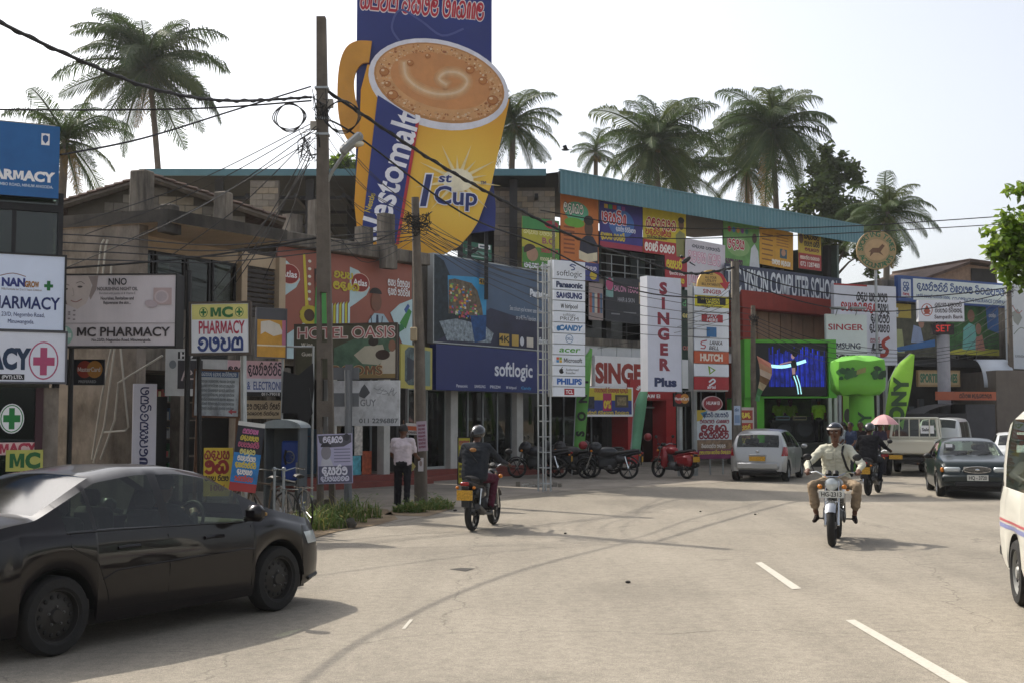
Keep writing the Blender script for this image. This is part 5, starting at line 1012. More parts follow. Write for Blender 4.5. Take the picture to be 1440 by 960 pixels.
s.oval(1191, 584, 5, 10, C('33302c')).done()
# ------------------------------------------------------------------ white hoardings right of the stage
PH = UP(1160, 50.0, 1256, 51.5)
s = Sign('white_hoarding', 'tall pale hoarding with black and red rounded slogan', 'billboard', PH, 1168, 1255, 399, 512, mat('hoarding_pale', 'cdd0da', rough=.5, var=.06), th=.2, frame=None)
s.rect(1168, 1214, 399, 401.5, C('a03030')).sin([3, 5], 1221, 416, 11, C('26242c'), .24, wd=44, seed=1).sin([5], 1192, 431, 11, C('a82c30'), .24, wd=30, seed=2).sin([3], 1217, 431, 11, C('a82c30'), .24, wd=18, seed=3).sin([3], 1236, 431, 11, C('26242c'), .24, wd=16, seed=4).sin([5], 1232, 446, 11, C('26242c'), .24, wd=27, seed=5).sin([6], 1231, 460, 10, C('26242c'), .24, wd=29, seed=6).text('LE', 1226, 486, 9, C('2a2a34'), 'o', wd=15, shear=.15).line([(1243, 473), (1236, 478), (1236, 485), (1241, 490), (1238, 497), (1232, 498)], 5, C('a03426')).sin([4], 1224, 477, 5, C('a06a72'), .22, wd=14).sin([4], 1225, 493, 4, C('77747c'), .22, wd=14)
s.post(1180, .1, GALV, 505).post(1245, .1, GALV, 505).done()
s = Sign('brand_board', 'pale grey two-brand board beside the green screen', 'sign', UP(1157, 47.8, 1216, 48.2), 1159, 1216, 442, 507, mat('board_mist', 'cdd6d4', var=.05), th=.15, frame=None)
s.text('SINGER', 1186, 460, 8, C('a02a3a'), 'b', wd=49).text('SAMSUNG', 1184, 486, 8, C('26304e'), 'b', wd=46).rect(1159, 1216, 495, 496, DARKST).text('SONY', 1187, 503, 8, BLACKP, 'o', wd=36).post(1165, .08, GALV, 500).post(1210, .08, GALV, 500).done()
for u in (1175, 1203):
    b = MB(); p = D(u, 440, 47.6); b.box(-.3, .3, -.5, -.25, .1, .2, mat('lamp_grey', '8a8c8c'), bev=.02); b.tube([(0, 0, -.1), (0, -.3, .12)], .02, GALV, 5); tag(b.build('flood_lamp', None, p), 'flood lamp on top of brand board, %s one' % ('left' if u == 1175 else 'right'), 'lamp')
pr_ = D(1232, 352, 50); rs = thing('round_sign', 'round wooden sign with running animal on tall pole', 'sign', (pr_.x, pr_.y, 0)); r_ = 28 * 50 / FPX
b = MB(); b.lathe([(0, -.06), (r_, -.06), (r_, .06), (0, .06)], C('a08a62'), 32, Matrix.Translation((0, 0, pr_.z)), axis='y'); b.build('disc', rs)
b = MB(); b.tube([(0, .12, 0), (0, .12, pr_.z)], .06, GALV, 8); b.build('post', rs)
c = MB(); gm_ = C('2f6a4a')
def arc_text(c, t, R_, a0, a1, h, m, y, up=1):
    for k, ch in enumerate(t):
        if ch == ' ': continue
        a = R(a0 + (a1 - a0) * (k + .5) / len(t)); V, Fs = GLY[('b', ch)]; cm = max(x for x, _ in V) / 2
        vs = []
        for x, z in V:
            px, pz = (x - cm) * h, (z - .5) * h; th_ = a - PI / 2 if up > 0 else a + PI / 2
            vs.append((R_ * math.cos(a) + px * math.cos(th_) - pz * math.sin(th_), y, pr_.z + R_ * math.sin(a) + px * math.sin(th_) + pz * math.cos(th_)))
        c.add(vs, Fs, m)
arc_text(c, 'SPORTING TIMES', r_ * .8, 185, -5, .2, gm_, -.064); arc_text(c, 'ACCOUNTANTS', r_ * .8, 200, 340, .2, gm_, -.064, -1)
c.add([(r_ * .62 * math.cos(a), -.0625, pr_.z + r_ * .55 * math.sin(a)) for a in [2 * PI * i / 24 for i in range(24)]], [tuple(range(24))], C('b99a72'))
c.add([(x * r_, -.066, pr_.z + z * r_) for x, z in ((-.4, -.1), (-.2, .1), (.1, .1), (.3, .3), (.42, .2), (.3, .05), (.2, -.1), (.35, -.3), (.1, -.15), (-.15, -.15), (-.35, -.35), (-.3, -.1))], [tuple(range(12))], C('6a4a34'))
c.build('print', rs)
# ------------------------------------------------------------------ insurance building at the right
PC = UP(1256, 52.0, 1414, 55.5); ib = bld('insurance_building', 'three storey insurance office with blue edged sign and poster covered glass', PC)
b = MB(); qa_, qb_ = PC.q(1256), PC.q(1440) + 4; hTo = PC.h(1256, 388); b.box(qa_, qb_, .6, 8, PC.h(1256, 508), hTo - .1, CONC); b.box(qa_, qb_, 1.5, 8, 0, PC.h(1256, 508), DARK); b.build('wall', ib)
b = MB(); b.box(qa_, qb_, .5, .6, PC.h(1256, 512), PC.h(1256, 496), DARKST); b.build('slab_edge', ib)
for k in range(9):
    q_ = qa_ + k * .62; g_ = MB(); g_.box(q_ + .03, q_ + .6, .3, .32, PC.h(1256, 500), PC.h(1256, 424), glass('office_glass', '8f9a8c', .4)); g_.build('pane', ib)
b = MB(); 
for k in range(10): b.box(qa_ + k * .62 - .03, qa_ + k * .62 + .03, .25, .4, PC.h(1256, 500), PC.h(1256, 424), DARKST)
b.build('window_frame', ib)
BLU = C('2a4a86')
s = Sign('insurance_sign', 'long white and blue insurance company fascia sign', 'sign', PC, 1255, 1412, 388, 424, BLU, o=.1, th=.2)
s.rect(1275, 1410, 391, 421, mat('board_mist', 'cdd6d4')).rect(1259, 1272, 393, 419, C('c0c8d2')).text('CO', 1265.5, 400, 6, BLU, 'o', wd=8).text('OP', 1265.5, 407, 6, BLU, 'o', wd=8).sin([4], 1265.5, 414, 3, C('a03a4a'), .26, wd=9).sin([6, 5, 6], 1342, 402, 9, C('2f4a80'), .22, wd=124, seed=5).text('CO-OPERATIVE INSURANCE COMPANY', 1368, 416, 5, C('3a5488'), 'b', wd=80).sin([4, 5, 6, 4], 1302, 415, 3.5, C('3a5488'), .22, wd=46).done()
s = Sign('window_poster', 'large green poster of couple across office glass, right half', 'poster', PC, 1335, 1408, 426, 497, mat('poster_leaf', '33632f', var=.6, scale=3), o=-.2, th=.02)
s.poly([(1335, 497), (1335, 494), (1360, 487), (1408, 488), (1408, 497)], C('b3b03a')).oval(1369, 442, 5, 9, C('8a6450')).poly([(1356, 490), (1358, 460), (1366, 452), (1374, 455), (1378, 490)], C('6fb0a8')).oval(1379, 460, 4, 8, C('9a7260')).poly([(1374, 490), (1375, 472), (1384, 468), (1388, 490)], C('b07a6a')).poly([(1390, 428), (1408, 426), (1408, 465), (1392, 460)], C('2f66a8')).sin([4], 1399, 440, 4, C('dfe3e8'), .26, wd=10).done()
s = Sign('window_poster', 'yellow and blue poster of people across office glass, left half', 'poster', PC, 1258, 1320, 426, 500, mat('poster_dusk', '4a4a3a', var=.5, scale=3), o=-.2, th=.02)
s.rect(1258, 1285, 426, 446, C('a8953a')).rect(1260, 1267, 432, 445, C('c6ccd4')).text('CO', 1263.5, 438, 5, BLU, 'b').poly([(1262, 495), (1264, 462), (1272, 462), (1275, 495)], C('9aa070')).poly([(1284, 480), (1288, 455), (1298, 458), (1302, 480)], C('8a9ab8')).oval(1299, 452, 4, 7, C('9a7260')).poly([(1262, 488), (1318, 474), (1318, 484), (1266, 494)], C('2f66a0')).done()
# neighbour at the far right
s = Sign('white_billboard', 'white billboard at right edge behind utility pole', 'billboard', UP(1412, 54.0, 1480, 56), 1412, 1490, 398, 518, mat('hoarding_white2', 'c3c8cc', var=.06), th=.2)
s.poly([(1416, 440), (1424, 434), (1430, 446), (1424, 458), (1418, 452)], C('8a8f8a')).line([(1417, 430), (1424, 440), (1430, 436)], 1, C('a05a5a')).line([(1418, 470), (1428, 460), (1438, 466)], 1, C('6a7a6a')).sin([5], 1428, 500, 3, C('8a8f94'), .24, wd=18).done()
PR2 = UP(1305, 66, 1412, 68); b = MB(); rh = bld('brick_house', 'brown brick house with gable roof behind insurance sign', PR2)
q0, q1, qm = PR2.q(1305), PR2.q(1405), PR2.q(1358); b.prism([(q0, 0), (q1, 0), (q1, PR2.h(1305, 372)), (qm, PR2.h(1305, 368)), (q0, PR2.h(1305, 392))], 0, 6, mat('brick_far', '8a6f5a', var=.3, scale=4, bump=.3)); b.build('wall', rh)
b = MB(); b.box(qm + .5, q1 - .1, -.05, .1, PR2.h(1305, 396), PR2.h(1305, 374), DARK); b.build('window', rh)
b = MB(); b.add([(q0 - .5, -.5, PR2.h(1305, 392)), (qm, -.5, PR2.h(1305, 366)), (qm, 6, PR2.h(1305, 366)), (q0 - .5, 6, PR2.h(1305, 392))], [(0, 1, 2, 3)], TILE); b.add([(qm, -.5, PR2.h(1305, 366)), (q1 + .4, -.5, PR2.h(1305, 370)), (q1 + .4, 6, PR2.h(1305, 370)), (qm, 6, PR2.h(1305, 366))], [(0, 1, 2, 3)], TILE); o = b.build('roof', rh); sm = o.modifiers.new('t', 'SOLIDIFY'); sm.thickness = .15
# bank sign on its column
PK = FP(1290, 48.5, -2); s = Sign('bank_sign', 'white bank lightbox on grey column with led clock', 'sign', PK, 1288, 1352, 423, 453, mat('bank_white', 'd8d9e2', rough=.4, var=.05), th=.3, side=GREYW, bev=.02)
s.oval(1300, 437, 8, 9, C('a8503f'), 20).oval(1300, 437, 6.8, 7.8, mat('bank_white', 'd8d9e2'), 20).poly([(1300, 430), (1305, 439), (1300, 443), (1295, 439)], C('a8503f')).rect(1296, 1304, 441, 443, C('a8503f')).sin([4, 5], 1330, 430, 5, C('4a4248'), .22, wd=38, seed=1).sin([5, 5], 1330, 438, 5, C('4a4248'), .22, wd=38, seed=2).text('Sampath Bank', 1330, 446.5, 5, C('4a3f45'), 'b', wd=40)
b = MB(); b.tube([(s.X(1325), .0, -s.h0), (s.X(1325), .0, s.Z(470))], .25, mat('column_grey', '9c9ca4', rough=.5, stain=.2), 18); b.build('column', s.o, smooth=40)
b = MB(); b.box(s.X(1309), s.X(1338), -.25, .1, s.Z(471), s.Z(456), mat('led_case', '2a2222')); lc = b.build('led_clock', s.o); s.done()
c = MB(); w_ = s.X(1338) - s.X(1309)
x = 0
for ch in 'SET':
    V, Fs = GLY[('r', ch)]; c.add([(s.X(1312) + (a + x) * .26, -.256, s.Z(467) + bb * .26) for a, bb in V], Fs, mat('led_red', 'b0302a', emit=.5)); x += GLY['adv'][ch]
c.build('led_digits', lc)
s = Sign('sporting_sign', 'tan board with green capital letters under office', 'sign', UP(1286, 51, 1348, 51.5), 1288, 1347, 520, 543, C('9a8058'), th=.15)
s.rect(1290, 1345, 523, 540, C('ab9672')).text('SPORTING TIMES', 1317, 531, 11, C('3a6a4e'), 'o', wd=52).done()
# awnings, stalls
def curved_awning(name, label, u0, u1, vt, vb, Y, m):
    a, c_ = D(u0, vt, Y), D(u1, vb, Y); b = MB(); n = 7; vs = []
    for i in range(n + 1): k = i / n; vs += [(a.x, Y - 1.1 * math.sin(k * PI / 2), a.z + (c_.z - a.z) * (1 - math.cos(k * PI / 2))), (c_.x, Y - 1.1 * math.sin(k * PI / 2), a.z + (c_.z - a.z) * (1 - math.cos(k * PI / 2)))]
    b.add(vs, [(2 * i, 2 * i + 1, 2 * i + 3, 2 * i + 2) for i in range(n)], m); o = tag(b.build(name, smooth=40), label, 'awning'); sm = o.modifiers.new('t', 'SOLIDIFY'); sm.thickness = .03
curved_awning('awning', 'curved white shop awning at right under the office', 1369, 1413, 506, 545, 52.0, mat('awning_white', 'bcc2ca', rough=.6, var=.06))
s = Sign('shop_board', 'red orange stall board with dark lettering above canvas', 'sign', UP(1312, 47.6, 1402, 48.2), 1315, 1399, 550, 562, C('a8573a'), th=.08)
s.sin([5, 8], 1370, 556, 5, C('3a2420'), .24, wd=46).done()
b = MB(); a = D(1300, 640, 46.5); c_ = D(1402, 566, 46.5); n = 12; vs_ = []; zt = c_.z
for i in range(n + 1):
    k = i / n; q = PI * k; vs_ += [(a.x + (c_.x - a.x) * .6 * k, 46.5 - 0, zt - .42 + .42 * math.sin(q * .5 + .0) ** .7), (a.x + (c_.x - a.x) * .6 * k, 49.0, zt - .42 + .42 * math.sin(q * .5) ** .7)]
CANV = mat('black_canvas', '38383a', rough=.8, var=.2, scale=1.5)
b.add(vs_, [(2 * i, 2 * i + 1, 2 * i + 3, 2 * i + 2) for i in range(n)], CANV); b.box(a.x, a.x + (c_.x - a.x) * .6, 46.6, 48.9, 0, zt - .4, CANV); b.box(a.x + (c_.x - a.x) * .6, c_.x, 46.7, 48.9, 0, zt - .05, mat('black_canvas2', '46464a', rough=.8, var=.2)); tag(b.build('canvas_stall', smooth=40), 'dark canvas covered stall behind white pickup', 'stall')
b = MB(); rn = random.Random(8)
for k in range(8): x = D(1252 + k * 7, 600, 49).x; b.box(x, x + .18, 49, 49.3, .2, 2.6 - (k % 3) * .3, C(('33363a', '4a4e50', '2a2c2e')[k % 3]))
tag(b.build('shutter_stack', None), 'dark stacked shutters and boxes behind the lime flag', 'shutter')
b = MB(); a = D(1440, 600, 50); b.box(a.x - 1.1, a.x + 6, 50, 55, 0, D(1440, 520, 50).z, mat('far_wall', '6a625a', stain=.4)); tag(b.build('shop_building', None), 'drab shop wall at right edge behind traffic', 'building')
# ------------------------------------------------------------------ utility poles
CABLE = mat('black_cable', '1c1c1d', rough=.7, var=.2); CABLE2 = mat('grey_cable', '3a3a3c', rough=.7)
p = G(459, 724); Y1 = p.y; k1 = Y1 / FPX
tp = thing('utility_pole', 'tallest weathered utility pole with slotted base and street lamp arm', 'utility pole', (p.x, p.y, 0))
hT = D(444, 25, Y1).z; lean = -14 * k1; X = lambda z: lean * z / hT
b = MB()
def seg(x0a, x1a, x0b, x1b, za, zb, y0=-.09, y1=.09):
    b.add([(x0a, y0, za), (x1a, y0, za), (x1a, y1, za), (x0a, y1, za), (x0b, y0, zb), (x1b, y0, zb), (x1b, y1, zb), (x0b, y1, zb)], [(0, 3, 2, 1), (4, 5, 6, 7), (0, 1, 5, 4), (1, 2, 6, 5), (2, 3, 7, 6), (3, 0, 4, 7)], POLEC)
wb = lambda z: .17 - .085 * z / hT
for za, zb in ((0, 1.0), (1.0, 1.9), (1.9, 3.0), (3.0, 4.2)):
    for sgn in (-1, 1):
        f = lambda z: sorted((X(z) + sgn * wb(z), X(z) + sgn * .062)); a_, c_ = f(za), f(zb); seg(a_[0], a_[1], c_[0], c_[1], za, zb)
for z in (.0, .95, 1.85, 2.95): seg(X(z) - .062, X(z) + .062, X(z + .3) - .062, X(z + .3) + .062, z, z + .3)
seg(X(4.2) - wb(4.2), X(4.2) + wb(4.2), X(hT) - wb(hT), X(hT) + wb(hT), 4.2, hT); b.build('shaft', tp)
b = MB(); z0 = D(458, 235, Y1).z; e = D(487, 212, Y1 - .6); ex = e.x - p.x
b.tube([(X(z0) + .08, 0, z0 - .3), (X(z0) + .2, -.1, z0 - .1), (ex, -.6, e.z)], .035, GALV, 8); arm = b.build('lamp_arm', tp, smooth=40)
b = MB(); M = Matrix.Translation((ex + .12, -.65, e.z + .08)) @ Matrix.Rotation(R(-42), 4, 'Y'); b.box(-.25, .28, -.13, .13, -.03, .12, mat('lamp_grey', '8a8c8c'), M, bev=.05); lh = b.build('lamp_head', tp)
b = MB(); b.ell(M @ Vector((.1, 0, -.04)), (.12, .09, .06), mat('lamp_lens', 'c9c4b4', rough=.2), 12, 6); b.build('lens', lh, smooth=60)
for z, x in ((D(465, 147, Y1).z, .16), (D(430, 178, Y1).z, -.16)): b = MB(); b.box(X(z) + x - .06, X(z) + x + .06, -.12, .0, z - .08, z + .08, mat('junction_box', 'a39c90'), bev=.01); b.build('junction_box', tp)
for z in (D(444, 125, Y1).z, D(444, 190, Y1).z, D(444, 168, Y1).z): b = MB(); b.box(X(z) - .13, X(z) + .13, -.11, .11, z - .02, z + .02, GALV); b.build('clamp_band', tp)
rn = random.Random(2)
def tangle(par, cx, cy, cz, n, r, seed, dz=1.0):
    rn = random.Random(seed); b = MB()
    for i in range(n):
        P = [Vector((cx + rn.uniform(-r, r), cy + rn.uniform(-.15, .1), cz + rn.uniform(-r, r) * dz)) for _ in range(5)]; P.append(P[0]); c = []
        for j in range(5):
            for t in range(5): c.append(P[j].lerp(P[j + 1], t / 5) + Vector((0, 0, -.12 * r * math.sin(PI * t / 5))))
        b.tube(c, .008, CABLE, 4, cap=False)
    b.build('cable_tangle', par)
tangle(tp, X(7.7), -.12, D(444, 150, Y1).z, 6, .2, 1, 1.6); tangle(tp, X(6.8) - .25, -.12, D(440, 205, Y1).z, 7, .22, 5, 1.6)
for cx_, cz_, r_ in ((408, 166, .26), (482, 165, .3)):
    q = D(cx_, cz_, Y1 - .1); b = MB()
    for j in range(3): b.tube([(q.x - p.x + (r_ + .03 * j) * math.cos(a), -.12 - .03 * j + .04 * math.sin(3 * a), q.z + (r_ - .02 * j) * 1.05 * math.sin(a)) for a in [2 * PI * i / 24 for i in range(25)]], .011, CABLE, 5, cap=False)
    b.build('cable_coil', tp, smooth=60)
p2 = G(592, 706); Y2 = p2.y; sp = thing('utility_pole', 'second utility pole with meter box and flyers near walking man', 'utility pole', (p2.x, p2.y, 0)); h2 = D(580, 278, Y2).z
b = MB(); b.tube([(0, 0, 0), (-.05, 0, h2 * .5), (-.16, 0, h2)], [.15, .12, .085], POLEC, 10); b.build('shaft', sp, smooth=50)
b = MB(); z = D(579, 469, Y2).z; b.box(-.24, -.09, -.16, -.02, z - .17, z + .13, mat('meter_box', 'a8987a', stain=.3), bev=.02); b.build('meter_box', sp)
tangle(sp, -.12, -.1, D(585, 315, Y2).z, 14, .36, 3, .7)
p3 = G(1037, 671); Y3 = p3.y; h3 = D(1037, 368, Y3).z; b = MB(); b.tube([(0, 0, 0), (0, 0, h3)], [.2, .15], CONC, 4); cp = tag(b.build('utility_pole', None, p3, R(45)), 'square concrete pole behind silver hatchback', 'utility pole')
s = Sign('flyer', 'pair of pale blue notices pasted on concrete pole', 'poster', FP(1032, Y3 - .22, 0), 1032, 1041, 570, 597, C('a8b8cc'), th=.006); s.sin([3], 1036, 576, 3, C('40587a'), .26, wd=6).rect(1033, 1040, 583, 594, C('7a90ae')).done()
p4 = G(1062, 664); Y4 = p4.y; h4 = D(1062, 430, Y4).z; wp = thing('utility_pole', 'thin dark wooden pole in front of green screen', 'utility pole', p4); b = MB(); b.tube([(0, 0, 0), (-.03, 0, h4 * .6), (0, 0, h4)], [.11, .095, .075], WOODP, 8); b.build('shaft', wp, smooth=50); tangle(wp, 0, -.08, h4 - .5, 8, .2, 6)
fl = MB(); z = D(1070, 500, Y4).z; n = 7; vs_ = []
for i in range(n + 1): k = i / n; vs_ += [(.08 + .1 * math.sin(k * 4), -.12, z - k * 1.5), (.55 * (1 - k * .55) + .1 * math.sin(k * 5), -.1 - .1 * math.sin(k * 6), z - .25 - k * 1.3)]
for i in range(n): fl.add([vs_[2 * i], vs_[2 * i + 1], vs_[2 * i + 3], vs_[2 * i + 2]], [(0, 1, 2, 3)], C(('c9806a', 'b98a6a', 'c9b4a0', '7a5a3a', 'b8a888', '3f7a4a', '4a8a55')[i]))
fo = tag(fl.build('cloth_flag', None, p4), 'limp orange white and green flag on wooden pole', 'flag')
for u, vt, vb, r_, lab in ((1403, 468, 642, .13, 'thin pole with tangled wires left of right edge pole'), (1425, 398, 648, .15, 'tall pole at right edge under tree leaves')):
    q = G(u, vb); b = MB(); hh = D(u, vt, q.y).z; b.tube([(0, 0, 0), (0, 0, hh)], [r_, r_ * .7], POLEC, 8); t_ = thing('utility_pole', lab, 'utility pole', q); b.build('shaft', t_, smooth=50); tangle(t_, 0, -.1, hh - .3, 5, .3, u)
# ------------------------------------------------------------------ cables
def cable(P, r, label, m=CABLE, group='overhead cables', twist=False):
    pts = [D(*q) for q in P]; out = []
    for i in range(len(pts) - 1):
        p0, q0, q1, p3 = pts[max(i - 1, 0)], pts[i], pts[i + 1], pts[min(i + 2, len(pts) - 1)]
        for j in range(8):
            t = j / 8; out.append(0.5 * ((2 * q0) + (q1 - p0) * t + (2 * p0 - 5 * q0 + 4 * q1 - p3) * t * t + (3 * q0 - p0 - 3 * q1 + p3) * t ** 3))
    out.append(pts[-1]); b = MB(); b.tube(out, r, m, 5)
    if twist:
        L = 0; tw = []
        for i in range(len(out) - 1):
            for j in range(6): q = out[i].lerp(out[i + 1], j / 6); L += (out[i + 1] - out[i]).length / 6; tw.append(q + Vector((0, math.sin(L * 9) * r, math.cos(L * 9) * r)))
        b.tube(tw, r * .7, m, 4)
    return tag(b.build('overhead_cable', smooth=60), label, 'cable', group)
cable([(-250, -95, 9.8), (0, 32, 13.2), (105, 82, 14.8), (215, 125, 16.8), (320, 142, 19.3), (438, 137, Y1)], .024, 'thick twisted cable dropping from top left corner to tall pole', twist=True)
cable([(-60, 154, 21), (150, 155, 21.6), (300, 152, 22.2), (438, 142, Y1)], .018, 'level cable from left edge to tall pole across the palm')
cable([(85, 218, 17.2), (200, 195, 19), (330, 155, 21.5), (437, 122, Y1)], .016, 'cable rising from blue sign to tall pole')
cable([(452, 122, Y1), (500, 155, 23.6), (640, 245, 26), (800, 330, 30), (890, 362, 32.5), (970, 385, 35), (1034, 376, Y3)], .032, 'thick bundled cable sagging from tall pole to concrete pole', twist=True)
cable([(450, 165, Y1), (500, 190, 23.6), (650, 300, 26), (760, 345, 29), (900, 410, 33), (1030, 420, Y3)], .02, 'lower sagging cable across mug and television billboard')
cable([(1040, 378, Y3), (1100, 400, 37.5), (1180, 414, 39), (1280, 418, 40), (1360, 412, 41), (1425, 404, 42)], .02, 'cable from concrete pole to right edge pole, upper span')
cable([(1040, 395, Y3), (1130, 425, 37.5), (1220, 438, 39), (1320, 432, 41), (1425, 410, 42)], .018, 'cable from concrete pole to right edge pole, lower span')
cable([(760, 296, 37), (900, 318, 38), (1050, 322, 39), (1200, 318, 40), (1330, 310, 41), (1500, 298, 42)], .018, 'long straight cable across roof fascia to right sky')
cable([(700, 318, 36), (900, 335, 37), (1100, 332, 38), (1300, 322, 40), (1500, 310, 42)], .016, 'second long cable just under roof edge to right sky')
for i in range(6): cable([(588, 312 + i * 5, Y2), (700, 360 + i * 9, 29), (860, 395 + i * 14, 33), (1060, 435 + i * 8, Y4)], .009, 'thin service wire strung from second pole past brand towers', CABLE2, 'thin wires from second pole')
for i in range(5): cable([(1062, 446 + i * 5, Y4), (1160, 480 + i * 7, 42), (1290, 492 + i * 5, 44), (1403, 474 + i * 5, 46)], .011, 'thin wire strung from wooden pole past green booth to right', CABLE2, 'thin wires from wooden pole')
for i, (u, v, Y) in enumerate(((95, 318, 24), (120, 330, 24), (180, 338, 24), (240, 360, 24), (90, 378, 22), (300, 410, 24.5), (330, 400, 25), (370, 395, 26), (352, 330, 27), (235, 505, 23))): cable([(436, 175 + i * 6, Y1), ((436 + u) / 2, (185 + i * 6 + v) / 2 + 8, (Y1 + Y) / 2), (u, v, Y)], .010, 'thin drop wire fanning from tall pole to old building', CABLE2, 'drop wires to old building')
for i in range(4): cable([(-20, 325 + i * 12, 16.9), (150, 333 + i * 11, 19), (300, 345 + i * 8, 21), (440, 335 + i * 7, Y1), (585, 322 + i * 5, Y2)], .011, 'thin wire strung level from left edge past both poles', CABLE2, 'level wires along old building')
cable([(85, 378, 19), (250, 365, 21), (360, 350, 22.5), (445, 335, Y1)], .018, 'black cable over wide lightbox sign to tall pole')
cable([(445, 330, Y1), (510, 345, 24.5), (582, 312, Y2)], .012, 'short slack wire between tall and second poles')
rn = random.Random(17)
for i in range(9): cable([(448, 140 + i * 17, Y1 - .05), (510 + rn.uniform(-8, 8), 215 + i * 16 + rn.uniform(0, 25), (Y1 + Y2) / 2), (582, 290 + i * 6, Y2)], .007, 'thin slack wire looping between tall pole and second pole', CABLE2, 'slack wires between the two left poles')
for i in range(7): cable([(586, 300 + i * 6, Y2), (660 + i * 12, 345 + i * 6 + rn.uniform(0, 20), 31), (730 + i * 25, 372 + i * 9, 38)], .007, 'thin wire drooping from second pole to the shop fronts', CABLE2, 'shop wires from second pole')
for i in range(6): cable([(1040, 385 + i * 12, Y3), (1000 - i * 12, 420 + i * 10, 37.5), (930 - i * 18, 415 + i * 15, 40)], .007, 'thin wire drooping from concrete pole back to shop front', CABLE2, 'shop wires from concrete pole')
for i in range(5): cable([(1425, 402 + i * 14, 42), (1380, 440 + i * 10, 45), (1300 + i * 18, 480 + i * 7, 50)], .009, 'thin wire dropping from right pole to insurance office', CABLE2, 'wires from right pole')
# ------------------------------------------------------------------ bird and crows
b = MB(); q = D(795, 211, 45)
b.ell((0, 0, 0), (.16, .05, .045), BLACKP, 8, 6); b.add([(-.05, 0, .02), (.1, 0, .02), (.02, -.25, .14), (-.12, -.2, .1)], [(0, 1, 2, 3)], BLACKP); b.add([(-.05, 0, .02), (.1, 0, .02), (.0, .25, .12), (-.14, .2, .08)], [(0, 1, 2, 3)], BLACKP); b.add([(.14, -.03, 0), (.14, .03, 0), (.26, .05, 0), (.26, -.05, 0)], [(0, 1, 2, 3)], BLACKP); tag(b.build('flying_bird', None, q), 'dark bird flying in open sky left of small palm', 'bird')
for u, v, Y, lab in ((965, 371, 34.6, 'black crow perched on thick cable before white banner'), (667, 357, 37, 'black crow perched on top of television billboard')):
    b = MB(); q = D(u, v, Y); M = Matrix.Rotation(R(-35), 4, 'Y'); b.ell((0, 0, .1), (.16, .06, .07), BLACKP, 10, 7, M); b.ell((-.13, 0, .2), (.055, .045, .045), BLACKP, 8, 6); b.tube([(-.17, 0, .2), (-.24, 0, .18)], [.018, .003], BLACKP, 6); b.tube([(.1, 0, .04), (.26, 0, -.06)], [.05, .03], BLACKP, 6, flat=.4); tag(b.build('crow', None, q, smooth=60), lab, 'bird')
# ------------------------------------------------------------------ palms
def leafmat(name, rgb, tr, var=.3, scale=1.5):
    m = mat(name, rgb, rough=.6, var=var, scale=scale, spec=.2); t = m.node_tree; N = t.nodes; L = t.links; b = N['Principled BSDF']; o = [n for n in N if n.type == 'OUTPUT_MATERIAL'][0]
    tl = N.new('ShaderNodeBsdfTranslucent'); tl.inputs[0].default_value = lin(tr); mi = N.new('ShaderNodeMixShader'); mi.inputs[0].default_value = .28; L.new(b.outputs[0], mi.inputs[1]); L.new(tl.outputs[0], mi.inputs[2]); L.new(mi.outputs[0], o.inputs[0]); return m
PALM = [leafmat('palm_green', '3e5030', '4c602c'), leafmat('palm_olive', '4e5c34', '5f6a30'), leafmat('palm_dry', '7a6640', '9a8448')]
def frond_mesh(elev, seed, dry):
    rn = random.Random(seed); b = MB(); m = PALM[2] if dry else PALM[0 if rn.random() < .6 else 1]
    n = 68; pts = []; p = Vector((0, 0, 0)); a = R(elev); droop = (1.5 if elev > 20 else 1.15) + rn.uniform(-.15, .2)
    for i in range(n + 1):
        t = i / n; pts.append(p.copy()); ang = a - droop * t ** 1.5 * (1.0 if elev > -20 else .5); p = p + Vector((math.cos(ang), 0, math.sin(ang))) / n
    b.tube(pts[::6] + [pts[-1]], [.02 - .017 * i / (len(pts[::6])) for i in range(len(pts[::6]) + 1)], PALM[1], 4)
    for i in range(3, n):
        t = i / n; ll = (.34 * math.sin(PI * min(1, t * .82 + .16)) ** .7) * rn.uniform(.6, 1.15); d = (pts[min(i + 1, n)] - pts[i - 1]).normalized()
        for sg in (-1, 1):
            out = Vector((0, sg, 0)); dr = rn.uniform(.7, 1.5) + .4 * t
            v1 = (out * .85 + d * .7 + Vector((0, 0, -.05 - .25 * rn.random()))).normalized(); q1 = pts[i] + v1 * ll * .5; v2 = (out * .3 + d * .45 + Vector((0, 0, -dr))).normalized(); q2 = q1 + v2 * ll * .5
            w_ = d * .0064
            b.add([pts[i] - w_ * .7, pts[i] + w_ * .7, q1 + w_, q1 - w_, q2], [(0, 1, 2, 3), (3, 2, 4)], m)
    o = b.build('frond'); me = o.data; bpy.data.objects.remove(o); return me
ELS = [84, 70, 56, 43, 30, 16, 2, -12, -28, -46, -64]
FR = [[frond_mesh(e, 10 * i + j, e < -50 and j == 0) for j in range(2)] for i, e in enumerate(ELS)]
TRUNK = mat('palm_trunk', '6a6258', rough=.95, var=.3, scale=2, bump=.5, bscale=12)
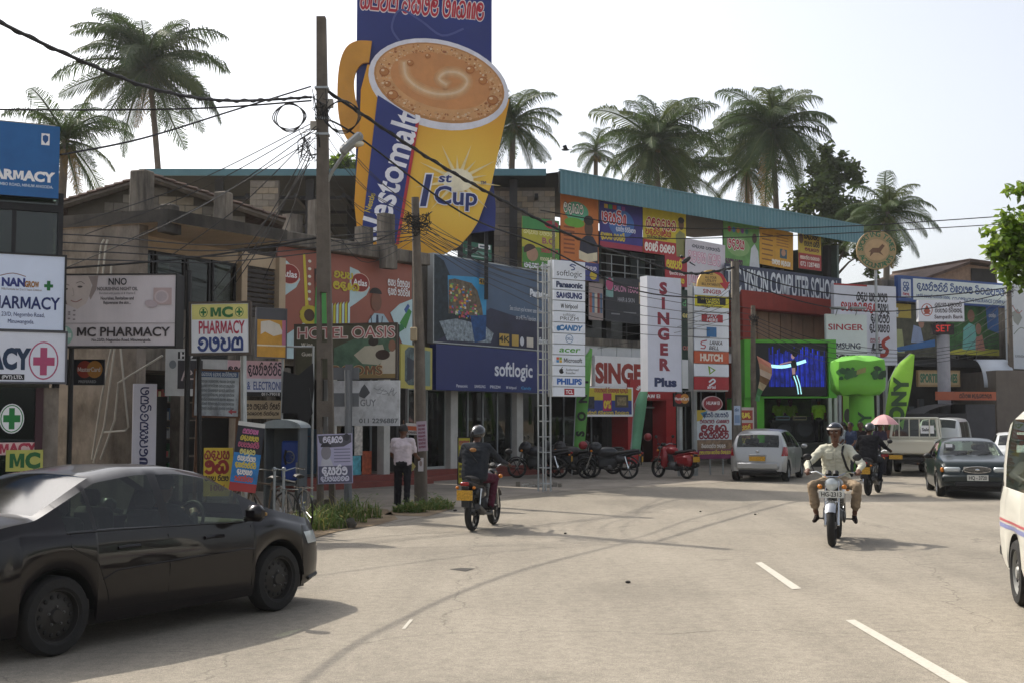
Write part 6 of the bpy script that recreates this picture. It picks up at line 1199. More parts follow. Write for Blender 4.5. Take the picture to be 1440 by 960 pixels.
def palm(label, u, v, Y, R_, n=26, lean=(0, 0), seed=0, hi=0, lo=10, name='coconut_palm'):
    rn = random.Random(seed); c = D(u, v, Y); H_ = c.z; base = Vector((c.x - lean[0], c.y - lean[1], 0)); t = thing(name, label, 'palm tree', base)
    pts = [Vector((lean[0] * (k ** 1.6), lean[1] * (k ** 1.6), H_ * k)) for k in [i / 14 for i in range(15)]]
    b = MB(); b.tube(pts, [.24 - .09 * i / 14 for i in range(15)], TRUNK, 8); b.build('trunk', t, smooth=60)
    b = MB()
    for i in range(9): a = i * 2.4; b.ell((lean[0] + .28 * math.cos(a), lean[1] + .28 * math.sin(a), H_ - .35 - .12 * (i % 3)), (.13, .13, .16), mat('coconut', '6a5a2c', var=.3), 8, 6)
    b.build('coconut_cluster', t, smooth=60)
    for i in range(n):
        k = hi + (lo - hi) * (i / (n - 1)); ei = min(len(ELS) - 1, max(0, int(round(k + rn.uniform(-.6, .6))))); o = bpy.data.objects.new('frond', FR[ei][rn.randrange(2)]); COL.objects.link(o); o.parent = t
        o.location = (lean[0], lean[1], H_ + .1 - .03 * i * .3); s_ = R_ * rn.uniform(.68, 1.15) * (.82 if ei < 1 else 1); o.scale = (s_, s_, s_); o.rotation_euler = (rn.uniform(-.6, .6), rn.uniform(-.2, .2), i * 2.399 + rn.uniform(-.3, .3))
    return t
palm('tall coconut palm at left with full drooping crown against sky', 209, 88, 68, 4.9, 54, (-1.6, 0), 1)
palm('lower palm half hidden behind blue pharmacy sign', 92, 196, 46, 2.7, 26, (.3, 0), 2)
palm('slender palm just right of mug billboard', 722, 172, 66, 3.3, 32, (.4, 0), 3)
palm('small distant palm in the group right of flying bird', 838, 214, 84, 2.6, 18, (.2, 0), 4)
palm('bushy palm in the middle above long teal roof', 920, 200, 72, 4.4, 54, (-.8, 0), 5)
palm('palm partly hidden behind middle bushy palm', 955, 235, 80, 3.9, 30, (.6, 0), 8)
palm('tallest palm right of centre above teal roof', 1086, 180, 74, 4.6, 54, (-.5, 0), 6)
palm('lower palm leaning behind tallest right palm', 1050, 235, 82, 3.8, 30, (0, 0), 9)
palm('palm behind round wooden sign at right', 1248, 298, 64, 2.9, 30, (.3, 0), 7)
palm('short palm top peeking under terrace roof', 425, 300, 58, 1.8, 14, (0, 0), 11)
# ------------------------------------------------------------------ broadleaf trees
LEAF = [leafmat('leaf_green', '4c5c34', '70843a', scale=2), leafmat('leaf_dark', '3e4c2c', '5a6a2c', scale=2), leafmat('leaf_bright', '5c7a2c', '94ae3a', scale=3)]
def tree(label, base, clumps, leaf, n, trunk_to, seed=0, mats=(0, 1), name='broadleaf_tree', tr=.25):
    rn = random.Random(seed); base = Vector(base); t = thing(name, label, 'tree', base); b = MB(); top = Vector(trunk_to) - base
    b.tube([(0, 0, 0), top * .5 + Vector((.15, 0, 0)), top], [tr, tr * .7, tr * .45], TRUNK, 8)
    for c, r in clumps: e = Vector(c) - base; b.tube([top * .75, (top * .75).lerp(e, .55) + Vector((0, 0, .2)), e], [tr * .4, tr * .22, tr * .06], TRUNK, 5)
    b.build('trunk', t, smooth=60); f = MB(); tot = sum(r ** 2 for _, r in clumps)
    for c, r in clumps:
        e = Vector(c) - base; subs = [(e + Vector((rn.gauss(0, 1), rn.gauss(0, 1), rn.gauss(0, .8))).normalized() * r * rn.uniform(.3, .95), r * rn.uniform(.2, .42)) for _ in range(14)]
        for i in range(int(n * r * r / tot)):
            sc, sr = rn.choice(subs); d = Vector((rn.gauss(0, 1), rn.gauss(0, 1), rn.gauss(0, 1))).normalized(); q = sc + d * sr * rn.random() ** .4
            a = Vector((rn.gauss(0, 1), rn.gauss(0, 1), rn.gauss(-.3, .6))).normalized(); bb = a.cross(d); bb = bb.normalized() if bb.length > .01 else a.orthogonal().normalized(); l_ = leaf * rn.uniform(.7, 1.3)
            f.add([q, q + a * l_ * .5 + bb * l_ * .28, q + a * l_, q + a * l_ * .5 - bb * l_ * .28], [(0, 1, 2, 3)], LEAF[rn.choice(mats)])
    o = f.build('crown', t); return t
Yt = 70
tree('dark spreading broadleaf tree between tall palm and round sign', (D(1165, 600, Yt).x, Yt, 0), [(D(1165, 225, Yt), 1.3), (D(1190, 250, Yt), 1.3), (D(1150, 262, Yt), 1.7), (D(1182, 292, Yt), 1.9), (D(1140, 300, Yt - 1), 1.6), (D(1205, 318, Yt), 1.7), (D(1215, 355, Yt), 1.8), (D(1165, 330, Yt), 1.8)], .34, 9000, D(1168, 320, Yt), 3, (0, 1))
tree('green tree tuft behind street lamp above terrace roof', (D(482, 600, 60).x, 60, 0), [(D(485, 232, 60), .8), (D(470, 240, 60), .7), (D(496, 240, 60), .6)], .3, 1500, D(482, 262, 60), 4, (0, 2), tr=.15)
Yt = 15
tree('leafy branch of roadside tree reaching in at right edge', (D(1600, 600, Yt).x, Yt + .5, 0), [(D(1436, 268, Yt), .16), (D(1426, 310, Yt), .28), (D(1412, 335, Yt), .28), (D(1440, 345, Yt), .35), (D(1402, 352, Yt), .2), (D(1432, 378, Yt), .3), (D(1470, 330, Yt), .6), (D(1540, 300, Yt), .9), (D(1438, 398, Yt), .12)], .11, 5200, D(1560, 330, Yt), 5, (2, 0, 2), tr=.16)
# ------------------------------------------------------------------ weeds and rocks at the poles
GRS = [leafmat('weed_green', '566a34', '78904a', scale=6), leafmat('weed_dry', '8a8450', 'a8a05a', scale=6)]
def weeds(label_name, cs, n, hmax, seed):
    rn = random.Random(seed); b = MB()
    for i in range(n):
        cx, cy, r = rn.choice(cs); a = rn.uniform(0, 2 * PI); d = r * math.sqrt(rn.random()); x, y = cx + d * math.cos(a), cy + d * .7 * math.sin(a); h = hmax * rn.uniform(.3, 1) * (1.1 - .6 * d / r); th = rn.uniform(0, 2 * PI); l = Vector((math.cos(th), math.sin(th), 0)); w_ = Vector((-l.y, l.x, 0)) * .012; m = GRS[0] if rn.random() < .8 else GRS[1]
        if rn.random() < .55: b.add([Vector((x, y, 0)) - w_, Vector((x, y, 0)) + w_, Vector((x, y, h * .6)) + l * h * .2 + w_ * .7, Vector((x, y, h * .6)) + l * h * .2 - w_ * .7, Vector((x, y, h * .8)) + l * h * .55], [(0, 1, 2, 3), (3, 2, 4)], m)
        else:
            q = Vector((x, y, h * rn.random())); s_ = rn.uniform(.03, .07); u_ = (l + Vector((0, 0, rn.uniform(-.3, .6)))).normalized(); b.add([q, q + u_ * s_ + w_ * 2.2, q + u_ * s_ * 2, q + u_ * s_ - w_ * 2.2], [(0, 1, 2, 3)], m)
    o = b.build(label_name); o['kind'] = 'stuff'; o['label'] = 'wild green weeds growing round the pole base'; o['category'] = 'weeds'; return o
g1, g2, g3, g4 = G(475, 735), G(455, 742), G(505, 728), G(430, 745)
weeds('roadside_weeds', [(g1.x, g1.y, .5), (g2.x, g2.y, .45), (g3.x, g3.y, .45), (g4.x, g4.y, .4), (g1.x, g1.y + .3, .3)], 1200, .7, 1)
o = weeds('grass_tuft', [(G(600, 716).x, G(600, 716).y, .5), (G(578, 720).x, G(578, 720).y, .35), (G(615, 713).x, G(615, 713).y, .35)], 1300, .36, 2); o['label'] = 'grass tuft growing round second pole base'
for u, v, r_, lab in ((448, 722, .2, 'dark boulder among weeds at tall pole'), (492, 742, .12, 'smaller grey rock at front of pole weeds')):
    b = MB(); q = G(u, v); b.ell((0, 0, r_ * .6), (r_, r_ * .8, r_ * .8), mat('rock', '4a4640', rough=.95, var=.4, scale=6, bump=.6), 9, 6); o = b.build('rock', None, q, smooth=30)
    for vv in o.data.vertices: vv.co *= random.uniform(.85, 1.12)
    tag(o, lab, 'rock')
b = MB(); q = G(750, 684); rn = random.Random(4)
for i in range(26): x, y = rn.gauss(0, .28), rn.gauss(0, .15); b.box(x, x + rn.uniform(.05, .2), y, y + .06, 0.006, rn.uniform(.02, .14), C(rn.choice(('9a958c', '7a756c', 'b0aca4'))), Matrix.Rotation(rn.uniform(-.5, .5), 4, 'Z'))
o = b.build('rubble', None, q); o['kind'] = 'stuff'; o['label'] = 'small heap of broken concrete at lattice tower foot'; o['category'] = 'rubble'
# ------------------------------------------------------------------ cars
TYRE = mat('tyre_rubber', '1e1d1c', rough=.85, var=.25, scale=8, bump=.2); CARGL = glass('car_glass', 'd3ded2', .56); CHROME = mat('chrome', 'b8babc', rough=.15, metal=1.0, var=.05)
PLASTIC = mat('black_plastic', '1b1b1c', rough=.55, var=.15); INTER = mat('car_interior', '38332f', rough=.9, var=.2)
LENS = mat('headlamp_lens', 'b9bfc0', rough=.12, metal=.3, var=.1); TAILR = mat('tail_lamp_red', '8a1418', rough=.15, var=.1); AMBER = mat('amber_lens', 'c8761a', rough=.2, var=.1)
def carpaint(name, rgb, metal=.3, st=.1): return mat(name, rgb, rough=.3, metal=metal, var=.05, scale=1.5, coat=.6 if st == 0 else .5, spec=.1 if st == 0 else .3, stain=st, stainc='6a6258', stretch=1)
def wheel(par, x, y, Rw, rim, sgn, w=.19, n=26, holes=10):
    b = MB(); M = Matrix.Translation((x, y, Rw)); h = w / 2
    b.lathe([(Rw * .66, -h * .8), (Rw * .72, -h), (Rw * .93, -h * .95), (Rw, -h * .6), (Rw, h * .6), (Rw * .93, h * .95), (Rw * .72, h), (Rw * .66, h * .8)], TYRE, n, M, 'y'); o = b.build('wheel', par, smooth=40)
    b = MB(); s = sgn; b.lathe([(Rw * .67, s * h * .8), (Rw * .64, s * h * .8), (Rw * .6, s * h * .35), (Rw * .34, s * h * .55), (Rw * .2, s * h * .62), (Rw * .16, s * h * .85), (0, s * h * .85)], rim, n, M, 'y')
    b.lathe([(Rw * .67, -s * h * .8), (Rw * .3, -s * h * .2), (0, -s * h * .2)], PLASTIC, n, M, 'y')
    for k in range(holes):
        a = 2 * PI * k / holes; r = Rw * .48; b.ell((x + r * math.cos(a), y + s * h * .48, Rw + r * math.sin(a)), (Rw * .065, .012, Rw * .065), mat('rim_hole', '0c0c0c'), 8, 4)
    for k in range(5): a = 2 * PI * k / 5 + .3; b.ell((x + Rw * .24 * math.cos(a), y + s * h * .66, Rw + Rw * .24 * math.sin(a)), (.012, .014, .012), mat('wheel_nut', '6a6866', rough=.4, metal=.5), 6, 4)
    b.build('rim', o, smooth=35)
class Car:
    def __init__(s, name, label, cat, pm, L, top, belt, wid, RW, xr, xf, Rw, sill=.2, wins=(), ws=None, rs=None, group=None, pil=PLASTIC, gl=CARGL):
        s.L, s.xr, s.xf, s.Rw = L, xr, xf, Rw; s.root = thing(name, label, cat, (0, 0, 0), 0, group)
        gx = np.linspace(0, L, 400)
        def cur(cp, sg):
            y = np.interp(gx, [p[0] for p in cp], [p[1] for p in cp]); k = np.exp(-.5 * (np.arange(-30, 31) * (L / 400) / sg) ** 2); k /= k.sum(); return np.convolve(np.pad(y, 30, 'edge'), k, 'valid')
        s.T, s.B, s.Wd = cur(top, .035), cur(belt, .04), cur(wid, .05); s.B = np.minimum(s.B, s.T - .015); s.gx = gx; s.RW = RW; s.sill = sill; s.hmax = s.T.max()
        Ra = Rw + .055; xs = set(np.linspace(0, L, 64).tolist())
        for xw in (xr, xf):
            for a in np.linspace(0, PI, 19): xs.add(xw + Ra * math.cos(a))
        for a, c in wins: xs.add(a); xs.add(c)
        for q in (ws, rs):
            if q: xs.add(q[0]); xs.add(q[1])
        xs = sorted(x for x in xs if 0 <= x <= L); xs = [x for i, x in enumerate(xs) if i == 0 or x - xs[i - 1] > .004]; s.Ra = Ra
        body, side, scr = MB(), {}, {}; S = [s.sec(x) for x in xs]; nr = len(S[0])
        def cab(x): return (np.interp(x, gx, s.T) - np.interp(x, gx, s.B)) / (s.hmax - 1.0 + .12)
        for sg in (1, -1):
            for i in range(len(xs) - 1):
                xm = (xs[i] + xs[i + 1]) / 2
                for r in range(nr - 1):
                    q = [S[i][r], S[i + 1][r], S[i + 1][r + 1], S[i][r + 1]]; q = [(p[0], p[1] * sg, p[2]) for p in q]; tgt, m = body, pm
                    wi = next((k for k, (a, c) in enumerate(wins) if a <= xm <= c), None)
                    if 6 <= r <= 8:
                        if wi is not None and cab(xm) > .12: tgt, m = side.setdefault((wi, sg), MB()), gl
                        elif wins and wins[0][0] < xm < wins[-1][1]: m = pil
                    if r >= 10 or r == 9:
                        if ws and ws[0] < xm < ws[1] and r >= 10: tgt, m = scr.setdefault('windscreen', MB()), gl
                        if rs and rs[0] < xm < rs[1] and r >= 10: tgt, m = scr.setdefault('rear_window', MB()), gl
                    tgt.add(q, [(0, 1, 2, 3)], m)
        for i in (0, len(xs) - 1):
            ring = [(p[0], p[1], p[2]) for p in S[i]] + [(p[0], -p[1], p[2]) for p in S[i][::-1][1:]]; body.add(ring, [tuple(range(len(ring)))], pm)
        def weld(o):
            bm = bmesh.new(); bm.from_mesh(o.data); bmesh.ops.remove_doubles(bm, verts=bm.verts, dist=.0008); bmesh.ops.recalc_face_normals(bm, faces=bm.faces); bm.to_mesh(o.data); bm.free(); o.data.polygons.foreach_set('use_smooth', [True] * len(o.data.polygons)); o.data.set_sharp_from_angle(angle=R(38))
        s.body = body.build('body', s.root); weld(s.body)
        for k, m in side.items(): weld(m.build('side_window', s.root))
        for k, m in scr.items(): weld(m.build(k, s.root))
        W = max(s.Wd); b = MB(); b.box(.25, L - .25, -W * .72, W * .72, .16, .3, PLASTIC); b.box(.3, L - .3, -W * .88, W * .88, .32, .4, INTER); b.build('underbody', s.root)
        for xw in (xr, xf):
            for sg in (1, -1):
                b = MB(); vs = []
                for k in range(17): a = PI * k / 16; vs += [(xw + Ra * math.cos(a), sg * W * .97, Rw + Ra * math.sin(a)), (xw + Ra * math.cos(a), sg * W * .55, Rw + Ra * math.sin(a))]
                b.add(vs, [(2 * k, 2 * k + 1, 2 * k + 3, 2 * k + 2) for k in range(16)], mat('wheel_well', '0d0d0d', rough=.9)); b.build('wheel_arch_liner', s.root)
        s.W = W
    def sec(s, x):
        f = lambda a: float(np.interp(x, s.gx, a)); T, B, W = f(s.T), f(s.B), f(s.Wd); low = s.sill + .1 * max(0, 1 - min(x, s.L - x) / .5)
        for xw in (s.xr, s.xf):
            d = abs(x - xw)
            if d < s.Ra: low = max(low, s.Rw + math.sqrt(max(0, s.Ra ** 2 - d * d)))
        low = min(low, B - .05); cab = min(1, max(0, (T - B - .06) / (s.hmax - B + .001) * 1.15)); rw = W * .9 + (s.RW - W * .9) * cab; re = B + (T - B) * .84; h = B - low
        P = [(W * .955, low), (W * .985, low + .12 * h), (W, low + .38 * h), (W, low + .6 * h), (W * .985, low + .84 * h), (W * .955, B), (W * .945, B + .006)]
        for t in (.35, .7): P.append((W * .945 + (rw - W * .945) * t + .018 * cab, B + (re - B) * t))
        P += [(rw, re), (rw * .88, re + (T - re) * .62), (rw * .5, T - (T - re) * .1), (0, T)]; return [(x, y, z) for y, z in P]
    def yat(s, x, z):
        P = s.sec(x)
        for a, c in zip(P, P[1:]):
            if a[2] <= z <= c[2]: return a[1] + (c[1] - a[1]) * (z - a[2]) / max(1e-6, c[2] - a[2])
        return P[0][1]
    def line(s, name, pts, r, m, sides=(1, -1), n=5):
        for sg in sides: b = MB(); b.tube([(x, sg * (s.yat(x, z) + r * .3), z) for x, z in pts], r, m, n); b.build(name, s.root)
    def patch(s, name, x0, x1, z0, z1, m, sides=(1, -1), off=.006, nx=6, nz=4, slant=0.0):
        for sg in sides:
            b = MB(); vs = []
            for i in range(nx + 1):
                for j in range(nz + 1): z = z0 + (z1 - z0) * j / nz; x = x0 + (x1 - x0) * i / nx + slant * (z - z0); x = min(max(x, .002), s.L - .002); vs.append((x, sg * (s.yat(x, z) + off), z))
            k = nz + 1; b.add(vs, [(i * k + j, (i + 1) * k + j, (i + 1) * k + j + 1, i * k + j + 1) for i in range(nx) for j in range(nz)], m); b.build(name, s.root, smooth=60)
    def wheels(s, rim, holes=10, w=.19):
        for xw in (s.xr, s.xf):
            for sg in (1, -1): wheel(s.root, xw, sg * (s.W - w / 2 - .015), s.Rw, rim, sg, w, holes=holes)
    def part(s, name, f): b = MB(); f(b); return b.build(name, s.root, smooth=40)
    def seats(s, xs):
        for x in xs:
            for y in (.36, -.36): s.part('seat', lambda b: (b.box(x, x + .45, y - .23, y + .23, .4, .55, INTER, bev=.05), b.box(x - .12, x + .06, y - .22, y + .22, .5, 1.05, INTER, bev=.05), b.box(x - .12, x - .02, y - .12, y + .12, 1.06, 1.22, INTER, bev=.04)))
    def place(s, pt, xw, side, heading, scale=1.0):
        """put the wheel at xw on that side onto ground point pt"""
        s.root.rotation_euler = (0, 0, heading); s.root.scale = (scale,) * 3; o = Matrix.Rotation(heading, 4, 'Z') @ Vector((xw * scale, side * (s.W - .1) * scale, 0)); s.root.location = (pt.x - o.x, pt.y - o.y, 0)
def plate(par, loc, rz, txt, m, w=.46, h=.13, name='number_plate', tm=BLACKP):
    b = MB(); b.box(-w / 2, w / 2, -.008, .008, -h / 2, h / 2, m); o = b.build(name, par, loc, rz); c = Sign.__new__(Sign); c.g = MB(); c.k = 1; c.th = .008; c.o = o; c.X = lambda a: a; c.Z = lambda a: -a; 
    if not txt.strip(): return o
    c.text(txt, 0, 0, h * .6, tm, 'b', wd=w * .86); c.g.build('lettering', o); return o
YEL = mat('worn_yellow_plate', 'c0922c', rough=.6, var=.5, scale=45); WPL = C('c9c8c0')
SED_T = [(0, .55), (.05, .85), (.12, 1.0), (.5, 1.06), (.75, 1.09), (1.42, 1.41), (1.9, 1.47), (2.4, 1.46), (2.72, 1.40), (3.42, 1.03), (3.6, .98), (4.1, .87), (4.3, .74), (4.4, .52)]
SED_B = [(0, .5), (.05, .78), (.15, .9), (.6, .97), (1.5, .96), (3.3, .89), (3.5, .90), (4.1, .77), (4.3, .62), (4.4, .46)]
SED_W = [(0, .58), (.08, .74), (.35, .83), (.9, .855), (3.4, .855), (4.0, .81), (4.25, .73), (4.4, .5)]
# near black saloon
bc = Car('parked_saloon', 'glossy black saloon car with steel wheels in left foreground', 'car', carpaint('black_car_paint', '100c0e', .0, 0), 4.4, SED_T, SED_B, SED_W, .60, .93, 3.53, .315, wins=((1.0, 1.27), (1.31, 2.02), (2.12, 3.06)), ws=(2.74, 3.42), rs=(.8, 1.42))
bc.wheels(mat('steel_rim', '2b2927', rough=.5, metal=.3, var=.2), 14)
g0, g1_ = G(72, 921), G(384, 858); dv = g1_ - g0; bc.place(g0, .93, -1, math.atan2(dv.y, dv.x), dv.length / 2.6)
[setattr(o.material_slots[0], 'material', glass('rear_glass', '7f9296', .3, .08)) for o in bc.root.children if o.name.startswith('rear_window')]; [setattr(o.material_slots[0], 'material', glass('tinted_glass', 'b8c8ba', .42)) for o in bc.root.children if o.name.startswith('side_window')]; bc.seats((1.35, 2.3)); SEAM = mat('panel_gap', '060606', rough=.9)
for x in (2.07, 3.12): bc.line('door_seam', [(x, .3), (x + .01, .6), (x, .87)], .004, SEAM)
bc.line('door_seam', [(1.42, .35), (1.4, .45), (1.3, .7), (1.02, .85), (1.03, .95)], .004, SEAM); bc.line('door_seam', [(1.42, .31), (2.2, .28), (3.1, .28)], .004, SEAM)
bc.line('belt_trim', [(1.0, .958), (1.6, .95), (2.4, .925), (3.08, .903)], .007, PLASTIC); bc.line('body_crease', [(1.35, .56), (1.5, .62), (2.2, .64), (3.05, .655), (3.15, .64)], .006, carpaint('black_car_paint', '19151a'))
for x in (1.62, 2.62): bc.line('door_handle', [(x - .12, .8), (x, .805), (x + .12, .8)], .017, carpaint('black_car_paint', '19151a'), n=6)
bc.patch('headlight', 3.98, 4.27, .62, .74, LENS, off=.004, slant=-.5); bc.patch('tail_lamp', .06, .3, .72, .88, TAILR)
for sg in (1, -1): bc.part('side_mirror', lambda b: (b.box(2.92, 3.06, sg * .9, sg * 1.1, .92, 1.07, carpaint('black_car_paint', '19151a'), bev=.045), b.tube([(3.04, sg * .84, .93), (3.0, sg * .95, .96)], .03, PLASTIC, 6), b.box(3.05, 3.068, sg * .98, sg * 1.085, .97, 1.0, C('b08a50'), bev=.006)))
bc.line('bumper_lip', [(4.0, .27), (4.2, .29), (4.34, .31)], .02, PLASTIC)
bc.part('steering_wheel', lambda b: b.tube([(2.78 + .06 * math.sin(a), -.36 + .18 * math.cos(a), .92 + .17 * math.sin(a)) for a in [2 * PI * i / 16 for i in range(17)]], .016, PLASTIC, 6)); bc.part('dashboard', lambda b: b.box(2.9, 3.35, -.7, .7, .7, .9, INTER, bev=.05))
# silver hatchback
SIL = carpaint('silver_paint', 'a3a4a4', .5)
hb = Car('hatchback', 'silver hatchback seen from behind at kerb in front of shops', 'car', SIL, 3.75, [(0, .5), (.02, .78), (.07, 1.0), (.26, 1.36), (.5, 1.47), (1.2, 1.52), (1.9, 1.50), (2.2, 1.44), (2.9, 1.06), (3.1, 1.0), (3.5, .88), (3.7, .66), (3.75, .5)], [(0, .46), (.03, .7), (.08, .92), (.3, 1.0), (2.8, .93), (3.0, .93), (3.5, .76), (3.75, .45)], [(0, .66), (.07, .79), (.3, .83), (2.9, .83), (3.4, .76), (3.75, .5)], .60, .55, 3.0, .29, wins=((.45, .8), (.86, 1.6), (1.7, 2.6)), ws=(2.22, 2.9), rs=(.08, .27))
hb.wheels(mat('alloy_rim', '8d8f90', rough=.35, metal=.6), 8); ga = G(1024 + 82, 676)
hb.place(ga, .55, -1, R(90 - 22), 1.0); hb.seats((.75, 1.7))
for x in (1.65, 2.66): hb.line('door_seam', [(x, .3), (x, .6), (x, .9)], .005, SEAM)
hb.line('door_handle', [(1.2, .82), (1.4, .82)], .015, SIL); hb.patch('tail_lamp', .012, .26, .74, 1.0, TAILR, off=.008, slant=.25)
hb.part('rear_bumper', lambda b: (b.box(-.05, .1, -.62, .62, .34, .56, SIL, bev=.05), b.box(-.03, .1, -.55, .55, .24, .335, PLASTIC, bev=.02)))
plate(hb.root, (-.045, 0, .66), -PI / 2, '', YEL); hb.part('wiper', lambda b: b.tube([(.1, .05, 1.06), (.11, .25, 1.1)], .01, PLASTIC, 5)); hb.part('badge', lambda b: b.ell((.02, 0, .87), (.02, .05, .035), CHROME, 10, 5)); hb.part('hatch_handle', lambda b: b.box(-.02, .05, -.25, .25, .74, .78, SIL, bev=.01))
for sg in (1, -1): hb.part('side_mirror', lambda b: b.ell((2.6, sg * .94, .98), (.08, .1, .07), SIL, 12, 8))
# dark green saloon facing us
GP = carpaint('green_black_paint', '1a2526', .3); OLD_T = [(0, .6), (.06, .9), (.5, .98), (.8, 1.0), (1.4, 1.33), (1.9, 1.39), (2.4, 1.38), (2.75, 1.32), (3.35, .98), (3.55, .95), (4.1, .86), (4.25, .78), (4.3, .5)]
OLD_B = [(0, .55), (.06, .84), (.6, .9), (3.3, .86), (4.1, .79), (4.25, .7), (4.3, .45)]; OLD_W = [(0, .68), (.1, .8), (.5, .84), (3.4, .84), (4.0, .81), (4.2, .78), (4.3, .7)]
gs = Car('saloon', 'dark green older saloon facing camera on far right lane', 'car', GP, 4.3, OLD_T, OLD_B, OLD_W, .60, .9, 3.42, .29, wins=((1.0, 1.9), (2.0, 2.95)), ws=(2.77, 3.35), rs=(.85, 1.38))
gs.wheels(mat('alloy_rim', '8d8f90')); gf = G(1322, 697); gs.place(gf, 3.42, -1, R(-90 - 14), .98); gs.seats((1.3, 2.2))
gs.part('grille', lambda b: (b.box(4.27, 4.325, -.3, .3, .6, .74, PLASTIC, bev=.02), [b.box(4.32, 4.332, -.28, .28, .62 + .03 * k, .627 + .03 * k, CHROME) for k in range(4)], b.tube([(4.325, .3 * math.cos(a), .67 + .075 * math.sin(a)) for a in [2 * PI * i / 20 for i in range(21)]], .01, CHROME, 5), b.ell((4.34, 0, .67), (.01, .05, .03), CHROME, 10, 5)))
for sg in (1, -1):
    gs.part('headlight', lambda b: b.box(4.16, 4.31, sg * .36, sg * .72, .61, .73, LENS, bev=.03)); gs.part('indicator', lambda b: b.box(4.1, 4.27, sg * .725, sg * .79, .61, .72, AMBER, bev=.02)); gs.part('side_mirror', lambda b: (b.ell((3.0, sg * .97, .95), (.07, .1, .065), PLASTIC, 12, 8), b.tube([(3.05, sg * .8, .9), (3.0, sg * .92, .93)], .025, PLASTIC, 6)))
gs.part('bumper', lambda b: (b.box(4.2, 4.37, -.78, .78, .36, .56, GP, bev=.05), b.box(4.2, 4.385, -.5, .5, .28, .4, PLASTIC, bev=.02))); plate(gs.root, (4.385, 0, .49), PI / 2, 'HQ - 3720', WPL); gs.part('roof_sticker', lambda b: b.box(3.05, 3.06, -.55, -.4, 1.16, 1.24, WHITE))
gs.part('dashboard', lambda b: b.box(2.9, 3.3, -.7, .7, .7, .88, INTER, bev=.04)); gs.part('wiper', lambda b: (b.tube([(3.4, .1, .97), (3.2, .55, 1.08)], .008, PLASTIC, 4), b.tube([(3.4, -.4, .97), (3.22, .02, 1.07)], .008, PLASTIC, 4)))
# white saloon further back
wc = Car('saloon', 'white saloon roof showing behind the dark green saloon', 'car', carpaint('white_paint', 'c3c6c6', .0), 4.3, OLD_T, OLD_B, OLD_W, .60, .9, 3.42, .29, wins=((1.0, 1.9), (2.0, 2.95)), ws=(2.77, 3.35), rs=(.85, 1.38)); wc.wheels(mat('alloy_rim', '8d8f90')); wc.place(G(1400, 670), 3.42, -1, R(-90 - 18), 1.0); wc.seats((1.3, 2.2))
for sg in (1, -1): wc.part('headlight', lambda b: b.box(4.16, 4.31, sg * .36, sg * .72, .61, .73, LENS, bev=.03))
# white van at the right edge
VP = carpaint('van_white', 'cfcdc2', .0)
vn = Car('passenger_van', 'cream white van with red and blue stripe cut by right edge', 'van', VP, 4.7, [(0, .7), (.015, 1.0), (.1, 1.55), (.22, 1.86), (.5, 1.95), (3.8, 1.95), (4.1, 1.82), (4.55, 1.15), (4.7, .6)], [(0, .6), (.02, .9), (.1, 1.08), (.3, 1.12), (4.3, 1.08), (4.6, .9), (4.7, .5)], [(0, .7), (.06, .8), (.25, .85), (4.2, .85), (4.55, .76), (4.7, .6)], .72, .95, 3.7, .32, sill=.3, wins=((.42, 1.6), (1.68, 2.7), (2.78, 4.1)), ws=(4.1, 4.55), rs=(.1, .22))
vn.wheels(mat('steel_rim_grey', '8a8a86', rough=.5, metal=.3)); pv_ = G(1441, 851); vn.place(pv_, .95, -1, math.atan2(-1.0, -.22), 1.0); vn.seats((1.5, 2.5, 3.3))
vn.patch('stripe_red', .02, 4.4, .785, .81, C('b0555a', .35), off=.004, nx=30, nz=2); vn.patch('stripe_blue', .02, 4.4, .72, .765, C('7a80aa', .35), off=.004, nx=30, nz=2)
vn.patch('vent', .16, .3, 1.0, 1.18, PLASTIC, off=.008); vn.line('vent_slat', [(.16, 1.05), (.3, 1.05)], .006, VP); vn.line('vent_slat', [(.16, 1.12), (.3, 1.12)], .006, VP); vn.part('rear_bumper', lambda b: b.box(-.09, .25, -.8, .8, .36, .52, PLASTIC, bev=.04)); vn.patch('reflector', .1, .14, .52, .64, C('c4bfae'), off=.006)
# white pickup seen from behind
PW_ = carpaint('pickup_cream', 'c6c2b2', .0); pk = thing('pickup_truck', 'cream pickup truck with for sale notice in rear window', 'pickup truck', G(1277, 669), R(90 - 24))
def pkp(name, f, par=pk, sm=40): b = MB(); f(b); return b.build(name, par, smooth=sm)
tail = pkp('tailgate', lambda b: (b.box(0, .05, -.8, .8, .72, 1.12, PW_, bev=.015), b.box(-.012, 0, -.7, .7, .78, .8, PW_), b.box(-.012, 0, -.7, .7, 1.02, 1.04, PW_)))
for sg in (1, -1):
    pkp('bed_side', lambda b: (b.box(.06, 2.1, sg * .76, sg * .81, .72, 1.12, PW_, bev=.015), b.tube([(.06, sg * .79, 1.13), (2.1, sg * .79, 1.13)], .02, PW_, 6))); pkp('mudguard', lambda b: b.box(.25, 1.05, sg * .55, sg * .79, .58, .7, PLASTIC, bev=.03)); pkp('tail_lamp', lambda b: b.box(-.03, .03, sg * .58, sg * .8, .6, .68, TAILR, bev=.01))
    for xw in (.65, 3.3): wheel(pk, xw, sg * .68, .33, mat('steel_rim_grey', '8a8a86'), sg, .2)
pkp('bed_floor', lambda b: b.box(.05, 2.1, -.75, .75, .7, .74, PW_)); pkp('chassis', lambda b: (b.box(.1, 4.2, -.4, .4, .42, .6, PLASTIC), b.box(-.06, .02, -.75, .75, .5, .58, PLASTIC, bev=.01)))
pkp('cab_lower', lambda b: b.box(2.15, 4.3, -.8, .8, .45, 1.2, PW_, bev=.06))
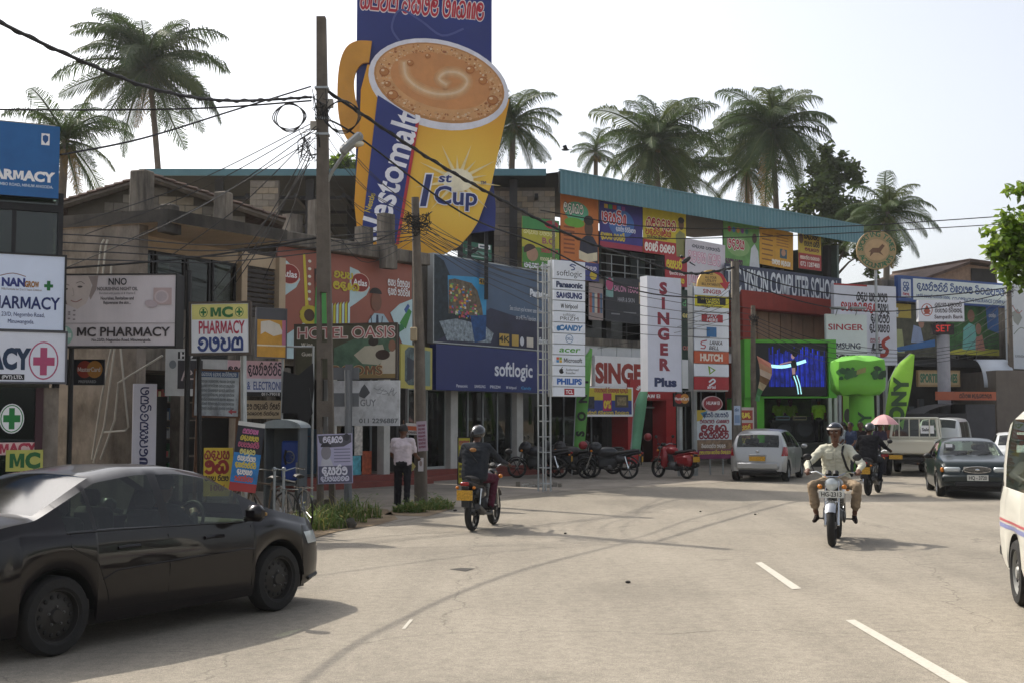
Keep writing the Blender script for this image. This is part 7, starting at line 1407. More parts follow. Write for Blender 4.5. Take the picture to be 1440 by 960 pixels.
def cabtop(b):
    for sg in (1, -1):
        b.prism([(2.16, 1.19), (3.62, 1.19), (3.25, 1.82), (2.26, 1.82)], sg * .72, sg * .76, PW_) if False else None
        for a, c in (((2.17, 1.18), (2.28, 1.8)), ((2.95, 1.18), (2.95, 1.82)), ((3.66, 1.18), (3.3, 1.8))): b.tube([(a[0], sg * .76, a[1]), (c[0], sg * .68, c[1])], .045, PW_, 6)
    b.box(2.2, 3.36, -.71, .71, 1.78, 1.86, PW_, bev=.04); b.box(2.14, 2.22, -.76, .76, 1.14, 1.22, PW_, bev=.02)
pkp('cab_frame', cabtop); pkp('rear_window', lambda b: b.quad((2.2, -.7, 1.2), (2.2, .7, 1.2), (2.28, .64, 1.79), (2.28, -.64, 1.79), CARGL)); pkp('windscreen', lambda b: b.quad((3.64, -.7, 1.2), (3.64, .7, 1.2), (3.3, .64, 1.79), (3.3, -.64, 1.79), CARGL))
for sg in (1, -1): pkp('side_window', lambda b: b.quad((2.2, sg * .755, 1.2), (3.6, sg * .755, 1.2), (3.3, sg * .68, 1.78), (2.28, sg * .68, 1.78), CARGL))
for y in (.48, .16, -.16, -.48): pkp('window_bar', lambda b: b.tube([(2.13, y, 1.14), (2.16, y, 1.8)], .02, PW_, 6))
pkp('hood', lambda b: b.box(3.6, 4.35, -.78, .78, .9, 1.16, PW_, bev=.1)); pkp('seat', lambda b: b.box(2.4, 2.6, -.65, .65, .9, 1.45, INTER, bev=.05))
sg_ = pkp('sale_notice', lambda b: b.box(2.16, 2.17, -.62, -.2, 1.32, 1.58, WHITE)); c = MB(); x = 0
for ch in 'Sale':
    V, Fs = GLY[('b', ch)]; c.add([(2.155, -.24 - (a + x) * .1, 1.4 + bb * .1) for a, bb in V], Fs, BLACKP); x += GLY['adv'][ch]
c.build('lettering', sg_); plate(pk, (-.08, .35, .6), -PI / 2, '', YEL, .4); pkp('exhaust', lambda b: b.tube([(-.05, -.3, .4), (.6, -.3, .42)], .03, RUST, 8))
# covered white van behind the pickup
b2 = Car('delivery_van', 'white van roof and window behind the pickup cab', 'van', carpaint('white_paint', 'c3c6c6', .0), 3.6, [(0, .7), (.02, 1.0), (.1, 1.6), (.3, 1.82), (2.6, 1.85), (2.9, 1.75), (3.3, 1.1), (3.6, .6)], [(0, .6), (.02, .9), (.3, 1.0), (3.2, .98), (3.6, .5)], [(0, .65), (.2, .74), (3.1, .74), (3.6, .5)], .62, .6, 2.8, .28, wins=((.5, 1.4), (1.5, 2.5)), ws=(2.92, 3.3), rs=(.1, .28)); b2.wheels(mat('alloy_rim', '8d8f90')); b2.place(G(1352, 663), .6, -1, R(62), 1.0); b2.seats((1.2, 2.0))
# ------------------------------------------------------------------ motorcycles
def motorcycle(label, pt, ang, tank='1b1b1e', front=False, plate_txt=None, pm=YEL, name='motorcycle', group=None, round_head=True, spokes=True, red=False, parked=False):
    """rear wheel contact on pt, heading ang"""
    t = thing(name, label, 'motorcycle', (pt.x, pt.y, 0), ang, group); tk = carpaint('tank_' + tank, tank, .1); ENG = mat('engine_metal', '5c5c5c', rough=.45, metal=.6, var=.3, scale=8)
    def P(nm, f, par=t, sm=45): b = MB(); f(b); return b.build(nm, par, smooth=sm)
    for x in (0, 1.27):
        R0 = .3; o = P('wheel', lambda b: b.lathe([(R0 - .06 + .0, -.02)] + [(R0 - .055 + .055 * math.sin(a), .056 * -math.cos(a)) for a in [PI * k / 8 for k in range(9)]] + [(R0 - .06, .02)], TYRE, 26, Matrix.Translation((x, 0, R0)), 'y'))
        def rim(b):
            b.lathe([(R0 - .06, -.025), (R0 - .075, -.02), (R0 - .075, .02), (R0 - .06, .025)], CHROME if spokes else PLASTIC, 24, Matrix.Translation((x, 0, R0)), 'y'); b.lathe([(.0, -.06), (.05, -.06), (.05, .06), (0, .06)], ENG, 12, Matrix.Translation((x, 0, R0)), 'y')
            for k in range(6 if not spokes else 18): a = 2 * PI * k / (6 if not spokes else 18); b.tube([(x + .04 * math.cos(a), .02 * (-1) ** k, R0 + .04 * math.sin(a)), (x + .23 * math.cos(a + .1), 0, R0 + .23 * math.sin(a + .1))], .004 if spokes else .014, CHROME if spokes else PLASTIC, 4)
        P('rim', rim, o)
    P('fork', lambda b: [b.tube([(1.27, y, .3), (1.06, y, .92)], [.024, .02], CHROME, 8) for y in (-.085, .085)]); P('front_fender', lambda b: b.tube([(1.27 + .34 * math.cos(a), 0, .3 + .34 * math.sin(a)) for a in [R(35 + 14 * k) for k in range(10)]], .07, CHROME if red == 'chrome' else tk, 6, flat=.35))
    P('handlebar', lambda b: (b.tube([(.9, -.36, 1.02), (1.0, -.22, 1.05), (1.05, -.08, .98), (1.05, .08, .98), (1.0, .22, 1.05), (.9, .36, 1.02)], .013, CHROME, 6), [b.tube([(.87, s_ * .38, 1.015), (.94, s_ * .3, 1.035)], .02, PLASTIC, 8) for s_ in (-1, 1)]))
    for s_ in (-1, 1):
        P('mirror', lambda b: (b.tube([(.97, s_ * .26, 1.05), (.98, s_ * .32, 1.22)], .008, PLASTIC, 5), b.ell((.98, s_ * .35, 1.26), (.02, .065, .05), PLASTIC, 12, 8)))
        P('indicator', lambda b: b.ell((1.1, s_ * .17, .84), (.04, .04, .035), AMBER, 10, 6)); P('rear_indicator', lambda b: b.ell((-.36, s_ * .14, .72), (.035, .03, .025), AMBER, 8, 6)); P('foot_peg', lambda b: b.tube([(.42, s_ * .08, .33), (.42, s_ * .27, .33)], .013, PLASTIC, 6))
    hl = P('headlight', lambda b: b.lathe([(.0, .0), (.06, .0), (.095, .07), (.095, .11)], tk if not round_head else PLASTIC, 18, Matrix.Translation((1.08, 0, .88)), 'x')); P('lens', lambda b: b.lathe([(.092, .108), (.06, .135), (0, .145)], LENS, 18, Matrix.Translation((1.08, 0, .88)), 'x'), hl)
    P('speedometer', lambda b: [b.lathe([(.0, 0), (.045, 0), (.045, .06), (0, .065)], PLASTIC, 12, Matrix.Translation((1.04, y, 1.0)) @ Matrix.Rotation(R(-40), 4, 'Y')) for y in (-.05, .05)])
    P('fuel_tank', lambda b: b.ell((.68, 0, .84), (.29, .145, .125), tk, 18, 12)); P('seat', lambda b: b.tube([(-.33, 0, .86), (-.15, 0, .85), (.1, 0, .81), (.35, 0, .79), (.48, 0, .8)], [.08, .12, .135, .12, .07], mat('seat_vinyl', '232222', rough=.6, var=.15), 10, flat=.45)); P('tail_cowl', lambda b: b.tube([(.3, 0, .7), (0, 0, .74), (-.28, 0, .8), (-.4, 0, .81)], [.12, .12, .1, .05], tk, 8, flat=.6)); P('tail_lamp', lambda b: b.box(-.45, -.38, -.07, .07, .75, .81, TAILR, bev=.015))
    P('rear_fender', lambda b: (b.tube([(.02 + .36 * math.cos(a), 0, .32 + .36 * math.sin(a)) for a in [R(70 + 12 * k) for k in range(9)]], .075, PLASTIC, 6, flat=.3), b.box(-.4, -.37, -.06, .06, .42, .74, PLASTIC)))
    P('engine', lambda b: (b.box(.42, .78, -.12, .12, .28, .5, ENG, bev=.05), b.tube([(.66, 0, .48), (.75, 0, .72)], .085, ENG, 10), [b.box(.6, .86, -.1, .1, .53 + .035 * k, .54 + .035 * k, ENG) for k in range(5)], b.ell((.55, -.13, .37), (.09, .03, .09), ENG, 12, 6), b.ell((.55, .13, .37), (.09, .03, .09), ENG, 12, 6)))
    P('exhaust', lambda b: b.tube([(.84, -.06, .6), (.88, -.1, .35), (.6, -.14, .24), (.2, -.15, .28), (.1, -.16, .3), (-.3, -.18, .42)], [.02, .02, .022, .024, .05, .052], CHROME if red == 'chrome' else mat('exhaust_dark', '3a3836', rough=.4, metal=.6), 10)); P('frame', lambda b: (b.tube([(1.06, 0, .9), (.75, 0, .74), (.2, 0, .7), (-.3, 0, .76)], .025, PLASTIC, 6), b.tube([(1.04, 0, .84), (.9, 0, .4), (.5, 0, .24), (.2, 0, .35), (.15, 0, .7)], .022, PLASTIC, 6), [b.tube([(.35, y, .36), (0, y, .3)], .022, PLASTIC, 6) for y in (-.08, .08)], [b.tube([(.0, y, .32), (.1, y, .68)], .022, CHROME, 6) for y in (-.11, .11)])); P('side_panel', lambda b: (b.box(.05, .42, -.125, .125, .5, .72, tk, bev=.05)))
    if parked:
        P('fairing', lambda b: (b.ell((1.0, 0, .92), (.2, .17, .2), tk, 14, 9), b.box(.35, .95, -.15, .15, .3, .66, PLASTIC, bev=.08))); P('tank_cover', lambda b: b.ell((.66, 0, .8), (.34, .17, .17), tk, 16, 10))
    if plate_txt:
        if front: plate(t, (1.26, 0, .74), PI / 2, plate_txt, pm, .34, .1)
        else: plate(t, (-.42, 0, .6), -PI / 2, plate_txt, pm, .26, .16)
    return t
m1 = motorcycle('black motorcycle ridden away by man in maroon trousers', G(664, 746), R(90 - 15), '2a2a2c', plate_txt=' ', spokes=False)
m2 = motorcycle('chrome fendered motorcycle coming towards camera with round headlight', Vector((4.97, 18.6, 0)), math.atan2(-1.2, -.40), '4a4a48', True, 'HG-2313', WPL, red='chrome')
m3 = motorcycle('dark motorcycle ridden away near the pickup', G(1221, 696), R(90 - 27), '1a1a1e', plate_txt=' ', spokes=False)
for i, (u, v, a, c_, lab) in enumerate(((808, 667, 160, '1e1f22', 'dark motorcycle tucked behind the gap of first two parked ones'), (862, 666, 158, '201c1e', 'dark motorcycle tucked behind the gap before red portal'), (785, 672, 170, '1c1c20', 'dark motorcycle parked leftmost of the row behind lattice tower'), (832, 671, 164, '231f20', 'dark motorcycle parked in middle of the row before glass doors'), (884, 673, 168, '26272b', 'dark grey motorcycle parked rightmost of row beside red portal'), (676, 668, 176, '202022', 'motorcycle parked behind the left rider near yellow board'))): motorcycle(lab, G(u, v), R(a), c_, plate_txt=' ', group='motorcycles parked by shops', spokes=False, parked=True)
sc = motorcycle('red scooter parked beside the tower sign posts', G(966, 673), R(125), '8a1a22', plate_txt=' ', name='scooter', spokes=False)
b = MB(); b.box(.75, 1.0, -.2, .2, .3, .95, carpaint('tank_8a1a22', '8a1a22'), bev=.08); b.box(.3, .8, -.18, .18, .26, .34, PLASTIC, bev=.03); b.box(-.3, .35, -.17, .17, .38, .74, carpaint('tank_8a1a22', '8a1a22'), bev=.09); b.build('fairing', sc, smooth=40)
b = MB(); b.ell((.9, .2, 1.22), (.14, .12, .13), carpaint('tank_8a1a22', '8a1a22'), 14, 10); tag(b.build('helmet', None, G(945, 669), R(125), smooth=60), 'dark red helmet resting on the red scooter handlebar', 'helmet')
b = MB(); q = G(820, 672); b.ell((0, 0, 1.0), (.14, .12, .13), carpaint('tank_8a1a22', '8a1a22'), 14, 10); tag(b.build('helmet', None, q, 0, smooth=60), 'dark red helmet resting on middle parked motorcycle', 'helmet')
# ------------------------------------------------------------------ bicycles by the verge
def bicycle(label, pt, ang, c_):
    t = thing('bicycle', label, 'bicycle', (pt.x, pt.y, 0), ang); fr = mat('bike_frame_' + c_, c_, rough=.5, var=.2)
    def P(nm, f, par=t): b = MB(); f(b); return b.build(nm, par, smooth=45)
    for x in (0, 1.05):
        o = P('wheel', lambda b: b.tube([(x + .33 * math.cos(a), 0, .34 + .33 * math.sin(a)) for a in [2 * PI * k / 28 for k in range(29)]], .016, TYRE, 6)); P('spokes', lambda b: [b.tube([(x, .02 * (-1) ** k, .34), (x + .32 * math.cos(2 * PI * k / 20), 0, .34 + .32 * math.sin(2 * PI * k / 20))], .0025, CHROME, 3) for k in range(20)], o)
    P('frame', lambda b: [b.tube(q, .016, fr, 6) for q in ([(.45, 0, .3), (.35, 0, .82)], [(.36, 0, .78), (.88, 0, .8)], [(.45, 0, .3), (.9, 0, .72)], [(.86, 0, .86), (.96, 0, .5), (1.05, 0, .34)], [(0, 0, .34), (.45, 0, .3)], [(0, 0, .34), (.36, 0, .74)])]); P('saddle', lambda b: b.tube([(.2, 0, .88), (.32, 0, .9), (.48, 0, .87)], [.08, .07, .02], PLASTIC, 8, flat=.4)); P('handlebar', lambda b: b.tube([(.7, -.28, .98), (.88, -.2, 1.0), (.88, 0, .95), (.88, .2, 1.0), (.7, .28, .98)], .012, CHROME, 6)); P('carrier', lambda b: [b.tube(q, .008, CHROME, 5) for q in ([(-.2, .07, .72), (.3, .07, .72)], [(-.2, -.07, .72), (.3, -.07, .72)], [(-.2, -.07, .72), (-.2, .07, .72)], [(-.1, .07, .72), (0, .07, .34)])]); P('pedals', lambda b: (b.tube([(.45, .08, .3), (.52, .08, .16)], .01, CHROME, 5), b.tube([(.45, -.08, .3), (.38, -.08, .44)], .01, CHROME, 5), b.lathe([(.09, -.004), (.09, .004)], PLASTIC, 16, Matrix.Translation((.45, .05, .3)), 'y')))
bicycle('dark bicycle leaning behind black saloon near phone booth', G(428, 748), R(122), '2f3436'); bicycle('old bicycle behind the first bicycle at booth railing', G(402, 752), R(140), '5a4a3a')
for u in (385, 398): b = MB(); q = G(u, 752); b.tube([(0, 0, 0), (0, 0, 1.02)], .022, ALU, 8); b.ell((0, 0, 1.03), (.035, .035, .035), ALU, 8, 6); tag(b.build('bollard_post', None, q, smooth=40), 'thin steel railing post %s phone booth bicycles' % ('left of' if u == 385 else 'between'), 'post')
# ------------------------------------------------------------------ people
SKIN = mat('dark_skin', '5e3d2c', rough=.55, var=.12, scale=6); HAIR = mat('black_hair', '14100f', rough=.6, var=.2, scale=20)
def cloth(c, **k): return mat('cloth_' + c, c, rough=.9, var=.18, scale=6, bump=.8, bscale=9, spec=.15, **k)
def person(label, J, cols, loc, ang, helmet=None, hair=True, vox=.016, scale=1.0, name='person', visor=True, face=True, hat=False):
    """capsule skeleton fused by a voxel remesh into one continuous body; J: joints in figure space, x forward, y left"""
    caps = []; bk = cols.get('bulk', 1.0)
    def cap(a, ra, c, rc, k): caps.append((Vector(a), ra, Vector(c), rc, k))
    V = lambda n: Vector(J[n]); pel, ch, nk, hd = V('pelvis'), V('chest'), V('neck'), V('head'); side = (V('shL') - V('shR')).normalized()
    for s_ in (-.075 * bk, 0, .075 * bk): cap(pel + side * s_, .118 * bk, pel.lerp(ch, .5) + side * s_ * .98, .116 * bk, 'shirt'); cap(pel.lerp(ch, .5) + side * s_ * .98, .116 * bk, ch + side * s_ * 1.15, .12 * bk, 'shirt')
    cap(pel + side * .07, .12, pel - side * .07, .12, 'legs'); cap(V('shL') * 1.0, .07 * bk, V('shR'), .07 * bk, 'shirt'); [cap(ch.lerp(nk, .5) + side * s_ * .05, .075, V('sh' + n_).lerp(nk, .25), .06, 'shirt') for s_, n_ in ((1, 'L'), (-1, 'R'))]; cap(ch.lerp(nk, .75), .062, nk.lerp(hd, .4), .056, 'skin')
    f = Vector(J.get('face', (1, 0, 0))).normalized(); up = (hd - nk).normalized()
    cap(hd + f * .012 - up * .055, .072, hd + up * .045 - f * .01, .092, 'skin'); cap(hd + f * .06 - up * .085, .034, hd + f * .045 - up * .05, .045, 'skin'); cap(hd + f * .095 - up * .03, .015, hd + f * .088 + up * .005, .011, 'skin')
    for s_ in (1, -1): cap(hd + side * s_ * .088 - up * .01, .016, hd + side * s_ * .092 + up * .02, .014, 'skin')
    for s_, n in ((1, 'L'), (-1, 'R')):
        sh, el_, ha = V('sh' + n), V('el' + n), V('ha' + n); cap(sh, .066 * bk, el_, .052 * bk, 'shirt'); sl = cols.get('sleeve', 1.0); fo = el_.lerp(ha, .93)
        if sl >= 1: cap(el_, .05, fo, .037, 'shirt')
        else:
            if sl < .5: caps[-1] = (sh, .068, sh.lerp(el_, .7), .056, 'shirt'); cap(sh.lerp(el_, .7), .044, el_, .042, 'skin')
            cap(el_, .042, fo, .03, 'skin')
        hdv = (ha - el_).normalized(); cap(ha - hdv * .01, .034, ha + hdv * .05, .036, 'hand'); cr = hdv.cross(Vector((0, 0, 1))); cr = cr.normalized() if cr.length > .1 else side; dn = Vector(J.get('curl', (0, 0, -1)))
        for k in range(4): q = ha + hdv * .07 + cr * (.03 - .02 * k); L_ = (.03, .036, .034, .026)[k]; cap(q, .012, q + hdv * L_ + dn * .012, .011, 'hand'); cap(q + hdv * L_ + dn * .012, .011, q + hdv * L_ * 1.1 + dn * (.012 + L_), .0095, 'hand')
        cap(ha + cr * .03 * s_ * -1 + hdv * .01, .014, ha + cr * -.05 * s_ + hdv * .05 + dn * .02, .011, 'hand')
        hp, kn, an, to = V('hip' + n), V('kn' + n), V('an' + n), V('to' + n); cap(hp, .098, kn, .07, 'legs'); tr_ = cols.get('hem', 1.0); m_ = kn.lerp(an, tr_); cap(kn, .07, m_, .058 if tr_ >= 1 else .075, 'legs')
        if tr_ < 1: cap(kn.lerp(an, tr_ * .9), .045, an, .034, 'skin')
        hl = an + (an - to).normalized() * .03; cap(hl + Vector((0, 0, -.03)), .036, to, .03, 'shoes'); cap(an, .036, an.lerp(to, .6), .034, 'shoes')
    b = MB(); mm = {'shirt': cols['shirt'], 'legs': cols['legs'], 'skin': SKIN, 'hand': cols.get('hand', SKIN), 'shoes': cols['shoes']}; d = MB()
    for a, ra, c, rc, k in caps:
        t = (c - a); t = t.normalized() if t.length > 1e-6 else Vector((0, 0, 1)); P = [a - t * ra * .92, a - t * ra * .6, a, c, c + t * rc * .6, c + t * rc * .92]; d.tube(P, [ra * .3, ra * .8, ra, rc, rc * .8, rc * .3], SKIN, 10)
    o = d.build('tmp'); md = o.modifiers.new('r', 'REMESH'); md.mode = 'VOXEL'; md.voxel_size = vox; sm = o.modifiers.new('s', 'SMOOTH'); sm.iterations = 3; sm.factor = .5
    dg = bpy.context.evaluated_depsgraph_get(); me = bpy.data.meshes.new_from_object(o.evaluated_get(dg)); bpy.data.objects.remove(o)
    co = np.zeros(len(me.vertices) * 3); me.vertices.foreach_get('co', co); co = co.reshape(-1, 3); no_ = np.zeros_like(co).ravel(); me.vertices.foreach_get('normal', no_); no_ = no_.reshape(-1, 3)
    from mathutils import noise as mn
    am = np.array([(.016 * (abs(mn.noise(Vector((p[0] * 9 + p[2] * 5, p[1] * 9 - p[2] * 4, p[2] * 15))) ) - .2) + .006 * mn.noise(Vector(p) * 28)) if (p[2] > .14 and p[2] < hd.z - .2) else 0 for p in co])
    me.vertices.foreach_set('co', (co + no_ * am[:, None]).ravel())
    me.materials.clear(); keys = list(mm); [me.materials.append(mm[k]) for k in keys]
    n = len(me.polygons); cen = np.zeros(n * 3); me.polygons.foreach_get('center', cen); cen = cen.reshape(-1, 3); best = np.full(n, 1e9); idx = np.zeros(n, int)
    for a, ra, c, rc, k in caps:
        a_, c_ = np.array(a), np.array(c); dv = c_ - a_; l2 = max(1e-9, dv @ dv); t = np.clip(((cen - a_) @ dv) / l2, 0, 1); ds = np.linalg.norm(cen - (a_ + t[:, None] * dv), axis=1) - (ra + (rc - ra) * t); w_ = ds < best; best[w_] = ds[w_]; idx[w_] = keys.index(k)
    me.polygons.foreach_set('material_index', idx.tolist()); me.polygons.foreach_set('use_smooth', [True] * n); me.update()
    po = bpy.data.objects.new(name, me); COL.objects.link(po); po.location = loc; po.rotation_euler = (0, 0, ang); po.scale = (scale,) * 3; tag(po, label, 'person')
    M = Matrix.Translation(hd) @ Matrix((f, side, up)).transposed().to_4x4()
    if helmet:
        h = MB(); nn, kk = 20, 12; vs = []; fs = []
        for i in range(kk + 1):
            a = PI * .72 * i / kk
            for j in range(nn): t_ = 2 * PI * j / nn; vs.append(M @ Vector((math.sin(a) * math.cos(t_) * .142 - .005, math.sin(a) * math.sin(t_) * .128, .035 + math.cos(a) * .135)))
        for i in range(kk):
            for j in range(nn):
                am = PI * .72 * (i + .5) / kk; tm = 2 * PI * (j + .5) / nn; front = math.cos(tm) > .45
                if front and am > R(68): continue
                fs.append((i * nn + j, i * nn + (j + 1) % nn, (i + 1) * nn + (j + 1) % nn, (i + 1) * nn + j))
        h.add(vs, fs, helmet); ho = h.build('helmet', po, smooth=60); sd_ = ho.modifiers.new('t', 'SOLIDIFY'); sd_.thickness = .018
        if visor: v = MB(); v.add([M @ Vector((math.cos(a) * (.15 + e), math.sin(a) * .13, .07 + z)) for e, z in ((0, .02), (.045, -.005)) for a in [R(-52 + 13 * i) for i in range(9)]], [(i, i + 1, i + 10, i + 9) for i in range(8)], mat('visor_trim', '6a5f54', rough=.4)); v.build('helmet_peak', po, smooth=60)
    elif hair:
        h = MB(); h.ell((0, 0, 0), (1, 1, 1), HAIR, 16, 10); vs = []
        h = MB(); nn, kk = 16, 8; vs = []; fs = []
        for i in range(kk + 1):
            a = PI * .62 * i / kk
            for j in range(nn): t_ = 2 * PI * j / nn; vs.append(M @ Vector((math.sin(a) * math.cos(t_) * .108 - .014, math.sin(a) * math.sin(t_) * .1, .04 + math.cos(a) * .108)))
        for i in range(kk):
            for j in range(nn):
                if math.cos(2 * PI * (j + .5) / nn) > .3 and PI * .62 * (i + .5) / kk > R(62): continue
                fs.append((i * nn + j, i * nn + (j + 1) % nn, (i + 1) * nn + (j + 1) % nn, (i + 1) * nn + j))
        h.add(vs, fs, HAIR); h.build('hair', po, smooth=60)
    if face:
        e = MB()
        for s_ in (1, -1): e.ell(M @ Vector((.082, s_ * .034, .012)), (.012, .016, .008), mat('eye_white', 'c9c0b8'), 8, 5); e.ell(M @ Vector((.092, s_ * .034, .012)), (.006, .007, .007), BLACKP, 6, 4); e.tube([M @ Vector((.088, s_ * .015, .034)), M @ Vector((.088, s_ * .052, .034))], .005, HAIR, 5)
        e.tube([M @ Vector((.098, -.024, -.064)), M @ Vector((.103, 0, -.062)), M @ Vector((.098, .024, -.064))], .007, mat('lips', '4a2a24'), 5); e.build('face_features', po)
    return po
RIDE = dict(pelvis=(.12, 0, .9), chest=(.2, 0, 1.26), neck=(.25, 0, 1.42), head=(.3, 0, 1.56), shL=(.21, .185, 1.35), shR=(.21, -.185, 1.35), elL=(.46, .33, 1.13), elR=(.46, -.33, 1.13), haL=(.84, .36, 1.06), haR=(.84, -.36, 1.06), hipL=(.14, .1, .86), hipR=(.14, -.1, .86), knL=(.58, .22, .83), knR=(.58, -.22, .83), anL=(.4, .2, .4), anR=(.4, -.2, .4), toL=(.58, .22, .35), toR=(.58, -.22, .35))
BLKH = mat('helmet_black', '17181a', rough=.15, var=.05, coat=.6)
person('rider with black helmet, dark grey jacket and maroon trousers, back to camera', RIDE, dict(bulk=1.18, shirt=cloth('2b2e33'), legs=cloth('4e2230'), shoes=cloth('2a2624')), m1.location, m1.rotation_euler[2], BLKH, visor=False)
b = MB(); b.ell((-.42 + .5, 0, 1.31), (.02, .06, .035), C('9a6a3a'), 8, 5); b.tube([(.1, .15, 1.38), (.06, .0, 1.2), (.1, -.16, 1.0)], .012, BLACKP, 5)
o = b.build('bag_strap', bpy.data.objects['person']); o.location = (-.04, 0, 0)
J2 = dict(RIDE, knL=(.55, .33, .82), knR=(.55, -.33, .82), anL=(.42, .27, .36), anR=(.42, -.27, .36), toL=(.6, .3, .3), toR=(.6, -.3, .3), elL=(.42, .4, 1.13), elR=(.42, -.4, 1.13), pelvis=(.08, 0, .9), chest=(.12, 0, 1.28), neck=(.16, 0, 1.45), head=(.2, 0, 1.6), shL=(.13, .19, 1.355), shR=(.13, -.19, 1.355), face=(1, -.12, -.05))
r2 = person('rider in cream shirt and khaki trousers with dark helmet facing camera', J2, dict(bulk=1.1, shirt=cloth('b9b8a8'), legs=cloth('8a7a66'), shoes=cloth('2a2220'), hem=.62), m2.location, m2.rotation_euler[2], mat('helmet_navy', '1c2230', rough=.15, coat=.6), vox=.0125)
b = MB(); b.tube([(.2, .12, 1.44), (.27, .1, 1.3), (.26, .16, 1.1), (.2, .24, .95)], .018, BLACKP, 6, flat=.4); b.build('bag_strap', r2)
b = MB(); b.box(.245, .262, -.14, -.04, 1.2, 1.31, cloth('b9b8a8'), bev=.005); b.tube([(.262, 0, 1.38), (.27, 0, 1.2), (.25, 0, 1.0)], .006, cloth('a3a294'), 4); [b.tube([(.16, s_ * .02, 1.47), (.25, s_ * .09, 1.4), (.2, s_ * .14, 1.44)], .016, cloth('b9b8a8'), 6, flat=.4) for s_ in (1, -1)]; b.build('shirt_details', r2)
person('rider in black jacket and dark helmet heading away near pickup', RIDE, dict(bulk=1.15, shirt=cloth('1f1f22'), legs=cloth('24262c'), shoes=cloth('1c1a1a')), m3.location, m3.rotation_euler[2], BLKH, visor=False)
def STAND(step=.0, arm=0.0, look=(1, 0, 0)): return dict(pelvis=(0, 0, .92), chest=(.0, 0, 1.26), neck=(.01, 0, 1.42), head=(.03, 0, 1.56), shL=(0, .19, 1.36), shR=(0, -.19, 1.36), elL=(-.02 + arm * .1, .25, 1.08), elR=(-.02 + arm * .1, -.25, 1.08), haL=(.06 + arm * .25, .25, .86 + arm * .2), haR=(.06 + arm * .25, -.25, .86 + arm * .2), hipL=(0, .095, .88), hipR=(0, -.095, .88), knL=(.03 + step, .1, .48), knR=(.03 - step, -.1, .48), anL=(step * 1.3, .1, .075), anR=(-step * 1.6, -.1, .075), toL=(.15 + step * 1.3, .12, .035), toR=(.15 - step * 1.6, -.12, .035), face=look)
person('man in pale pink shirt and dark trousers standing by second pole, back turned', STAND(.04, .8), dict(shirt=cloth('cbbfc4'), legs=cloth('1f1f24'), shoes=cloth('1c1a1a'), sleeve=.4), G(566, 714), R(80), face=False)
GS = cloth('8ab832')
person('person in lime green shirt standing on stage at right speaker', STAND(.02, .3), dict(shirt=GS, legs=cloth('1a1a1e'), shoes=cloth('1a1a1a'), sleeve=.4), (D(1152, 620, 46.2).x, 46.2, .9), R(70), vox=.022, face=False)
person('person in lime green shirt behind the dj desk, left one', STAND(0, .8), dict(shirt=GS, legs=cloth('1a1a1e'), shoes=cloth('1a1a1a'), sleeve=.4), (D(1095, 620, 47.4).x, 47.4, .9), R(-80), vox=.022)
person('person in lime green shirt behind the dj desk, right one', STAND(0, .9), dict(shirt=GS, legs=cloth('1a1a1e'), shoes=cloth('1a1a1a'), sleeve=.4), (D(1112, 620, 47.6).x, 47.6, .9), R(-100), vox=.022)
for i, (u, v, c_, l_, ang, lab) in enumerate(((1198, 668, '2f3a52', '2a2c34', 200, 'pedestrian in navy blue shirt behind the front rider shoulder'), (1188, 664, 'a8b0b4', '3a3a40', 160, 'pedestrian in white shirt half hidden beside navy shirt man'), (1211, 666, '2a2426', '24242a', -100, 'woman in black top facing camera between the riders'), (1238, 668, '3a3444', '2c2a30', -70, 'pedestrian in dark violet top under pink umbrella'), (1247, 664, '8a5a4a', '33303a', -110, 'pedestrian in brown top right of umbrella handle'))): person(lab, STAND(.05, .4), dict(shirt=cloth(c_), legs=cloth(l_), shoes=cloth('1f1c1b'), sleeve=.4), G(u, v), R(ang), vox=.02)
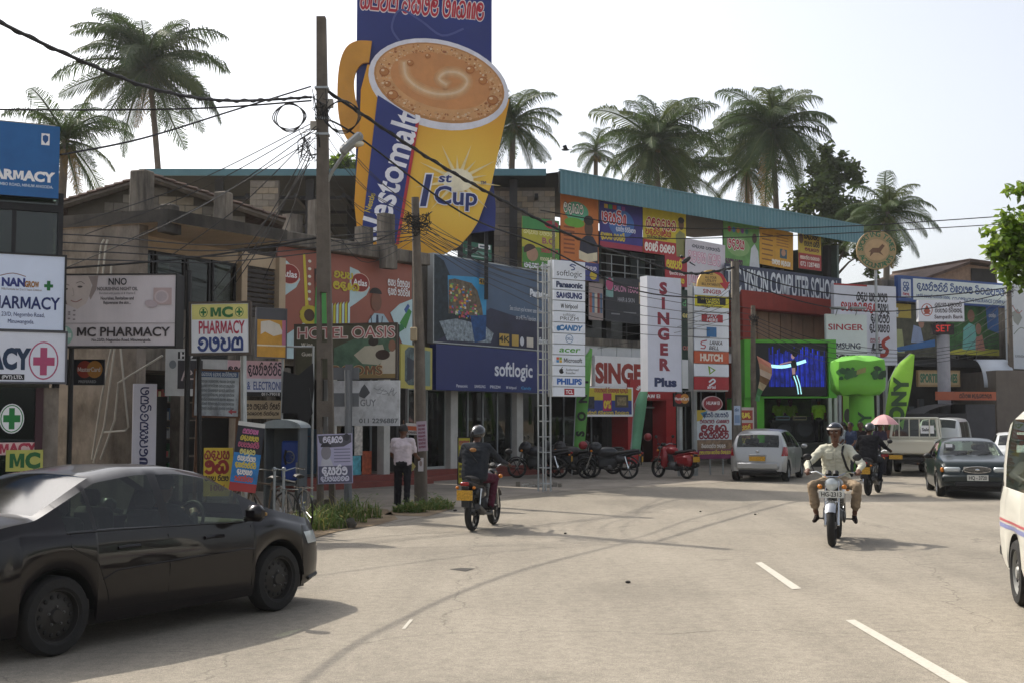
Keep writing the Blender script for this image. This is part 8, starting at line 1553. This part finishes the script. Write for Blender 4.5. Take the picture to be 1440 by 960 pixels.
# driver of the black saloon, seated
DJ = dict(pelvis=(2.32, -.36, .6), chest=(2.27, -.36, .95), neck=(2.27, -.36, 1.1), head=(2.3, -.36, 1.23), shL=(2.27, -.18, 1.03), shR=(2.27, -.54, 1.03), elL=(2.45, -.14, .85), elR=(2.45, -.6, .85), haL=(2.68, -.24, .94), haR=(2.68, -.48, .94), hipL=(2.35, -.26, .58), hipR=(2.35, -.46, .58), knL=(2.75, -.26, .66), knR=(2.75, -.46, .66), anL=(3.0, -.26, .42), anR=(3.0, -.46, .42), toL=(3.12, -.26, .45), toR=(3.12, -.46, .45))
DJ = {k: (x + .16, y, z) for k, (x, y, z) in DJ.items()}; DJ['haL'] = (2.72, -.24, .98); DJ['haR'] = (2.72, -.48, .98)
person('driver in dark shirt seated at wheel of black saloon', DJ, dict(shirt=cloth('33343a'), legs=cloth('2a2a30'), shoes=cloth('1f1c1b')), bc.root.location, bc.root.rotation_euler[2], scale=bc.root.scale[0])
# pink umbrella
q = G(1241, 668); um = thing('umbrella', 'open pale pink umbrella held above pedestrians', 'umbrella', (q.x, q.y, 0)); zt = D(1245, 582, q.y).z; r_ = 21 * q.y / FPX
for k in range(8):
    b = MB(); vs = []; n = 5
    for i in range(n + 1):
        t = i / n
        for a in (2 * PI * k / 8, 2 * PI * (k + .5) / 8, 2 * PI * (k + 1) / 8): e = 1 if a != 2 * PI * (k + .5) / 8 else .95; vs.append((r_ * t * math.cos(a) * e + .08, r_ * t * math.sin(a) * e, zt - .32 * t ** 1.8))
    b.add(vs, [(3 * i + j, 3 * i + j + 1, 3 * i + j + 4, 3 * i + j + 3) for i in range(n) for j in (0, 1)], C('d2a8a8') if k % 2 else C('c48f92')); o = b.build('canopy_panel', um, smooth=50)
b = MB(); b.tube([(.08, 0, zt + .08), (.08, 0, zt - .95)], .009, GALV, 6); b.tube([(.08, 0, zt - .95), (.08, 0, zt - 1.08)], .016, PLASTIC, 6); b.build('shaft', um)
# ------------------------------------------------------------------ thin haze volume, added to lift the dark tones
hz = bpy.data.materials.new('added_haze'); hz.use_nodes = True; N = hz.node_tree.nodes; N.remove(N['Principled BSDF'])
vp = N.new('ShaderNodeVolumePrincipled'); vp.inputs['Color'].default_value = (.95, .97, 1.0, 1); vp.inputs['Density'].default_value = 0.0003; vp.inputs['Anisotropy'].default_value = .3
hz.node_tree.links.new(vp.outputs[0], [n for n in N if n.type == 'OUTPUT_MATERIAL'][0].inputs['Volume'])
b = MB(); b.box(-720, 720, -80, 1520, -1.6, 30, hz); o = b.build('haze'); o['kind'] = 'stuff'; o['label'] = 'thin added haze lifting the dark tones of the street'; o['category'] = 'haze'
